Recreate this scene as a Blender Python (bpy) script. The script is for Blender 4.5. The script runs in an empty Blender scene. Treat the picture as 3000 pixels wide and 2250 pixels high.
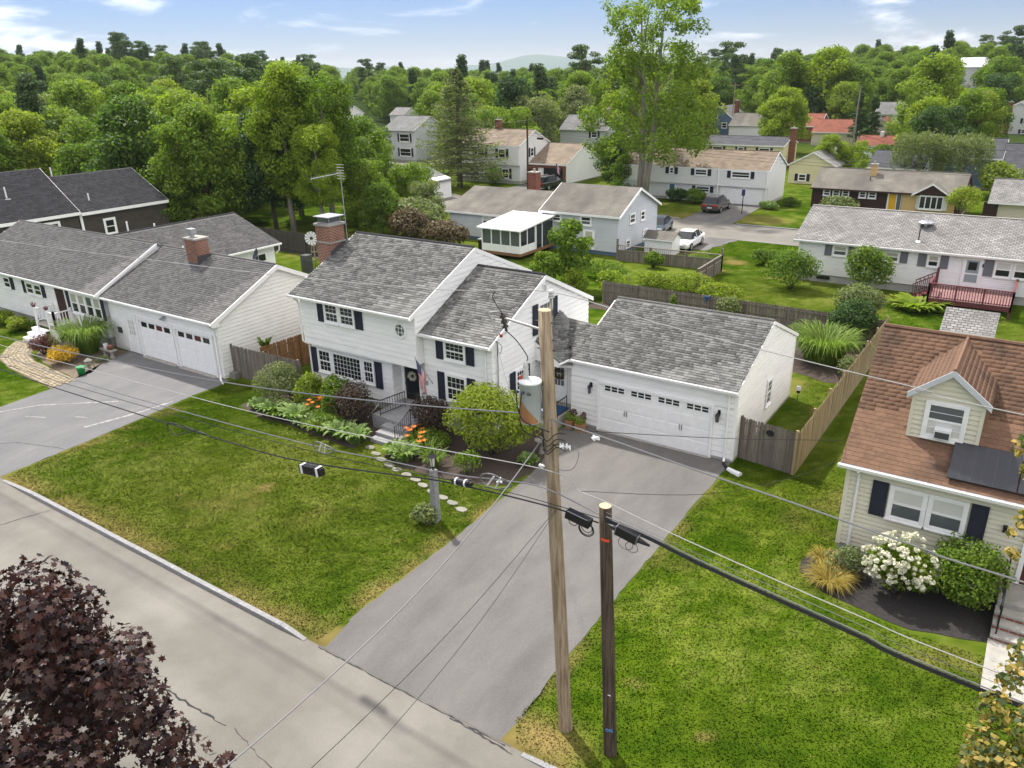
import bpy, math, random
import numpy as np
from mathutils import Matrix, Vector
R = math.radians
SC = bpy.context.scene
COL = SC.collection
# ------------------------------------------------------------------ camera
CAM = (9.434705, -26.924252, 14.370877)
cam_d = bpy.data.cameras.new('camera')
cam = bpy.data.objects.new('camera', cam_d); COL.objects.link(cam)
_yaw, _pit, _rol = -0.5998003, 0.3823128, -0.0216077
def _axes():
    cy, sy, cp, sp = math.cos(_yaw), math.sin(_yaw), math.cos(_pit), math.sin(_pit)
    f = Vector((sy*cp, cy*cp, -sp)); r = Vector((cy, -sy, 0)); u = r.cross(f)
    r2 = r*math.cos(_rol)+u*math.sin(_rol); u2 = -r*math.sin(_rol)+u*math.cos(_rol)
    return r2, u2, f
_r, _u, _f = _axes()
cam.matrix_world = Matrix(((_r.x, _u.x, -_f.x, CAM[0]), (_r.y, _u.y, -_f.y, CAM[1]), (_r.z, _u.z, -_f.z, CAM[2]), (0, 0, 0, 1)))
cam_d.sensor_width = 36.0; cam_d.lens = 36.0*2281.08/3000.0
cam_d.clip_start = 0.5; cam_d.clip_end = 20000
SC.camera = cam
# ------------------------------------------------------------------ sky and sun
SUN_EL, SUN_X, SUN_Y = 56.0, -0.89, 0.45       # the sun stands behind the house, to the left
SUN_STRENGTH, SKY_STRENGTH, EXPOSURE = 2.8, 0.066, 1.25
CLOUD_X, CLOUD_Y = 16.93, -3.62  # offset brings the bright cloud bank overhead and leaves the view mostly clear
w = bpy.data.worlds.new('World'); SC.world = w; w.use_nodes = True
nt = w.node_tree; nt.nodes.clear()
def wn(t, **k):
    n = nt.nodes.new(t)
    for a, b in k.items(): setattr(n, a, b)
    return n
sky = wn('ShaderNodeTexSky', sky_type='NISHITA', sun_disc=False)
sky.sun_elevation = R(SUN_EL); sky.sun_rotation = math.atan2(SUN_X, SUN_Y)
sky.altitude = 100; sky.air_density = 1.0; sky.dust_density = 0.0; sky.ozone_density = 6.0
def wl(a, b): nt.links.new(a, b)
def wmath(op, a, b):
    n = wn('ShaderNodeMath', operation=op)
    for i, v in enumerate((a, b)):
        if isinstance(v, (int, float)): n.inputs[i].default_value = v
        else: wl(v, n.inputs[i])
    return n.outputs[0]
tint = wn('ShaderNodeMix', data_type='RGBA', blend_type='MULTIPLY'); tint.inputs[0].default_value = 1.0
tint.inputs[7].default_value = (0.50, 0.51, 0.66, 1); wl(sky.outputs[0], tint.inputs[6])
# broken fair-weather cloud: noise in perspective, an added unseen bank overhead as fill
tc = wn('ShaderNodeTexCoord'); sep = wn('ShaderNodeSeparateXYZ'); wl(tc.outputs['Generated'], sep.inputs[0])
ad = wmath('ADD', wmath('MAXIMUM', sep.outputs[2], 0.0), 0.16)
cb = wn('ShaderNodeCombineXYZ'); wl(wmath('ADD', wmath('DIVIDE', sep.outputs[0], ad), CLOUD_X), cb.inputs[0]); wl(wmath('ADD', wmath('DIVIDE', sep.outputs[1], ad), CLOUD_Y), cb.inputs[1])
def wnoise(s, d, r, dist=0.0):
    n = wn('ShaderNodeTexNoise'); n.inputs['Scale'].default_value = s; n.inputs['Detail'].default_value = d; n.inputs['Roughness'].default_value = r; n.inputs['Distortion'].default_value = dist
    wl(cb.outputs[0], n.inputs['Vector']); return n.outputs[0]
dens = wmath('ADD', wmath('MULTIPLY', wnoise(1.1, 8, 0.56, 0.3), 0.62), wmath('MULTIPLY', wnoise(0.16, 2, 0.5), 0.58))
rp = wn('ShaderNodeMapRange', interpolation_type='SMOOTHSTEP'); rp.inputs[1].default_value = 0.585; rp.inputs[2].default_value = 0.80; wl(dens, rp.inputs[0])
cl = wn('ShaderNodeMix', data_type='RGBA'); wl(rp.outputs[0], cl.inputs[0]); wl(tint.outputs[2], cl.inputs[6])
cl.inputs[7].default_value = (18.6, 17.8, 17.0, 1)
bg = wn('ShaderNodeBackground'); bg.inputs[1].default_value = SKY_STRENGTH
nt.links.new(cl.outputs[2], bg.inputs[0])
wo = wn('ShaderNodeOutputWorld'); nt.links.new(bg.outputs[0], wo.inputs[0])
sl = bpy.data.lights.new('sun', 'SUN'); sl.energy = SUN_STRENGTH; sl.angle = R(2.0); sl.color = (1.0, 0.955, 0.88)
sun = bpy.data.objects.new('sun', sl); COL.objects.link(sun)
_h = math.hypot(SUN_X, SUN_Y)
_sd = Vector((SUN_X/_h*math.cos(R(SUN_EL)), SUN_Y/_h*math.cos(R(SUN_EL)), math.sin(R(SUN_EL))))
sun.rotation_euler = _sd.to_track_quat('Z', 'Y').to_euler(); sun.location = (-20, 20, 40)
SC.view_settings.view_transform = 'Standard'; SC.view_settings.look = 'None'
SC.view_settings.exposure = EXPOSURE; SC.view_settings.gamma = 1.0; SC.view_settings.use_curve_mapping = False
SC.cycles.max_bounces = 7; SC.cycles.diffuse_bounces = 4; SC.cycles.glossy_bounces = 2; SC.cycles.transmission_bounces = 5
SC.cycles.transparent_max_bounces = 4; SC.cycles.volume_bounces = 0
SC.cycles.use_denoising = True; SC.cycles.sample_clamp_indirect = 6
# ------------------------------------------------------------------ materials
MATS = {}
def M(name, c, r=0.8, c2=None, sc=3.0, det=5.0, ramp=(0.35, 0.65), rnd=0.0, bump=0.0, bsc=80.0, metal=0.0, spec=0.3, stretch=(1, 1, 1), c3=None, sc3=0.4, ramp3=(0.5, 0.75), wave=None, attr=None, coat=0.0, grain=None):
    """principled material: colour c mottled with c2 (noise, world space), optional stains c3, per-piece value spread rnd"""
    m = bpy.data.materials.new(name); m.use_nodes = True; t = m.node_tree; N = t.nodes; L = t.links
    b = N['Principled BSDF']; b.inputs['Roughness'].default_value = r; b.inputs['Metallic'].default_value = metal
    b.inputs['Specular IOR Level'].default_value = spec
    if coat: b.inputs['Coat Weight'].default_value = coat; b.inputs['Coat Roughness'].default_value = 0.05
    geo = N.new('ShaderNodeNewGeometry')
    vec = geo.outputs['Position']
    if stretch != (1, 1, 1):
        mp = N.new('ShaderNodeMapping'); mp.inputs['Scale'].default_value = stretch; L.new(vec, mp.inputs[0]); vec = mp.outputs[0]
    col = None
    def rgb(c):
        n = N.new('ShaderNodeRGB'); n.outputs[0].default_value = (*c, 1); return n.outputs[0]
    if attr:
        a = N.new('ShaderNodeAttribute'); a.attribute_name = attr; col = a.outputs['Color']
    else: col = rgb(c)
    def noise(scale, detail, v=vec):
        n = N.new('ShaderNodeTexNoise'); n.inputs['Scale'].default_value = scale; n.inputs['Detail'].default_value = detail; n.inputs['Roughness'].default_value = 0.6
        L.new(v, n.inputs['Vector']); return n.outputs[0]
    def rampn(f, lo, hi):
        n = N.new('ShaderNodeMapRange'); n.inputs[1].default_value = lo; n.inputs[2].default_value = hi; L.new(f, n.inputs[0]); return n.outputs[0]
    def mix(f, a, bb, mode='MIX'):
        n = N.new('ShaderNodeMix'); n.data_type = 'RGBA'; n.blend_type = mode
        if isinstance(f, float): n.inputs[0].default_value = f
        else: L.new(f, n.inputs[0])
        L.new(a, n.inputs[6]); L.new(bb, n.inputs[7]); return n.outputs[2]
    if c2 is not None: col = mix(rampn(noise(sc, det), *ramp), col, rgb(c2))
    if c3 is not None: col = mix(rampn(noise(sc3, 5.0), *ramp3), col, rgb(c3))
    if grain:
        gm = N.new('ShaderNodeMapRange'); gm.inputs[1].default_value = 0.3; gm.inputs[2].default_value = 0.7; gm.inputs[3].default_value = 1-grain[1]; gm.inputs[4].default_value = 1+grain[1]; L.new(noise(grain[0], 2.0), gm.inputs[0])
        gc = N.new('ShaderNodeCombineColor'); [L.new(gm.outputs[0], gc.inputs[i]) for i in range(3)]; col = mix(1.0, col, gc.outputs[0], 'MULTIPLY')
    if rnd:
        oi = N.new('ShaderNodeObjectInfo')
        s = N.new('ShaderNodeMath'); s.operation = 'ADD'; L.new(oi.outputs['Random'], s.inputs[0]); L.new(geo.outputs['Random Per Island'], s.inputs[1])
        fr = N.new('ShaderNodeMath'); fr.operation = 'FRACT'; L.new(s.outputs[0], fr.inputs[0])
        mr = N.new('ShaderNodeMapRange'); mr.inputs[3].default_value = 1-rnd; mr.inputs[4].default_value = 1+rnd; L.new(fr.outputs[0], mr.inputs[0])
        cc = N.new('ShaderNodeCombineColor'); [L.new(mr.outputs[0], cc.inputs[i]) for i in range(3)]
        col = mix(1.0, col, cc.outputs[0], 'MULTIPLY')
    if wave:
        wv = N.new('ShaderNodeTexWave'); wv.bands_direction = wave[0]; wv.inputs['Scale'].default_value = wave[1]; L.new(geo.outputs['Position'], wv.inputs['Vector'])
        bpw = N.new('ShaderNodeBump'); bpw.inputs['Strength'].default_value = wave[2]; bpw.inputs['Distance'].default_value = 0.02; L.new(wv.outputs[1], bpw.inputs['Height']); L.new(bpw.outputs[0], b.inputs['Normal'])
    if bump:
        bp = N.new('ShaderNodeBump'); bp.inputs['Strength'].default_value = bump; bp.inputs['Distance'].default_value = 0.02
        L.new(noise(bsc, 3.0), bp.inputs['Height']); L.new(bp.outputs[0], b.inputs['Normal'])
    L.new(col, b.inputs['Base Color'])
    MATS[name] = m; return m
def LEAF(name, cols, tl=0.35, obj=0.5, rough=0.6, tcol=None):
    """leaf material: colour picked along cols by leaf and by plant, part of the light passes through"""
    m = bpy.data.materials.new(name); m.use_nodes = True; t = m.node_tree; N = t.nodes; L = t.links
    b = N['Principled BSDF']; b.inputs['Roughness'].default_value = rough; b.inputs['Specular IOR Level'].default_value = 0.25
    geo = N.new('ShaderNodeNewGeometry'); oi = N.new('ShaderNodeObjectInfo')
    mx = N.new('ShaderNodeMix'); mx.data_type = 'FLOAT'; mx.inputs[0].default_value = obj
    L.new(geo.outputs['Random Per Island'], mx.inputs[2]); L.new(oi.outputs['Random'], mx.inputs[3])
    cr = N.new('ShaderNodeValToRGB'); e = cr.color_ramp.elements
    for i, c in enumerate(cols):
        p = i/(len(cols)-1)
        if i < 2: e[i].position = p; e[i].color = (*c, 1)
        else: q = e.new(p); q.color = (*c, 1)
    e[0].position = 0.12
    L.new(mx.outputs[0], cr.inputs[0]); L.new(cr.outputs[0], b.inputs['Base Color'])
    tr = N.new('ShaderNodeBsdfTranslucent')
    tm = N.new('ShaderNodeMix'); tm.data_type = 'RGBA'; tm.blend_type = 'MULTIPLY'; tm.inputs[0].default_value = 1.0
    tm.inputs[7].default_value = (*(tcol or (1.30, 1.42, 0.60)), 1); L.new(cr.outputs[0], tm.inputs[6]); L.new(tm.outputs[2], tr.inputs[0])
    ms = N.new('ShaderNodeMixShader'); ms.inputs[0].default_value = tl; L.new(b.outputs[0], ms.inputs[1]); L.new(tr.outputs[0], ms.inputs[2])
    L.new(ms.outputs[0], N['Material Output'].inputs[0])
    MATS[name] = m; return m
def BRICK(name, c1, c2, mortar, sx, sy, bump=0.5, off=0.5, axis='xz', mort=0.02, stain=None):
    """courses too small to pick apart: brick pattern in world space with sunk joints"""
    m = bpy.data.materials.new(name); m.use_nodes = True; t = m.node_tree; N = t.nodes; L = t.links
    b = N['Principled BSDF']; b.inputs['Roughness'].default_value = 0.85; b.inputs['Specular IOR Level'].default_value = 0.25
    geo = N.new('ShaderNodeNewGeometry'); se = N.new('ShaderNodeSeparateXYZ'); L.new(geo.outputs['Position'], se.inputs[0])
    cbn = N.new('ShaderNodeCombineXYZ')
    if axis == 'xz':
        ad = N.new('ShaderNodeMath'); L.new(se.outputs[0], ad.inputs[0]); L.new(se.outputs[1], ad.inputs[1]); L.new(ad.outputs[0], cbn.inputs[0]); L.new(se.outputs[2], cbn.inputs[1])
    else:
        L.new(se.outputs[0], cbn.inputs[0]); L.new(se.outputs[1], cbn.inputs[1])
    bt = N.new('ShaderNodeTexBrick'); bt.offset = off; bt.inputs['Color1'].default_value = (*c1, 1); bt.inputs['Color2'].default_value = (*c2, 1); bt.inputs['Mortar'].default_value = (*mortar, 1)
    bt.inputs['Scale'].default_value = 1.0; bt.inputs['Brick Width'].default_value = sx; bt.inputs['Row Height'].default_value = sy; bt.inputs['Mortar Size'].default_value = mort; bt.inputs['Bias'].default_value = 0.0
    L.new(cbn.outputs[0], bt.inputs['Vector'])
    nz = N.new('ShaderNodeTexNoise'); nz.inputs['Scale'].default_value = 0.9; nz.inputs['Detail'].default_value = 6; L.new(geo.outputs['Position'], nz.inputs['Vector'])
    mr = N.new('ShaderNodeMapRange'); mr.inputs[1].default_value = 0.3; mr.inputs[2].default_value = 0.7; mr.inputs[3].default_value = 0.72; mr.inputs[4].default_value = 1.12; L.new(nz.outputs[0], mr.inputs[0])
    cc = N.new('ShaderNodeCombineColor'); [L.new(mr.outputs[0], cc.inputs[i]) for i in range(3)]
    mx = N.new('ShaderNodeMix'); mx.data_type = 'RGBA'; mx.blend_type = 'MULTIPLY'; mx.inputs[0].default_value = 1.0; L.new(bt.outputs[0], mx.inputs[6]); L.new(cc.outputs[0], mx.inputs[7])
    out = mx.outputs[2]
    if stain:
        mp = N.new('ShaderNodeMapping'); mp.inputs['Scale'].default_value = stain[1]; L.new(geo.outputs['Position'], mp.inputs[0])
        n2 = N.new('ShaderNodeTexNoise'); n2.inputs['Scale'].default_value = 1.0; n2.inputs['Detail'].default_value = 6; L.new(mp.outputs[0], n2.inputs['Vector'])
        r2 = N.new('ShaderNodeMapRange'); r2.inputs[1].default_value = 0.45; r2.inputs[2].default_value = 0.72; r2.inputs[4].default_value = 0.75; L.new(n2.outputs[0], r2.inputs[0])
        m2 = N.new('ShaderNodeMix'); m2.data_type = 'RGBA'; L.new(r2.outputs[0], m2.inputs[0]); L.new(out, m2.inputs[6]); m2.inputs[7].default_value = (*stain[0], 1); out = m2.outputs[2]
    L.new(out, b.inputs['Base Color'])
    bp = N.new('ShaderNodeBump'); bp.invert = True; bp.inputs['Strength'].default_value = bump; bp.inputs['Distance'].default_value = 0.015; L.new(bt.outputs[1], bp.inputs['Height']); L.new(bp.outputs[0], b.inputs['Normal'])
    MATS[name] = m; return m
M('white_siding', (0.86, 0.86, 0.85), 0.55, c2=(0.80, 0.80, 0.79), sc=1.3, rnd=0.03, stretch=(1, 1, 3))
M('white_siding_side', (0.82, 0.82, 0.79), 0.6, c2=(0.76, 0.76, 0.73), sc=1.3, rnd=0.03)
M('white_trim', (0.86, 0.86, 0.86), 0.5, c2=(0.80, 0.80, 0.79), sc=4)
M('grey_siding', (0.58, 0.60, 0.63), 0.6, c2=(0.52, 0.54, 0.57), sc=0.8, rnd=0.03)
M('tan_siding', (0.72, 0.69, 0.56), 0.55, c2=(0.66, 0.63, 0.51), sc=0.9, rnd=0.03)
M('yellow_siding', (0.72, 0.66, 0.42), 0.6, c2=(0.66, 0.60, 0.38), sc=0.5, wave=('Z', 3.2, 0.5))
M('cream_siding', (0.60, 0.55, 0.43), 0.6, wave=('Z', 3.2, 0.4))
M('pale_siding', (0.80, 0.80, 0.79), 0.6, c2=(0.75, 0.75, 0.75), sc=0.5, wave=('Z', 3.2, 0.5))
M('blue_siding', (0.10, 0.15, 0.23), 0.6, wave=('Z', 3.2, 0.5))
M('brown_siding', (0.045, 0.040, 0.035), 0.75, c2=(0.065, 0.055, 0.045), sc=2, wave=('Z', 3.0, 0.6))
M('maroon_siding', (0.040, 0.016, 0.014), 0.6, wave=('Z', 3.2, 0.6))
M('ochre_brick', (0.60, 0.42, 0.19), 0.8, c2=(0.52, 0.36, 0.16), sc=8)
M('navy_shutter', (0.020, 0.024, 0.042), 0.5, wave=('Z', 10.0, 0.5))
M('grey_shutter', (0.17, 0.18, 0.20), 0.6, wave=('Z', 10.0, 0.5))
M('black_metal', (0.012, 0.012, 0.014), 0.45, spec=0.4)
M('grey_metal', (0.42, 0.43, 0.45), 0.4, metal=0.7)
M('dark_metal', (0.08, 0.08, 0.085), 0.45, metal=0.3)
M('glass', (0.018, 0.022, 0.024), 0.10, spec=0.45)
M('glass_grey', (0.10, 0.11, 0.12), 0.08, spec=0.6)
M('glass_shade', (0.46, 0.45, 0.38), 0.12, spec=0.6)
M('glass_white', (0.60, 0.60, 0.57), 0.14, spec=0.5)
M('foundation', (0.46, 0.45, 0.42), 0.9, c2=(0.36, 0.35, 0.33), sc=2.2)
M('concrete', (0.36, 0.345, 0.31), 0.9, c2=(0.28, 0.27, 0.245), sc=3, bump=0.3)
M('granite', (0.27, 0.27, 0.27), 0.85, c2=(0.19, 0.19, 0.20), sc=26, c3=(0.34, 0.335, 0.33), sc3=9, bump=0.5, bsc=40)
SHC = dict(sc=14, det=6)
M('shingle_grey', (0.172, 0.172, 0.164), 0.92, c2=(0.112, 0.112, 0.108), rnd=0.42, c3=(0.195, 0.193, 0.182), sc3=0.5, bump=0.4, bsc=120, **SHC)
M('shingle_slate', (0.140, 0.136, 0.134), 0.92, c2=(0.100, 0.097, 0.097), rnd=0.26, c3=(0.15, 0.147, 0.143), sc3=0.5, bump=0.4, bsc=120, **SHC)
M('shingle_brown', (0.190, 0.112, 0.072), 0.92, c2=(0.150, 0.085, 0.054), rnd=0.12, c3=(0.078, 0.050, 0.036), sc3=0.9, ramp3=(0.52, 0.74), bump=0.4, bsc=120, **SHC)
M('shingle_dark', (0.060, 0.060, 0.065), 0.92, c2=(0.045, 0.045, 0.05), rnd=0.25, bump=0.4, bsc=120, **SHC)
BRICK('roof_light', (0.32, 0.31, 0.30), (0.20, 0.195, 0.19), (0.085, 0.082, 0.08), 0.30, 0.16, 0.8, axis='xy', mort=0.022, stain=((0.15, 0.145, 0.135), (0.45, 0.14, 0.3)))
BRICK('roof_weathered', (0.185, 0.170, 0.145), (0.160, 0.147, 0.125), (0.11, 0.10, 0.088), 0.33, 0.16, 0.5, axis='xy', mort=0.016, stain=((0.075, 0.070, 0.062), (0.5, 0.16, 0.3)))
BRICK('roof_tan', (0.26, 0.205, 0.15), (0.20, 0.155, 0.115), (0.13, 0.10, 0.075), 0.5, 0.2, 0.6, axis='xy')
BRICK('roof_grey', (0.20, 0.20, 0.20), (0.16, 0.16, 0.16), (0.10, 0.10, 0.10), 0.4, 0.2, 0.5, axis='xy', stain=((0.11, 0.11, 0.105), (0.4, 0.2, 0.3)))
BRICK('roof_slate', (0.085, 0.088, 0.098), (0.062, 0.064, 0.072), (0.04, 0.04, 0.045), 0.4, 0.2, 0.5, axis='xy')
BRICK('roof_red', (0.26, 0.085, 0.05), (0.20, 0.065, 0.04), (0.12, 0.04, 0.03), 0.4, 0.2, 0.5, axis='xy')
BRICK('brick_red', (0.27, 0.085, 0.045), (0.20, 0.060, 0.032), (0.42, 0.36, 0.30), 0.21, 0.075, 0.7, mort=0.010)
BRICK('brick_far', (0.22, 0.075, 0.045), (0.17, 0.055, 0.035), (0.24, 0.14, 0.10), 0.25, 0.09, 0.5, mort=0.012)
M('asphalt_road', (0.168, 0.157, 0.137), 0.92, c2=(0.147, 0.138, 0.121), sc=1.2, c3=(0.212, 0.200, 0.176), sc3=0.33, ramp3=(0.46, 0.70), bump=0.25, bsc=90, grain=(38, 0.10))
M('asphalt_drive', (0.114, 0.109, 0.104), 0.92, c2=(0.144, 0.138, 0.130), sc=0.8, c3=(0.090, 0.086, 0.085), sc3=0.33, stretch=(1.2, 0.45, 1), ramp3=(0.5, 0.72), bump=0.3, bsc=110, grain=(45, 0.14))
M('asphalt_left', (0.125, 0.125, 0.129), 0.92, c2=(0.150, 0.149, 0.150), sc=0.9, c3=(0.185, 0.18, 0.175), sc3=0.6, ramp3=(0.58, 0.74), stretch=(1.2, 0.5, 1), bump=0.3, bsc=110, grain=(45, 0.10))
M('tar', (0.035, 0.035, 0.036), 0.9)
M('pale_scuff', (0.30, 0.295, 0.285), 0.95, c2=(0.24, 0.235, 0.23), sc=7)
M('lawn_mat', (0.1, 0.15, 0.03), 0.95, attr='Col', spec=0.0, bump=0.5, bsc=38)
_g = M('grass_mat', (0.1, 0.15, 0.03), 0.9, attr='Col', spec=0.0)
_up = _g.node_tree.nodes.new('ShaderNodeCombineXYZ'); _up.inputs[2].default_value = 1.0; _g.node_tree.links.new(_up.outputs[0], _g.node_tree.nodes['Principled BSDF'].inputs['Normal'])   # short turf is lit like its ground
M('mulch', (0.045, 0.034, 0.028), 0.95, c2=(0.080, 0.060, 0.048), sc=22, bump=0.9, bsc=55)
M('mulch_black', (0.022, 0.020, 0.020), 0.95, c2=(0.042, 0.037, 0.034), sc=22, bump=0.9, bsc=55)
M('soil', (0.13, 0.10, 0.075), 0.95, c2=(0.19, 0.15, 0.11), sc=8, bump=0.6, bsc=50)
M('wood_grey', (0.205, 0.180, 0.150), 0.9, c2=(0.135, 0.118, 0.100), sc=9, stretch=(1, 1, 0.12), rnd=0.22)
M('wood_warm', (0.33, 0.255, 0.150), 0.9, c2=(0.23, 0.175, 0.105), sc=9, stretch=(1, 1, 0.12), rnd=0.2)
M('wood_brown', (0.21, 0.115, 0.050), 0.85, c2=(0.15, 0.080, 0.038), sc=9, stretch=(1, 1, 0.2), rnd=0.2)
M('wood_dark', (0.075, 0.068, 0.060), 0.9, c2=(0.055, 0.05, 0.045), sc=7, stretch=(1, 1, 0.12), rnd=0.2)
M('pole_new', (0.36, 0.285, 0.200), 0.85, c2=(0.20, 0.145, 0.090), sc=9, ramp=(0.42, 0.62), stretch=(1.6, 1.6, 0.10), c3=(0.13, 0.075, 0.040), sc3=1.5, ramp3=(0.58, 0.74), bump=0.6, bsc=30, grain=(26, 0.12))
M('pole_old', (0.095, 0.070, 0.050), 0.9, c2=(0.035, 0.026, 0.019), sc=13, ramp=(0.42, 0.60), stretch=(1.5, 1.5, 0.06), bump=0.8, bsc=30)
M('pole_cut', (0.52, 0.42, 0.28), 0.9, c2=(0.42, 0.33, 0.21), sc=12)
M('deck_red', (0.15, 0.045, 0.047), 0.7, c2=(0.12, 0.038, 0.04), sc=5, rnd=0.08)
M('deck_board', (0.27, 0.15, 0.145), 0.75, c2=(0.23, 0.125, 0.12), sc=5, rnd=0.08)
M('paver', (0.30, 0.255, 0.175), 0.9, c2=(0.235, 0.195, 0.135), sc=6, rnd=0.2, bump=0.4, bsc=40)
M('stone', (0.25, 0.24, 0.20), 0.9, c2=(0.18, 0.175, 0.15), sc=7, rnd=0.12, bump=0.5, bsc=30)
M('bark', (0.16, 0.135, 0.105), 0.9, c2=(0.10, 0.085, 0.065), sc=7, stretch=(1, 1, 0.15), bump=0.6, bsc=25)
M('bark_pale', (0.30, 0.275, 0.235), 0.9, c2=(0.20, 0.18, 0.15), sc=6, stretch=(1, 1, 0.2))
M('wire_black', (0.018, 0.018, 0.020), 0.5)
M('wire_grey', (0.20, 0.20, 0.21), 0.45, metal=0.4)
M('wire_pale', (0.40, 0.39, 0.38), 0.5, metal=0.2)
M('plastic_black', (0.014, 0.014, 0.016), 0.45)
M('plastic_white', (0.75, 0.75, 0.76), 0.4)
M('porcelain', (0.52, 0.52, 0.50), 0.25, spec=0.5)
M('porcelain_brown', (0.05, 0.035, 0.03), 0.25, spec=0.5)
M('xfmr_grey', (0.50, 0.53, 0.56), 0.45, c2=(0.44, 0.47, 0.50), sc=3)
M('xfmr_rust', (0.38, 0.19, 0.085), 0.8, c2=(0.29, 0.135, 0.06), sc=5, stretch=(2, 2, 0.5))
M('orange_paint', (0.80, 0.09, 0.03), 0.6)
M('blue_paint', (0.09, 0.30, 0.62), 0.6)
M('red_cap', (0.30, 0.05, 0.04), 0.5)
M('flag_red', (0.48, 0.012, 0.030), 0.8); M('flag_white', (0.80, 0.78, 0.76), 0.8); M('flag_blue', (0.030, 0.040, 0.16), 0.8)
M('solar', (0.016, 0.018, 0.026), 0.25, spec=0.5, c2=(0.020, 0.023, 0.032), sc=4)
M('door_yellow', (0.66, 0.36, 0.02), 0.5); M('door_teal', (0.045, 0.17, 0.24), 0.5); M('door_grey', (0.26, 0.32, 0.34), 0.4); M('door_brown', (0.10, 0.030, 0.020), 0.6)
M('car_white', (0.78, 0.78, 0.79), 0.25, coat=0.6); M('car_black', (0.020, 0.020, 0.024), 0.2, coat=0.7); M('car_grey', (0.085, 0.075, 0.068), 0.25, coat=0.6, metal=0.3); M('car_blue', (0.07, 0.09, 0.11), 0.25, coat=0.6)
M('tyre', (0.014, 0.014, 0.014), 0.85); M('tail_red', (0.45, 0.010, 0.012), 0.3); M('plate_white', (0.6, 0.6, 0.62), 0.5)
M('green_plastic', (0.02, 0.26, 0.07), 0.5); M('blue_mat', (0.02, 0.075, 0.20), 0.8); M('terracotta', (0.36, 0.19, 0.09), 0.8); M('rust_metal', (0.14, 0.06, 0.035), 0.8)
M('purple_pot', (0.14, 0.055, 0.085), 0.8); M('dish_grey', (0.035, 0.038, 0.045), 0.5); M('cooler_blue', (0.02, 0.09, 0.22), 0.5)
M('hill_far', (0.10, 0.15, 0.13), 1.0, c2=(0.075, 0.12, 0.10), sc=0.02)  # distance haze mixed into the hill colour
LEAF('leaf_mixed', [(0.058, 0.113, 0.023), (0.123, 0.203, 0.029), (0.203, 0.278, 0.036), (0.275, 0.334, 0.049)], 0.5, 0.62)
LEAF('leaf_green', [(0.065, 0.132, 0.018), (0.142, 0.223, 0.024), (0.230, 0.300, 0.036)], 0.5, 0.25)
LEAF('leaf_bright', [(0.144, 0.222, 0.017), (0.222, 0.306, 0.024), (0.306, 0.366, 0.041)], 0.5, 0.2)
LEAF('leaf_dark', [(0.027, 0.063, 0.021), (0.054, 0.108, 0.030), (0.093, 0.150, 0.041)], 0.38, 0.3)
LEAF('leaf_pine', [(0.045, 0.087, 0.036), (0.078, 0.128, 0.051), (0.117, 0.168, 0.063)], 0.38, 0.3)
LEAF('leaf_olive', [(0.111, 0.146, 0.056), (0.172, 0.212, 0.081), (0.242, 0.263, 0.111)], 0.38, 0.2)
LEAF('leaf_yellowgreen', [(0.137, 0.195, 0.021), (0.221, 0.280, 0.029), (0.305, 0.345, 0.043)], 0.5, 0.2)
LEAF('leaf_gold', [(0.420, 0.270, 0.018), (0.580, 0.380, 0.025), (0.660, 0.460, 0.050)], 0.35, 0.1, tcol=(1.1, 1.0, 0.6))
LEAF('leaf_straw', [(0.24, 0.18, 0.035), (0.36, 0.27, 0.05), (0.30, 0.27, 0.05)], 0.3, 0.1, tcol=(1.1, 1.0, 0.6))
LEAF('leaf_purple', [(0.014, 0.009, 0.011), (0.030, 0.016, 0.017), (0.075, 0.034, 0.028), (0.060, 0.042, 0.032)], 0.2, 0.0, 0.42, tcol=(1.5, 0.75, 0.5))
LEAF('leaf_bronze', [(0.031, 0.022, 0.017), (0.056, 0.039, 0.025), (0.087, 0.062, 0.036)], 0.2, 0.1, tcol=(1.3, 0.8, 0.5))
LEAF('leaf_maroon', [(0.078, 0.021, 0.026), (0.124, 0.036, 0.036), (0.091, 0.052, 0.033)], 0.25, 0.1, tcol=(1.4, 0.7, 0.6))
LEAF('leaf_brown', [(0.105, 0.078, 0.042), (0.150, 0.110, 0.060), (0.110, 0.105, 0.045)], 0.25, 0.2, tcol=(1.2, 1.0, 0.7))
LEAF('leaf_hosta', [(0.105, 0.182, 0.042), (0.168, 0.259, 0.063), (0.231, 0.308, 0.105)], 0.3, 0.2)
LEAF('leaf_linden', [(0.068, 0.102, 0.042), (0.120, 0.147, 0.051), (0.300, 0.240, 0.053), (0.450, 0.315, 0.075)], 0.35, 0.0)
LEAF('leaf_tallgrass', [(0.090, 0.158, 0.024), (0.158, 0.247, 0.033), (0.225, 0.307, 0.053)], 0.35, 0.2)
LEAF('petal_orange', [(0.720, 0.160, 0.020), (0.800, 0.240, 0.030)], 0.3, 0.1, tcol=(1.1, 1, .8))
LEAF('petal_white', [(0.620, 0.620, 0.420), (0.720, 0.710, 0.560), (0.780, 0.770, 0.680)], 0.25, 0.1, tcol=(1, 1, 1))
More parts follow.
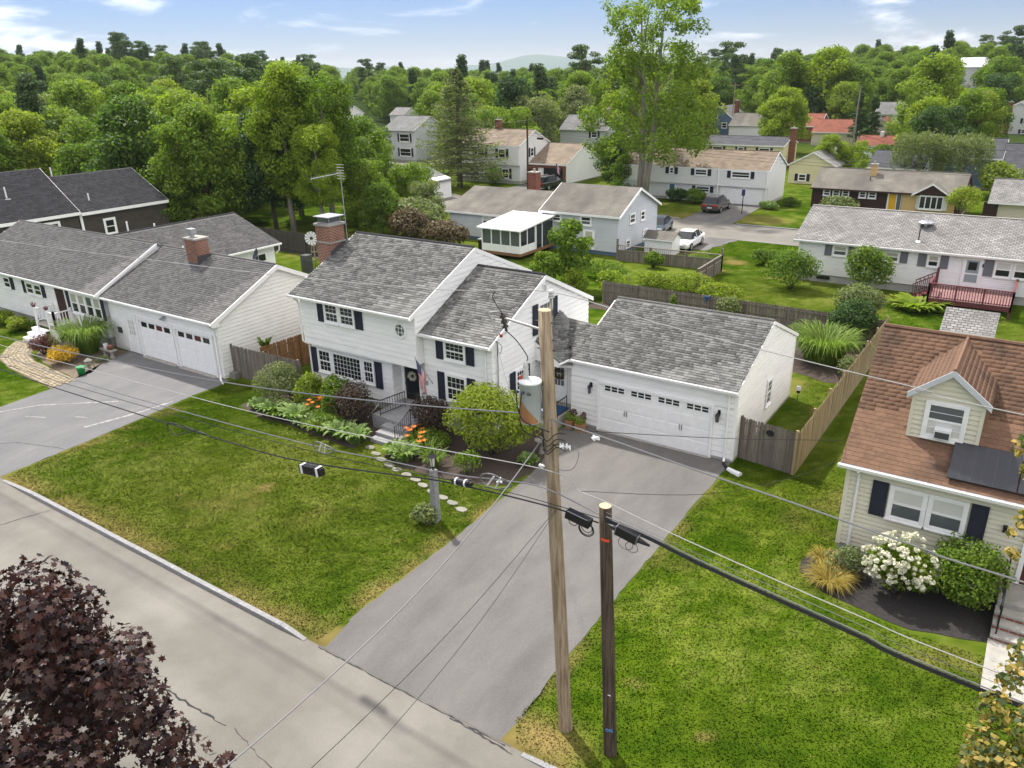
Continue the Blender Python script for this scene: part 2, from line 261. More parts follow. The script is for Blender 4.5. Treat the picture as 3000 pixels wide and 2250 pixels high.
# ------------------------------------------------------------------ object helpers
ORG = {}
def tag(o, label=None, cat=None, group=None, kind=None):
    if label: o['label'] = label
    if cat: o['category'] = cat
    if group: o['group'] = group
    if kind: o['kind'] = kind
    return o
def thing(name, label, cat, loc=(0, 0, 0), rotz=0.0, group=None, local=False):
    """an Empty at the thing's base; parts are built in world coordinates unless local"""
    o = bpy.data.objects.new(name, None); COL.objects.link(o); o.location = loc; o.rotation_euler = (0, 0, rotz)
    o.empty_display_size = 0.2
    ORG[o] = Vector((0, 0, 0)) if local else Vector(loc)
    return tag(o, label, cat, group)
def put(name, me, parent=None, loc=(0, 0, 0), rot=None, mat4=None, scale=None):
    o = bpy.data.objects.new(name, me); COL.objects.link(o)
    if parent is not None:
        o.parent = parent; ORG[o] = ORG.get(parent, Vector((0, 0, 0)))
    if mat4 is not None: o.matrix_local = mat4
    else:
        o.location = loc
        if rot: o.rotation_euler = rot
        if scale is not None: o.scale = scale if hasattr(scale, '__len__') else (scale,)*3
    return o
def np_mesh(name, V, F, mat=None, smooth=False, colors=None):
    """mesh from numpy verts (n,3) and faces (m,k) of one size"""
    V = np.ascontiguousarray(V, dtype=np.float32); F = np.ascontiguousarray(F, dtype=np.int32)
    me = bpy.data.meshes.new(name); k = F.shape[1]
    me.vertices.add(len(V)); me.vertices.foreach_set('co', V.ravel())
    me.loops.add(F.size); me.loops.foreach_set('vertex_index', F.ravel())
    me.polygons.add(len(F)); me.polygons.foreach_set('loop_start', np.arange(0, F.size, k, dtype=np.int32))
    me.polygons.foreach_set('loop_total', np.full(len(F), k, dtype=np.int32))
    if smooth: me.polygons.foreach_set('use_smooth', np.ones(len(F), dtype=bool))
    me.update(calc_edges=True)
    if colors is not None:
        a = me.color_attributes.new('Col', 'FLOAT_COLOR', 'POINT'); a.data.foreach_set('color', np.ascontiguousarray(colors, dtype=np.float32).ravel())
    if mat: me.materials.append(MATS[mat])
    return me
class MB:
    """collects faces; build() links them as one mesh object"""
    def __init__(s): s.v = []; s.f = []
    def add(s, vs, fs):
        n = len(s.v); s.v += [tuple(v) for v in vs]; s.f += [tuple(i+n for i in f) for f in fs]; return s
    def box(s, x0, x1, y0, y1, z0, z1):
        x0, x1 = min(x0, x1), max(x0, x1); y0, y1 = min(y0, y1), max(y0, y1); z0, z1 = min(z0, z1), max(z0, z1)
        return s.add([(x0, y0, z0), (x1, y0, z0), (x1, y1, z0), (x0, y1, z0), (x0, y0, z1), (x1, y0, z1), (x1, y1, z1), (x0, y1, z1)],
                     [(0, 3, 2, 1), (4, 5, 6, 7), (0, 1, 5, 4), (1, 2, 6, 5), (2, 3, 7, 6), (3, 0, 4, 7)])
    def beam(s, a, b, w, h, up=(0, 0, 1)):
        a, b = Vector(a), Vector(b); d = (b-a).normalized(); u = Vector(up)
        if abs(d.dot(u)) > 0.98: u = Vector((1, 0, 0))
        r = d.cross(u).normalized(); u = r.cross(d)
        q = [(-1, -1), (1, -1), (1, 1), (-1, 1)]
        vs = [a+r*(i*w/2)+u*(j*h/2) for i, j in q]+[b+r*(i*w/2)+u*(j*h/2) for i, j in q]
        return s.add(vs, [(0, 1, 2, 3), (7, 6, 5, 4), (0, 4, 5, 1), (1, 5, 6, 2), (2, 6, 7, 3), (3, 7, 4, 0)])
    def extr(s, prof, axis, a, b):
        """profile polygon [(p,q)] extruded along axis from a to b; axis x: (y,z), y: (x,z), z: (x,y)"""
        mk = {'x': lambda t, p, q: (t, p, q), 'y': lambda t, p, q: (p, t, q), 'z': lambda t, p, q: (p, q, t)}[axis]
        n = len(prof)
        vs = [mk(a, p, q) for p, q in prof]+[mk(b, p, q) for p, q in prof]
        return s.add(vs, [tuple(range(n))[::-1], tuple(range(n, 2*n))]+[(i, (i+1) % n, n+(i+1) % n, n+i) for i in range(n)])
    def tube(s, pts, r, n=6, cap=True):
        P = [Vector(p) for p in pts]; rad = r if hasattr(r, '__len__') else [r]*len(P)
        base = len(s.v); u = None
        for i, p in enumerate(P):
            d = (P[min(i+1, len(P)-1)]-P[max(i-1, 0)]).normalized()
            if u is None:
                u = d.cross(Vector((0, 0, 1)))
                if u.length < 1e-3: u = Vector((1, 0, 0))
            u = (u-d*u.dot(d)).normalized(); v = d.cross(u)
            for k in range(n):
                t = 2*math.pi*k/n; s.v.append(tuple(p+(u*math.cos(t)+v*math.sin(t))*rad[i]))
        for i in range(len(P)-1):
            for k in range(n):
                a = base+i*n+k; b = base+i*n+(k+1) % n
                s.f.append((a, b, b+n, a+n))
        if cap:
            s.f.append(tuple(base+k for k in range(n))[::-1]); s.f.append(tuple(base+(len(P)-1)*n+k for k in range(n)))
        return s
    def lathe(s, c, prof, n=16):
        """prof [(r,z)] turned round the vertical through c"""
        base = len(s.v)
        for r, z in prof:
            for k in range(n):
                t = 2*math.pi*k/n; s.v.append((c[0]+r*math.cos(t), c[1]+r*math.sin(t), c[2]+z))
        for i in range(len(prof)-1):
            for k in range(n):
                a = base+i*n+k; b = base+i*n+(k+1) % n; s.f.append((a, b, b+n, a+n))
        s.f.append(tuple(base+k for k in range(n))[::-1]); s.f.append(tuple(base+(len(prof)-1)*n+k for k in range(n)))
        return s
    def mesh(s, name, mat, smooth=False, org=None):
        me = bpy.data.meshes.new(name)
        v = s.v if org is None else [(a-org[0], b-org[1], c-org[2]) for a, b, c in s.v]
        me.from_pydata(v, [], s.f); me.materials.append(MATS[mat])
        if smooth: me.polygons.foreach_set('use_smooth', [True]*len(me.polygons))
        me.update(); return me
    def build(s, name, mat, parent=None, smooth=False):
        org = ORG.get(parent) if parent is not None else None
        return put(name, s.mesh(name, mat, smooth, org), parent)
def struct(o): o['kind'] = 'structure'; return o
def stuff(o): o['kind'] = 'stuff'; return o
def single(name, mb, mat, label, cat, group=None, smooth=False):
    """a thing of one mesh, with its origin at its base"""
    xs = [v[0] for v in mb.v]; ys = [v[1] for v in mb.v]; zs = [v[2] for v in mb.v]
    c = ((min(xs)+max(xs))/2, (min(ys)+max(ys))/2, min(zs))
    o = put(name, mb.mesh(name, mat, smooth, c), None, c)
    return tag(o, label, cat, group)
# ------------------------------------------------------------------ building helpers
def F_(face, c, u0, u1, n0, n1, z0, z1):
    """box on a wall face: F faces the street (u=x), R faces right (u=y); n is proud of plane c"""
    if face == 'F': return (u0, u1, c-n1, c-n0, z0, z1)
    if face == 'B': return (u0, u1, c+n0, c+n1, z0, z1)
    return (c+n0, c+n1, u0, u1, z0, z1)
def window(root, face, c, u0, u1, z0, z1, cols=3, rows=2, sashes=2, mat_hi='glass', mat_lo='glass', casing=0.09, sill=True, mul=True, off=0.045, trim='white_trim', name='window'):
    """one window: casing, sash rails, panes, glazing bars, sill"""
    b = lambda mb, *a: mb.box(*F_(face, c, *a))
    m = MB(); k = casing
    b(m, u0, u1, off, off+.045, z1-k, z1); b(m, u0, u1, off, off+.045, z0, z0+k*.8)
    b(m, u0, u0+k, off, off+.045, z0+k*.8, z1-k); b(m, u1-k, u1, off, off+.045, z0+k*.8, z1-k)
    w = m.build(name, trim, root)
    a0, a1, b0, b1 = u0+k, u1-k, z0+k*.8, z1-k
    t = 0.035
    zm = (b0+b1)/2
    halves = [(zm, b1, off+.012, mat_hi), (b0, zm, off+.002, mat_lo)] if sashes == 2 else [(b0, b1, off+.01, mat_hi)]
    fr = MB(); bars = MB()
    for (p, q, d, mt) in halves:
        g = MB(); b(g, a0, a1, d-.02, d+.004, p, q); g.build('pane', mt, w)
        b(fr, a0, a1, d+.005, d+.026, p, p+t); b(fr, a0, a1, d+.005, d+.026, q-t, q)
        b(fr, a0, a0+t, d+.005, d+.026, p+t, q-t); b(fr, a1-t, a1, d+.005, d+.026, p+t, q-t)
        if mul and cols*rows > 1:
            for i in range(1, cols):
                x = a0+t+(a1-a0-2*t)*i/cols; b(bars, x-.006, x+.006, d+.005, d+.017, p+t, q-t)
            for j in range(1, rows):
                z = p+t+(q-p-2*t)*j/rows; b(bars, a0+t, a1-t, d+.006, d+.019, z-.006, z+.006)
    fr.build('sash', trim, w)
    if bars.v: bars.build('glazing_bars', trim, w)
    if sill:
        s = MB(); b(s, u0-.03, u1+.03, off, off+.085, z0-.045, z0-.002); s.build('sill', trim, w)
    return w
def shutter(root, face, c, u0, u1, z0, z1, mat='navy_shutter', off=0.045):
    m = MB(); b = lambda *a: m.box(*F_(face, c, *a)); k = .045
    b(u0, u0+k, off, off+.035, z0, z1); b(u1-k, u1, off, off+.035, z0, z1)
    for z in (z0, (z0+z1)/2-k/2, z1-k): b(u0+k, u1-k, off, off+.034, z, z+k)
    b(u0+k, u1-k, off, off+.02, z0+k, z1-k)
    return m.build('shutter', mat, root)
CLAP = {}
def clap_mesh(L, e, mat):
    key = (round(L, 2), e, mat)
    if key not in CLAP:
        m = MB(); m.extr([(0.0, 0.0), (-.036, 0.0), (-.022, e-.048), (-.001, e-.044), (-.001, e+.002), (0.0, e+.002)], 'x', 0, L); CLAP[key] = m.mesh('clapboard', mat)
    return CLAP[key]
def clapboards(wall, face, c, u0, u1, z0, z1, e, mat, width=None, joined=False):
    """courses of siding on a wall face; width(z) gives the (u0,u1) of a sloping gable at height z"""
    n = max(1, int(math.ceil((z1-z0)/e-1e-6))); o = ORG[wall]; J = MB()
    for i in range(n):
        z = z0+i*e; a, b = u0, u1; h = min(e, z1-z)
        if width:
            a, b = width(z+h*0.55)
            if b-a < .12: continue
        if joined:
            if face == 'F': J.extr([(c, z), (c-.034, z), (c-.020, z+h-.035), (c, z+h-.030)], 'x', a, b)
            else: J.extr([(c, z), (c+.034, z), (c+.020, z+h-.035), (c, z+h-.030)], 'y', a, b)
            continue
        me = clap_mesh(b-a, round(h, 3), mat)
        if face == 'F': mt = Matrix.Translation(Vector((a, c, z))-o)
        else: mt = Matrix.Translation(Vector((c, a, z))-o) @ Matrix.Rotation(math.pi/2, 4, 'Z')
        put('clapboard', me, wall, mat4=mt)
    if joined and J.v: stuff(J.build('siding', mat, wall))
SHM = {}
def shingle_mesh(w, e, mat, t=0.022):
    t = .011 if mat == 'shingle_brown' else t
    key = (round(w, 2), e, mat)
    if key not in SHM:
        m = MB(); a = w/2-.003; q = e*1.12
        m.add([(-a, 0, 0), (a, 0, 0), (-a, 0, t), (a, 0, t), (-a, q, .003), (a, q, .003)], [(0, 1, 3, 2), (2, 3, 5, 4), (0, 2, 4), (1, 5, 3)])
        SHM[key] = m.mesh('shingle', mat)
    return SHM[key]
def shingles(roof, P0, U, V, W, L, e, w, mat, keep=0, clip=None, seed=1, lift=.004, widths=(0.75, 1.0, 1.35)):
    """tabs on one slope: P0 eave corner, U along the eave, V up the slope; the `keep` nearest ones are pieces, the rest one mass"""
    rg = random.Random(seed); P0, U, V = Vector(P0), Vector(U).normalized(), Vector(V).normalized(); Nn = U.cross(V).normalized()
    if Nn.z < 0: Nn = -Nn
    P0 = P0+Nn*lift; S = []
    for r in range(int(L/e)):
        u = -rg.random()*w
        while u < W:
            q = w*rg.choice(widths); a, b = max(u, 0), min(u+q, W); u += q
            if b-a < .06: continue
            cu, cv = (a+b)/2, r*e
            if clip and not clip(cu, cv+e*.5): continue
            S.append((cu, cv, round(b-a, 2)))
    camv = Vector(CAM); S.sort(key=lambda s: (P0+U*s[0]+V*s[1]-camv).length)
    o = ORG[roof]; B = Matrix(((U.x, V.x, Nn.x, 0), (U.y, V.y, Nn.y, 0), (U.z, V.z, Nn.z, 0), (0, 0, 0, 1)))
    for cu, cv, q in S[:keep]:
        put('shingle', shingle_mesh(q, e, mat), roof, mat4=Matrix.Translation(P0+U*cu+V*cv-o) @ B)
    S = S[keep:]
    if S:
        A = np.array(S); t = .005 if mat == 'shingle_brown' else .022; n = len(A); q = e*1.12
        T = np.empty((n, 6, 3)); h = A[:, 2]/2-.003
        for k, (sx, y, z) in enumerate(((-1, 0, 0), (1, 0, 0), (-1, 0, t), (1, 0, t), (-1, q, .003), (1, q, .003))):
            T[:, k, 0] = A[:, 0]+sx*h; T[:, k, 1] = A[:, 1]+y; T[:, k, 2] = z
        Bn = np.array([list(U), list(V), list(Nn)]); X = T.reshape(-1, 3) @ Bn+np.array(P0-o)
        base = (np.arange(n)*6)[:, None]
        quads = np.concatenate([base+np.array([[0, 1, 3, 2]]), base+np.array([[2, 3, 5, 4]]), base+np.array([[0, 2, 4, 4]]), base+np.array([[1, 5, 3, 3]])])
        tri = np.concatenate([quads[:, [0, 1, 2]], quads[:2*n][:, [0, 2, 3]]])
        ob = put('shingles', np_mesh('shingles', X, tri, mat), roof); stuff(ob)
def slab_x(x0, x1, prof, th):
    """roof slab along x over the profile [(y,z)...]"""
    m = MB(); m.extr(list(prof)+[(y, z-th) for y, z in reversed(prof)], 'x', x0, x1); return m
def gutter(root, x0, x1, y, z, mat='white_trim', name='gutter'):
    m = MB(); m.extr([(y, z), (y, z-.10), (y-.11, z-.10), (y-.13, z), (y-.115, z), (y-.10, z-.085), (y-.015, z-.085), (y-.015, z)], 'x', x0, x1)
    g = m.build(name, mat, root)
    h = MB(); n = max(2, int((x1-x0)/0.9))
    for i in range(n): x = x0+(i+.5)*(x1-x0)/n; h.box(x-.012, x+.012, y-.125, y+.04, z-.006, z+.006)
    h.build('gutter_hanger', mat, g); return g
def pipe(root, pts, r=.04, mat='white_trim', name='downspout'):
    m = MB(); m.tube(pts, r, 6); return m.build(name, mat, root)
def simple_house(name, label, x0, x1, yf, yb, ze, zr, roofm, wallm, wins=(), base=0.3, ov=0.3, side_w=(), yr=None, found='foundation', group=None, rot=0.0, trim='white_trim', z0=0.0, cat='house', gable=0.1):
    """a far house with its gable ends left and right: wins (u0,u1,z0,z1[,shutter mat]) on the street face, side_w on the right face"""
    cx, cy = (x0+x1)/2, (yf+yb)/2
    t = thing(name, label, cat, (cx, cy, z0), rot, group)
    yr = yr if yr is not None else (yf+yb)/2
    k = (zr-ze)/(yr-yf+ov)
    zw = ze+k*ov
    kb = (zr-ze)/(yb+ov-yr); zwb = ze+kb*ov
    m = MB(); m.extr([(yf, z0+base), (yb, z0+base), (yb, zwb-.12), (yr, zr-.12), (yf, zw-.12)], 'x', x0, x1); m.build('wall', wallm, t)
    m = MB(); m.box(x0+.04, x1-.04, yf+.04, yb-.04, z0-.3, z0+base); m.build('foundation', found, t)
    rf = slab_x(x0-gable, x1+gable, [(yf-ov, ze), (yr, zr), (yb+ov, ze)], .14).build('roof', roofm, t)
    m = MB(); m.box(x0-gable, x1+gable, yf-ov-.02, yf-ov-.002, ze-.17, ze-.01)
    m.build('fascia', trim, rf)
    m = MB()
    for (ya, za, yb_, zb) in ((yf-ov, ze, yr, zr), (yr, zr, yb+ov, ze)):
        m.extr([(ya, za-.02), (yb_, zb-.02), (yb_, zb-.20), (ya, za-.20)], 'x', x1+gable+.002, x1+gable+.03)
    m.build('rake_board', trim, rf)
    m = MB(); m.box(x0-gable, x1+gable, yr-.09, yr+.09, zr-.03, zr+.025); m.build('ridge_cap', roofm, rf)
    for a in wins:
        u0, u1, q0, q1 = a[:4]
        window(t, 'F', yf, u0, u1, q0, q1, cols=1, rows=1, mul=False, off=.01, casing=.1)
        if len(a) > 4 and a[4]:
            s = (u1-u0)*.32 if u1-u0 < 1.4 else .4
            shutter(t, 'F', yf, u0-s-.03, u0-.03, q0, q1, a[4], .01); shutter(t, 'F', yf, u1+.03, u1+s+.03, q0, q1, a[4], .01)
    for a in side_w: 
        window(t, 'R', x1, a[0], a[1], a[2], a[3], cols=1, rows=1, mul=False, off=.01, casing=.1)
        if len(a) > 4 and a[4]:
            shutter(t, 'R', x1, a[0]-.38, a[0]-.03, a[2], a[3], a[4], .01); shutter(t, 'R', x1, a[1]+.03, a[1]+.38, a[2], a[3], a[4], .01)
    return t
def chimney(root, x0, x1, y0, y1, z0, z1, mat='brick_red', pot=True):
    m = MB(); m.box(x0, x1, y0, y1, z0, z1); c = m.build('chimney', mat, root)
    m = MB(); m.box(x0-.06, x1+.06, y0-.06, y1+.06, z1, z1+.10); m.build('chimney_cap', 'concrete', c)
    if pot:
        m = MB(); m.lathe(((x0+x1)/2, (y0+y1)/2, z1+.10), [(.11, 0), (.11, .28)], 10); m.build('flue', 'concrete', c)
    return c
# ------------------------------------------------------------------ noise on the ground plane
_rng = np.random.default_rng(7)
_LAT = _rng.random((64, 64))
def vn(x, y, s, o=0):
    x = np.asarray(x)/s+o*7.31+500; y = np.asarray(y)/s+o*3.77+500
    xi, yi = np.floor(x).astype(int), np.floor(y).astype(int); fx, fy = x-xi, y-yi
    fx = fx*fx*(3-2*fx); fy = fy*fy*(3-2*fy)
    g = lambda i, j: _LAT[i % 64, j % 64]
    return (g(xi, yi)*(1-fx)+g(xi+1, yi)*fx)*(1-fy)+(g(xi, yi+1)*(1-fx)+g(xi+1, yi+1)*fx)*fy
def fbm(x, y, s, o=0): return .5*vn(x, y, s, o)+.28*vn(x, y, s/2.1, o+1)+.14*vn(x, y, s/4.3, o+2)+.08*vn(x, y, s/9, o+3)
# ------------------------------------------------------------------ terrain
def terrain(x, y):
    x, y = np.asarray(x, float), np.asarray(y, float)
    dx, dy = x-CAM[0], y-CAM[1]; Rr = np.hypot(dx, dy); az = np.degrees(np.arctan2(dx, dy))
    hh = np.interp(az, [-180, -95, -70, -60, -50, -40, -30, -20, -12, -5, 3, 40, 180], [0, 0, 10, 12.5, 7.5, 2, 0, 2, 6.5, 7, 5, 0, 0])
    t = np.clip((Rr-150)/230, 0, 1); t = t*t*(3-2*t)
    return hh*t*np.clip(1-(Rr-600)/900, 0, 1)
SPOTS = [(-12.9, -10.9, .42, .95), (-9.8, -9.0, .2, .7), (-6.2, -10.9, .16, .7), (3.0, 6.9, .8, .75), (3.2, -12.6, .22, .6), (-15.2, -13.0, .16, .6), (5.2, -13.3, .2, .6), (6.8, -9.6, .14, .5), (-10.5, 29.5, 1.3, .8), (-10.0, 33, 1.2, .8), (2.0, 27.8, 1.6, .7), (-14.0, 52.0, 4.0, .5), (-22, 50.5, 3.0, .5)]
def lawn_col(x, y, jit=None):
    n1, n2, n3 = fbm(x, y, 3.4, 1), fbm(x, y, .9, 5), fbm(x, y, 11, 9)
    n4 = fbm(x, y, .45, 15); mid_p = np.clip(1-np.hypot((x+11.5)/6.5, (y+10.3)/3.6), 0, 1)
    t = np.clip((n1*.45+n2*.35+n4*.20-.30)/.40+mid_p*np.clip((n2-.45)/.2, 0, 1)*.55+(vn(x, y, .13, 21)-.5)*.8, 0, 1)[:, None]
    dark, mid, lite = np.array([.024, .054, .003]), np.array([.052, .090, .006]), np.array([.108, .140, .024])
    c = np.where(t < .5, dark+(mid-dark)*t*2, mid+(lite-mid)*(t-.5)*2)
    # the right-hand lawn: mower stripes and a yellower tone
    rt = np.clip((x-1.2)/.3, 0, 1)*(y < 0)
    st = (np.sin((x+.12*y)*2*np.pi/1.05)*.5+.5)*np.clip((6.2-x)/2, 0, 1)
    c = c*(1+(rt*(.10+.22*st))[:, None]*np.array([1.25, .9, .6]))
    warm = np.clip((n3-.42)/.25, 0, 1)
    c = c*(1-.22*warm[:, None])+np.array([.125, .115, .022])*(.22*warm[:, None])
    dry = np.zeros_like(x)
    e = lambda d, w: np.clip(1-np.abs(d)/w, 0, 1)
    nz = fbm(x, y, .8, 3)
    dry = np.maximum(dry, e(y+15.85, .95)*np.clip((nz-.28)/.3, 0, 1)*.85*(x < 30))
    dry = np.maximum(dry, e(x+4.75, .8)*(y < -7)*np.clip((nz-.36)/.3, 0, 1)*.9)
    dry = np.maximum(dry, e(x-1.25, .55)*(y < -1)*np.clip((nz-.36)/.3, 0, 1)*.7)
    dry = np.maximum(dry, np.clip(1-np.hypot((x-2.2)/1.5, (y+15.3)/1.0), 0, 1)*1.2*np.clip((nz-.2)/.3, 0, 1))
    dry = np.maximum(dry, e(x+22.6, .7)*(y < -8)*np.clip((nz-.36)/.3, 0, 1)*.8)
    dry = np.maximum(dry, np.clip((fbm(x, y, 2.3, 12)-.64)/.2, 0, 1)*.40)
    for sx, sy, r, a in SPOTS: dry = np.maximum(dry, np.clip((1-np.hypot(x-sx, (y-sy)*1.15)/r)*2.2, 0, 1)*a*np.clip(nz*1.7, .5, 1))
    dry = np.clip(dry, 0, 1)[:, None]
    c = c*(1-dry)+np.array([.225, .168, .062])*dry
    # beyond the second street the yards are wood floor
    far = np.clip((np.hypot(x-CAM[0], y-CAM[1])-130)/60, 0, 1)[:, None]
    c = c*(1-far)+np.array([.03, .05, .015])*far
    return c
def lines(lo, a, b, hi, st): 
    far1 = -np.geomspace(1, abs(lo-a)+1, 34)[::-1]+1+a; far2 = np.geomspace(1, hi-b+1, 34)-1+b
    return np.concatenate([far1[:-1], np.arange(a, b, st), far2])
gx = lines(-7000, -60, 16, 7000, .32)
gy = np.unique(np.concatenate([[-900, -300, -120, -60, -23.5, -23.4, -15.86, -15.80], np.arange(-15.5, 40, .32), np.arange(40, 75, .6), np.geomspace(1, 7000, 60)+75]))
X, Y = np.meshgrid(gx, gy); x, y = X.ravel(), Y.ravel(); z = terrain(x, y)
z = np.where((y < -15.83) & (y > -23.45), -.16, z)
z = np.where((x > -4.62) & (x < 1.2) & (y < -14.2) & (y > -16), -.2, z)
z = np.where((x > -29.6) & (x < -22.75) & (y < -14.2) & (y > -16), -.2, z)
c4 = np.ones((len(x), 4)); c4[:, :3] = lawn_col(x, y)
ny, nx = X.shape; ii = np.arange((ny-1)*(nx-1)); r_, q_ = ii//(nx-1), ii % (nx-1); a_ = r_*nx+q_
F = np.stack([a_, a_+1, a_+nx+1, a_+nx], 1)
g = put('ground', np_mesh('ground', np.stack([x, y, z], 1), F, 'lawn_mat', True, c4)); struct(g)
# ------------------------------------------------------------------ sheets: roads, drives, beds
def sheet(name, poly, zf, mat, st=None):
    """flat polygon sheet; zf a height or a function of (x, y)"""
    import bmesh
    bm = bmesh.new(); vs = [bm.verts.new((p[0], p[1], 0)) for p in poly]; bm.faces.new(vs)
    if st:
        for ax in (0, 1):
            lo = min(p[ax] for p in poly); hi = max(p[ax] for p in poly); t = lo+st
            while t < hi:
                no = (1, 0, 0) if ax == 0 else (0, 1, 0)
                bmesh.ops.bisect_plane(bm, geom=bm.verts[:]+bm.edges[:]+bm.faces[:], plane_co=(t, t, 0), plane_no=no); t += st
    for v in bm.verts: v.co.z = zf(v.co.x, v.co.y) if callable(zf) else zf
    bmesh.ops.recalc_face_normals(bm, faces=bm.faces)
    for f in bm.faces:
        if f.normal.z < 0: f.normal_flip()
    me = bpy.data.meshes.new(name); bm.to_mesh(me); bm.free(); me.materials.append(MATS[mat])
    return struct(put(name, me))
def wob(pts, amp, seed, step=.5):
    """a polygon outline with a slightly uneven edge"""
    rg = random.Random(seed); out = []
    for i, p in enumerate(pts):
        q = pts[(i+1) % len(pts)]; L = math.hypot(q[0]-p[0], q[1]-p[1]); n = max(1, int(L/step))
        for k in range(n):
            t = k/n; out.append((p[0]+(q[0]-p[0])*t+rg.uniform(-amp, amp)*(k > 0), p[1]+(q[1]-p[1])*t+rg.uniform(-amp, amp)*(k > 0)))
    return out
sheet('road', [(-90, -23.4), (70, -23.4), (70, -15.84), (-90, -15.84)], -.10, 'asphalt_road')
dz = lambda x, y: .012 if y > -14.6 else .012-(-14.6-y)/1.3*.106
left_e = [(-4.72, -15.86), (-4.70, -14.2), (-4.70, -12.8), (-4.72, -9.7), (-4.85, -6.8), (-4.95, -4.8), (-5.35, -2.6), (-6.0, -1.3), (-6.0, .22)]
right_e = [(1.22, .22), (1.2, -.3), (1.18, -3.6), (1.2, -6.8), (1.24, -11), (1.29, -13.3), (1.40, -14.8), (1.62, -15.86)]
def rag(pts, seed):
    rg = random.Random(seed); o = []
    for p, q in zip(pts[:-1], pts[1:]):
        n = max(1, int(math.hypot(q[0]-p[0], q[1]-p[1])/.3))
        for k in range(n): t = k/n; o.append((p[0]+(q[0]-p[0])*t+rg.uniform(-.03, .03), p[1]+(q[1]-p[1])*t))
    return o+[pts[-1]]
sheet('driveway', rag(left_e, 3)+rag(right_e, 4), dz, 'asphalt_drive', .65)
sheet('left_driveway', [(-29.8, -15.86), (-30.0, -12.5), (-30.25, -9.8), (-30.6, -8.6), (-31.6, -6.6), (-32.3, -4.5), (-23.4, -4.5), (-23.2, -5.3)]+rag([(-23.25, -6.75), (-22.9, -9.5), (-22.7, -11.9), (-22.5, -15.86)], 8), dz, 'asphalt_left', .65)
def strip(name, path, w, z, mat):
    P = [Vector((p[0], p[1], 0)) for p in path]; m = MB(); vs = []
    for i, p in enumerate(P):
        d = (P[min(i+1, len(P)-1)]-P[max(i-1, 0)]).normalized(); s = Vector((-d.y, d.x, 0)); zz = z
        ww = w[i] if hasattr(w, '__len__') else w
        vs += [p+s*ww/2+Vector((0, 0, zz)), p-s*ww/2+Vector((0, 0, zz))]
    m.add(vs, [(2*i, 2*i+1, 2*i+3, 2*i+2) for i in range(len(P)-1)])
    return struct(m.build(name, mat))
strip('back_street', [(70, 44.2), (20, 44.6), (-40, 45.2), (-50, 46.8), (-57, 50.5), (-66, 58.5), (-76, 68), (-86, 77), (-110, 97)], [7.2, 7.2, 7.2, 7.4, 7.6, 8.2, 8.6, 8.6, 8.6], .02, 'asphalt_road')
sheet('back_driveway', [(-20.9, 48.6), (-15.6, 48.2), (-16.3, 60.5), (-21.2, 60.5)], .026, 'asphalt_drive')
sheet('side_driveway', wob([(-18.6, 36.2), (-13.6, 35.8), (-12.6, 41.3), (-18.8, 41.3)], .15, 5), .024, 'asphalt_drive')
sheet('brick_house_driveway', [(-51.0, 47.5), (-43.5, 48.2), (-43.6, 64.5), (-49.8, 64.5)], .026, 'asphalt_drive')
# tar lines and pale scuffs in the paving
def crack(name, pts, w, z, mat, seed, amp=.03):
    rg = random.Random(seed); o = []; ws = []
    for p, q in zip(pts[:-1], pts[1:]):
        n = max(2, int(math.hypot(q[0]-p[0], q[1]-p[1])/.12))
        for k in range(n):
            t = k/n; o.append((p[0]+(q[0]-p[0])*t+rg.uniform(-amp, amp), p[1]+(q[1]-p[1])*t+rg.uniform(-amp, amp))); ws.append(w*rg.uniform(.25, 1.3))
    return strip(name, o, ws, z, mat)
crack('road_crack', [(-9.9, -19.3), (-7.2, -19.15), (-4.35, -19.05)], .055, -.095, 'tar', 1)
crack('road_crack', [(-4.3, -19.0), (-2.6, -19.3), (-.6, -19.2)], .02, -.095, 'tar', 2)
crack('road_crack', [(-18.4, -16.1), (-19.2, -18.3), (-20.2, -20.2)], .04, -.095, 'tar', 3)
crack('road_crack', [(-.1, -15.92), (1.3, -15.98), (1.9, -16.05)], .05, -.095, 'tar', 4)
crack('road_seam', [(-4.7, -15.9), (1.6, -15.9)], .035, -.093, 'tar', 6, .012)
crack('drive_crack', [(-26.6, -15.2), (-25.2, -14.0), (-23.4, -13.4), (-22.6, -13.2)], .03, .017, 'tar', 7)
for i, (pts, ww) in enumerate((([(-29.6, -13.2), (-28.6, -11.4), (-27.0, -10.1), (-25.6, -9.0)], .16), ([(-24.2, -11.6), (-23.6, -9.4), (-23.4, -7.6)], .22), ([(-25.8, -11.2), (-25.0, -10.9)], .12), ([(-27.8, -12.4), (-26.7, -11.9)], .09))):
    crack('drive_scuff', pts, ww*.8, .018, 'pale_scuff', 20+i, .012)
# granite kerb, stone by stone
def kerb(name, x0, x1, label, taper, L=2.25):
    t = thing(name, label, 'kerb', ((x0+x1)/2, -15.88, -.12)); x = x0; i = 0; rg = random.Random(5)
    while x < x1-.05:
        n = min(x+L*rg.uniform(.8, 1.15), x1)
        if x1-n < .6: n = x1
        m = MB(); a, b = x+.006, n-.006; za = .035; zb = .035
        if taper == 'R' and n == x1: zb = -.085
        if taper == 'L' and x == x0: za = -.085
        if taper == 'LR' and n == x1: zb = -.085
        if taper == 'LR' and x == x0: za = -.085
        yy = -15.97+rg.uniform(-.008, .008)
        m.add([(a, yy, -.14), (b, yy, -.14), (b, yy+.16, -.14), (a, yy+.16, -.14), (a, yy+.012, za), (b, yy+.012, zb), (b, yy+.16, zb), (a, yy+.16, za)], [(0, 3, 2, 1), (4, 5, 6, 7), (0, 1, 5, 4), (1, 2, 6, 5), (2, 3, 7, 6), (3, 0, 4, 7)])
        m.build('kerb_stone', 'granite', t); x = n
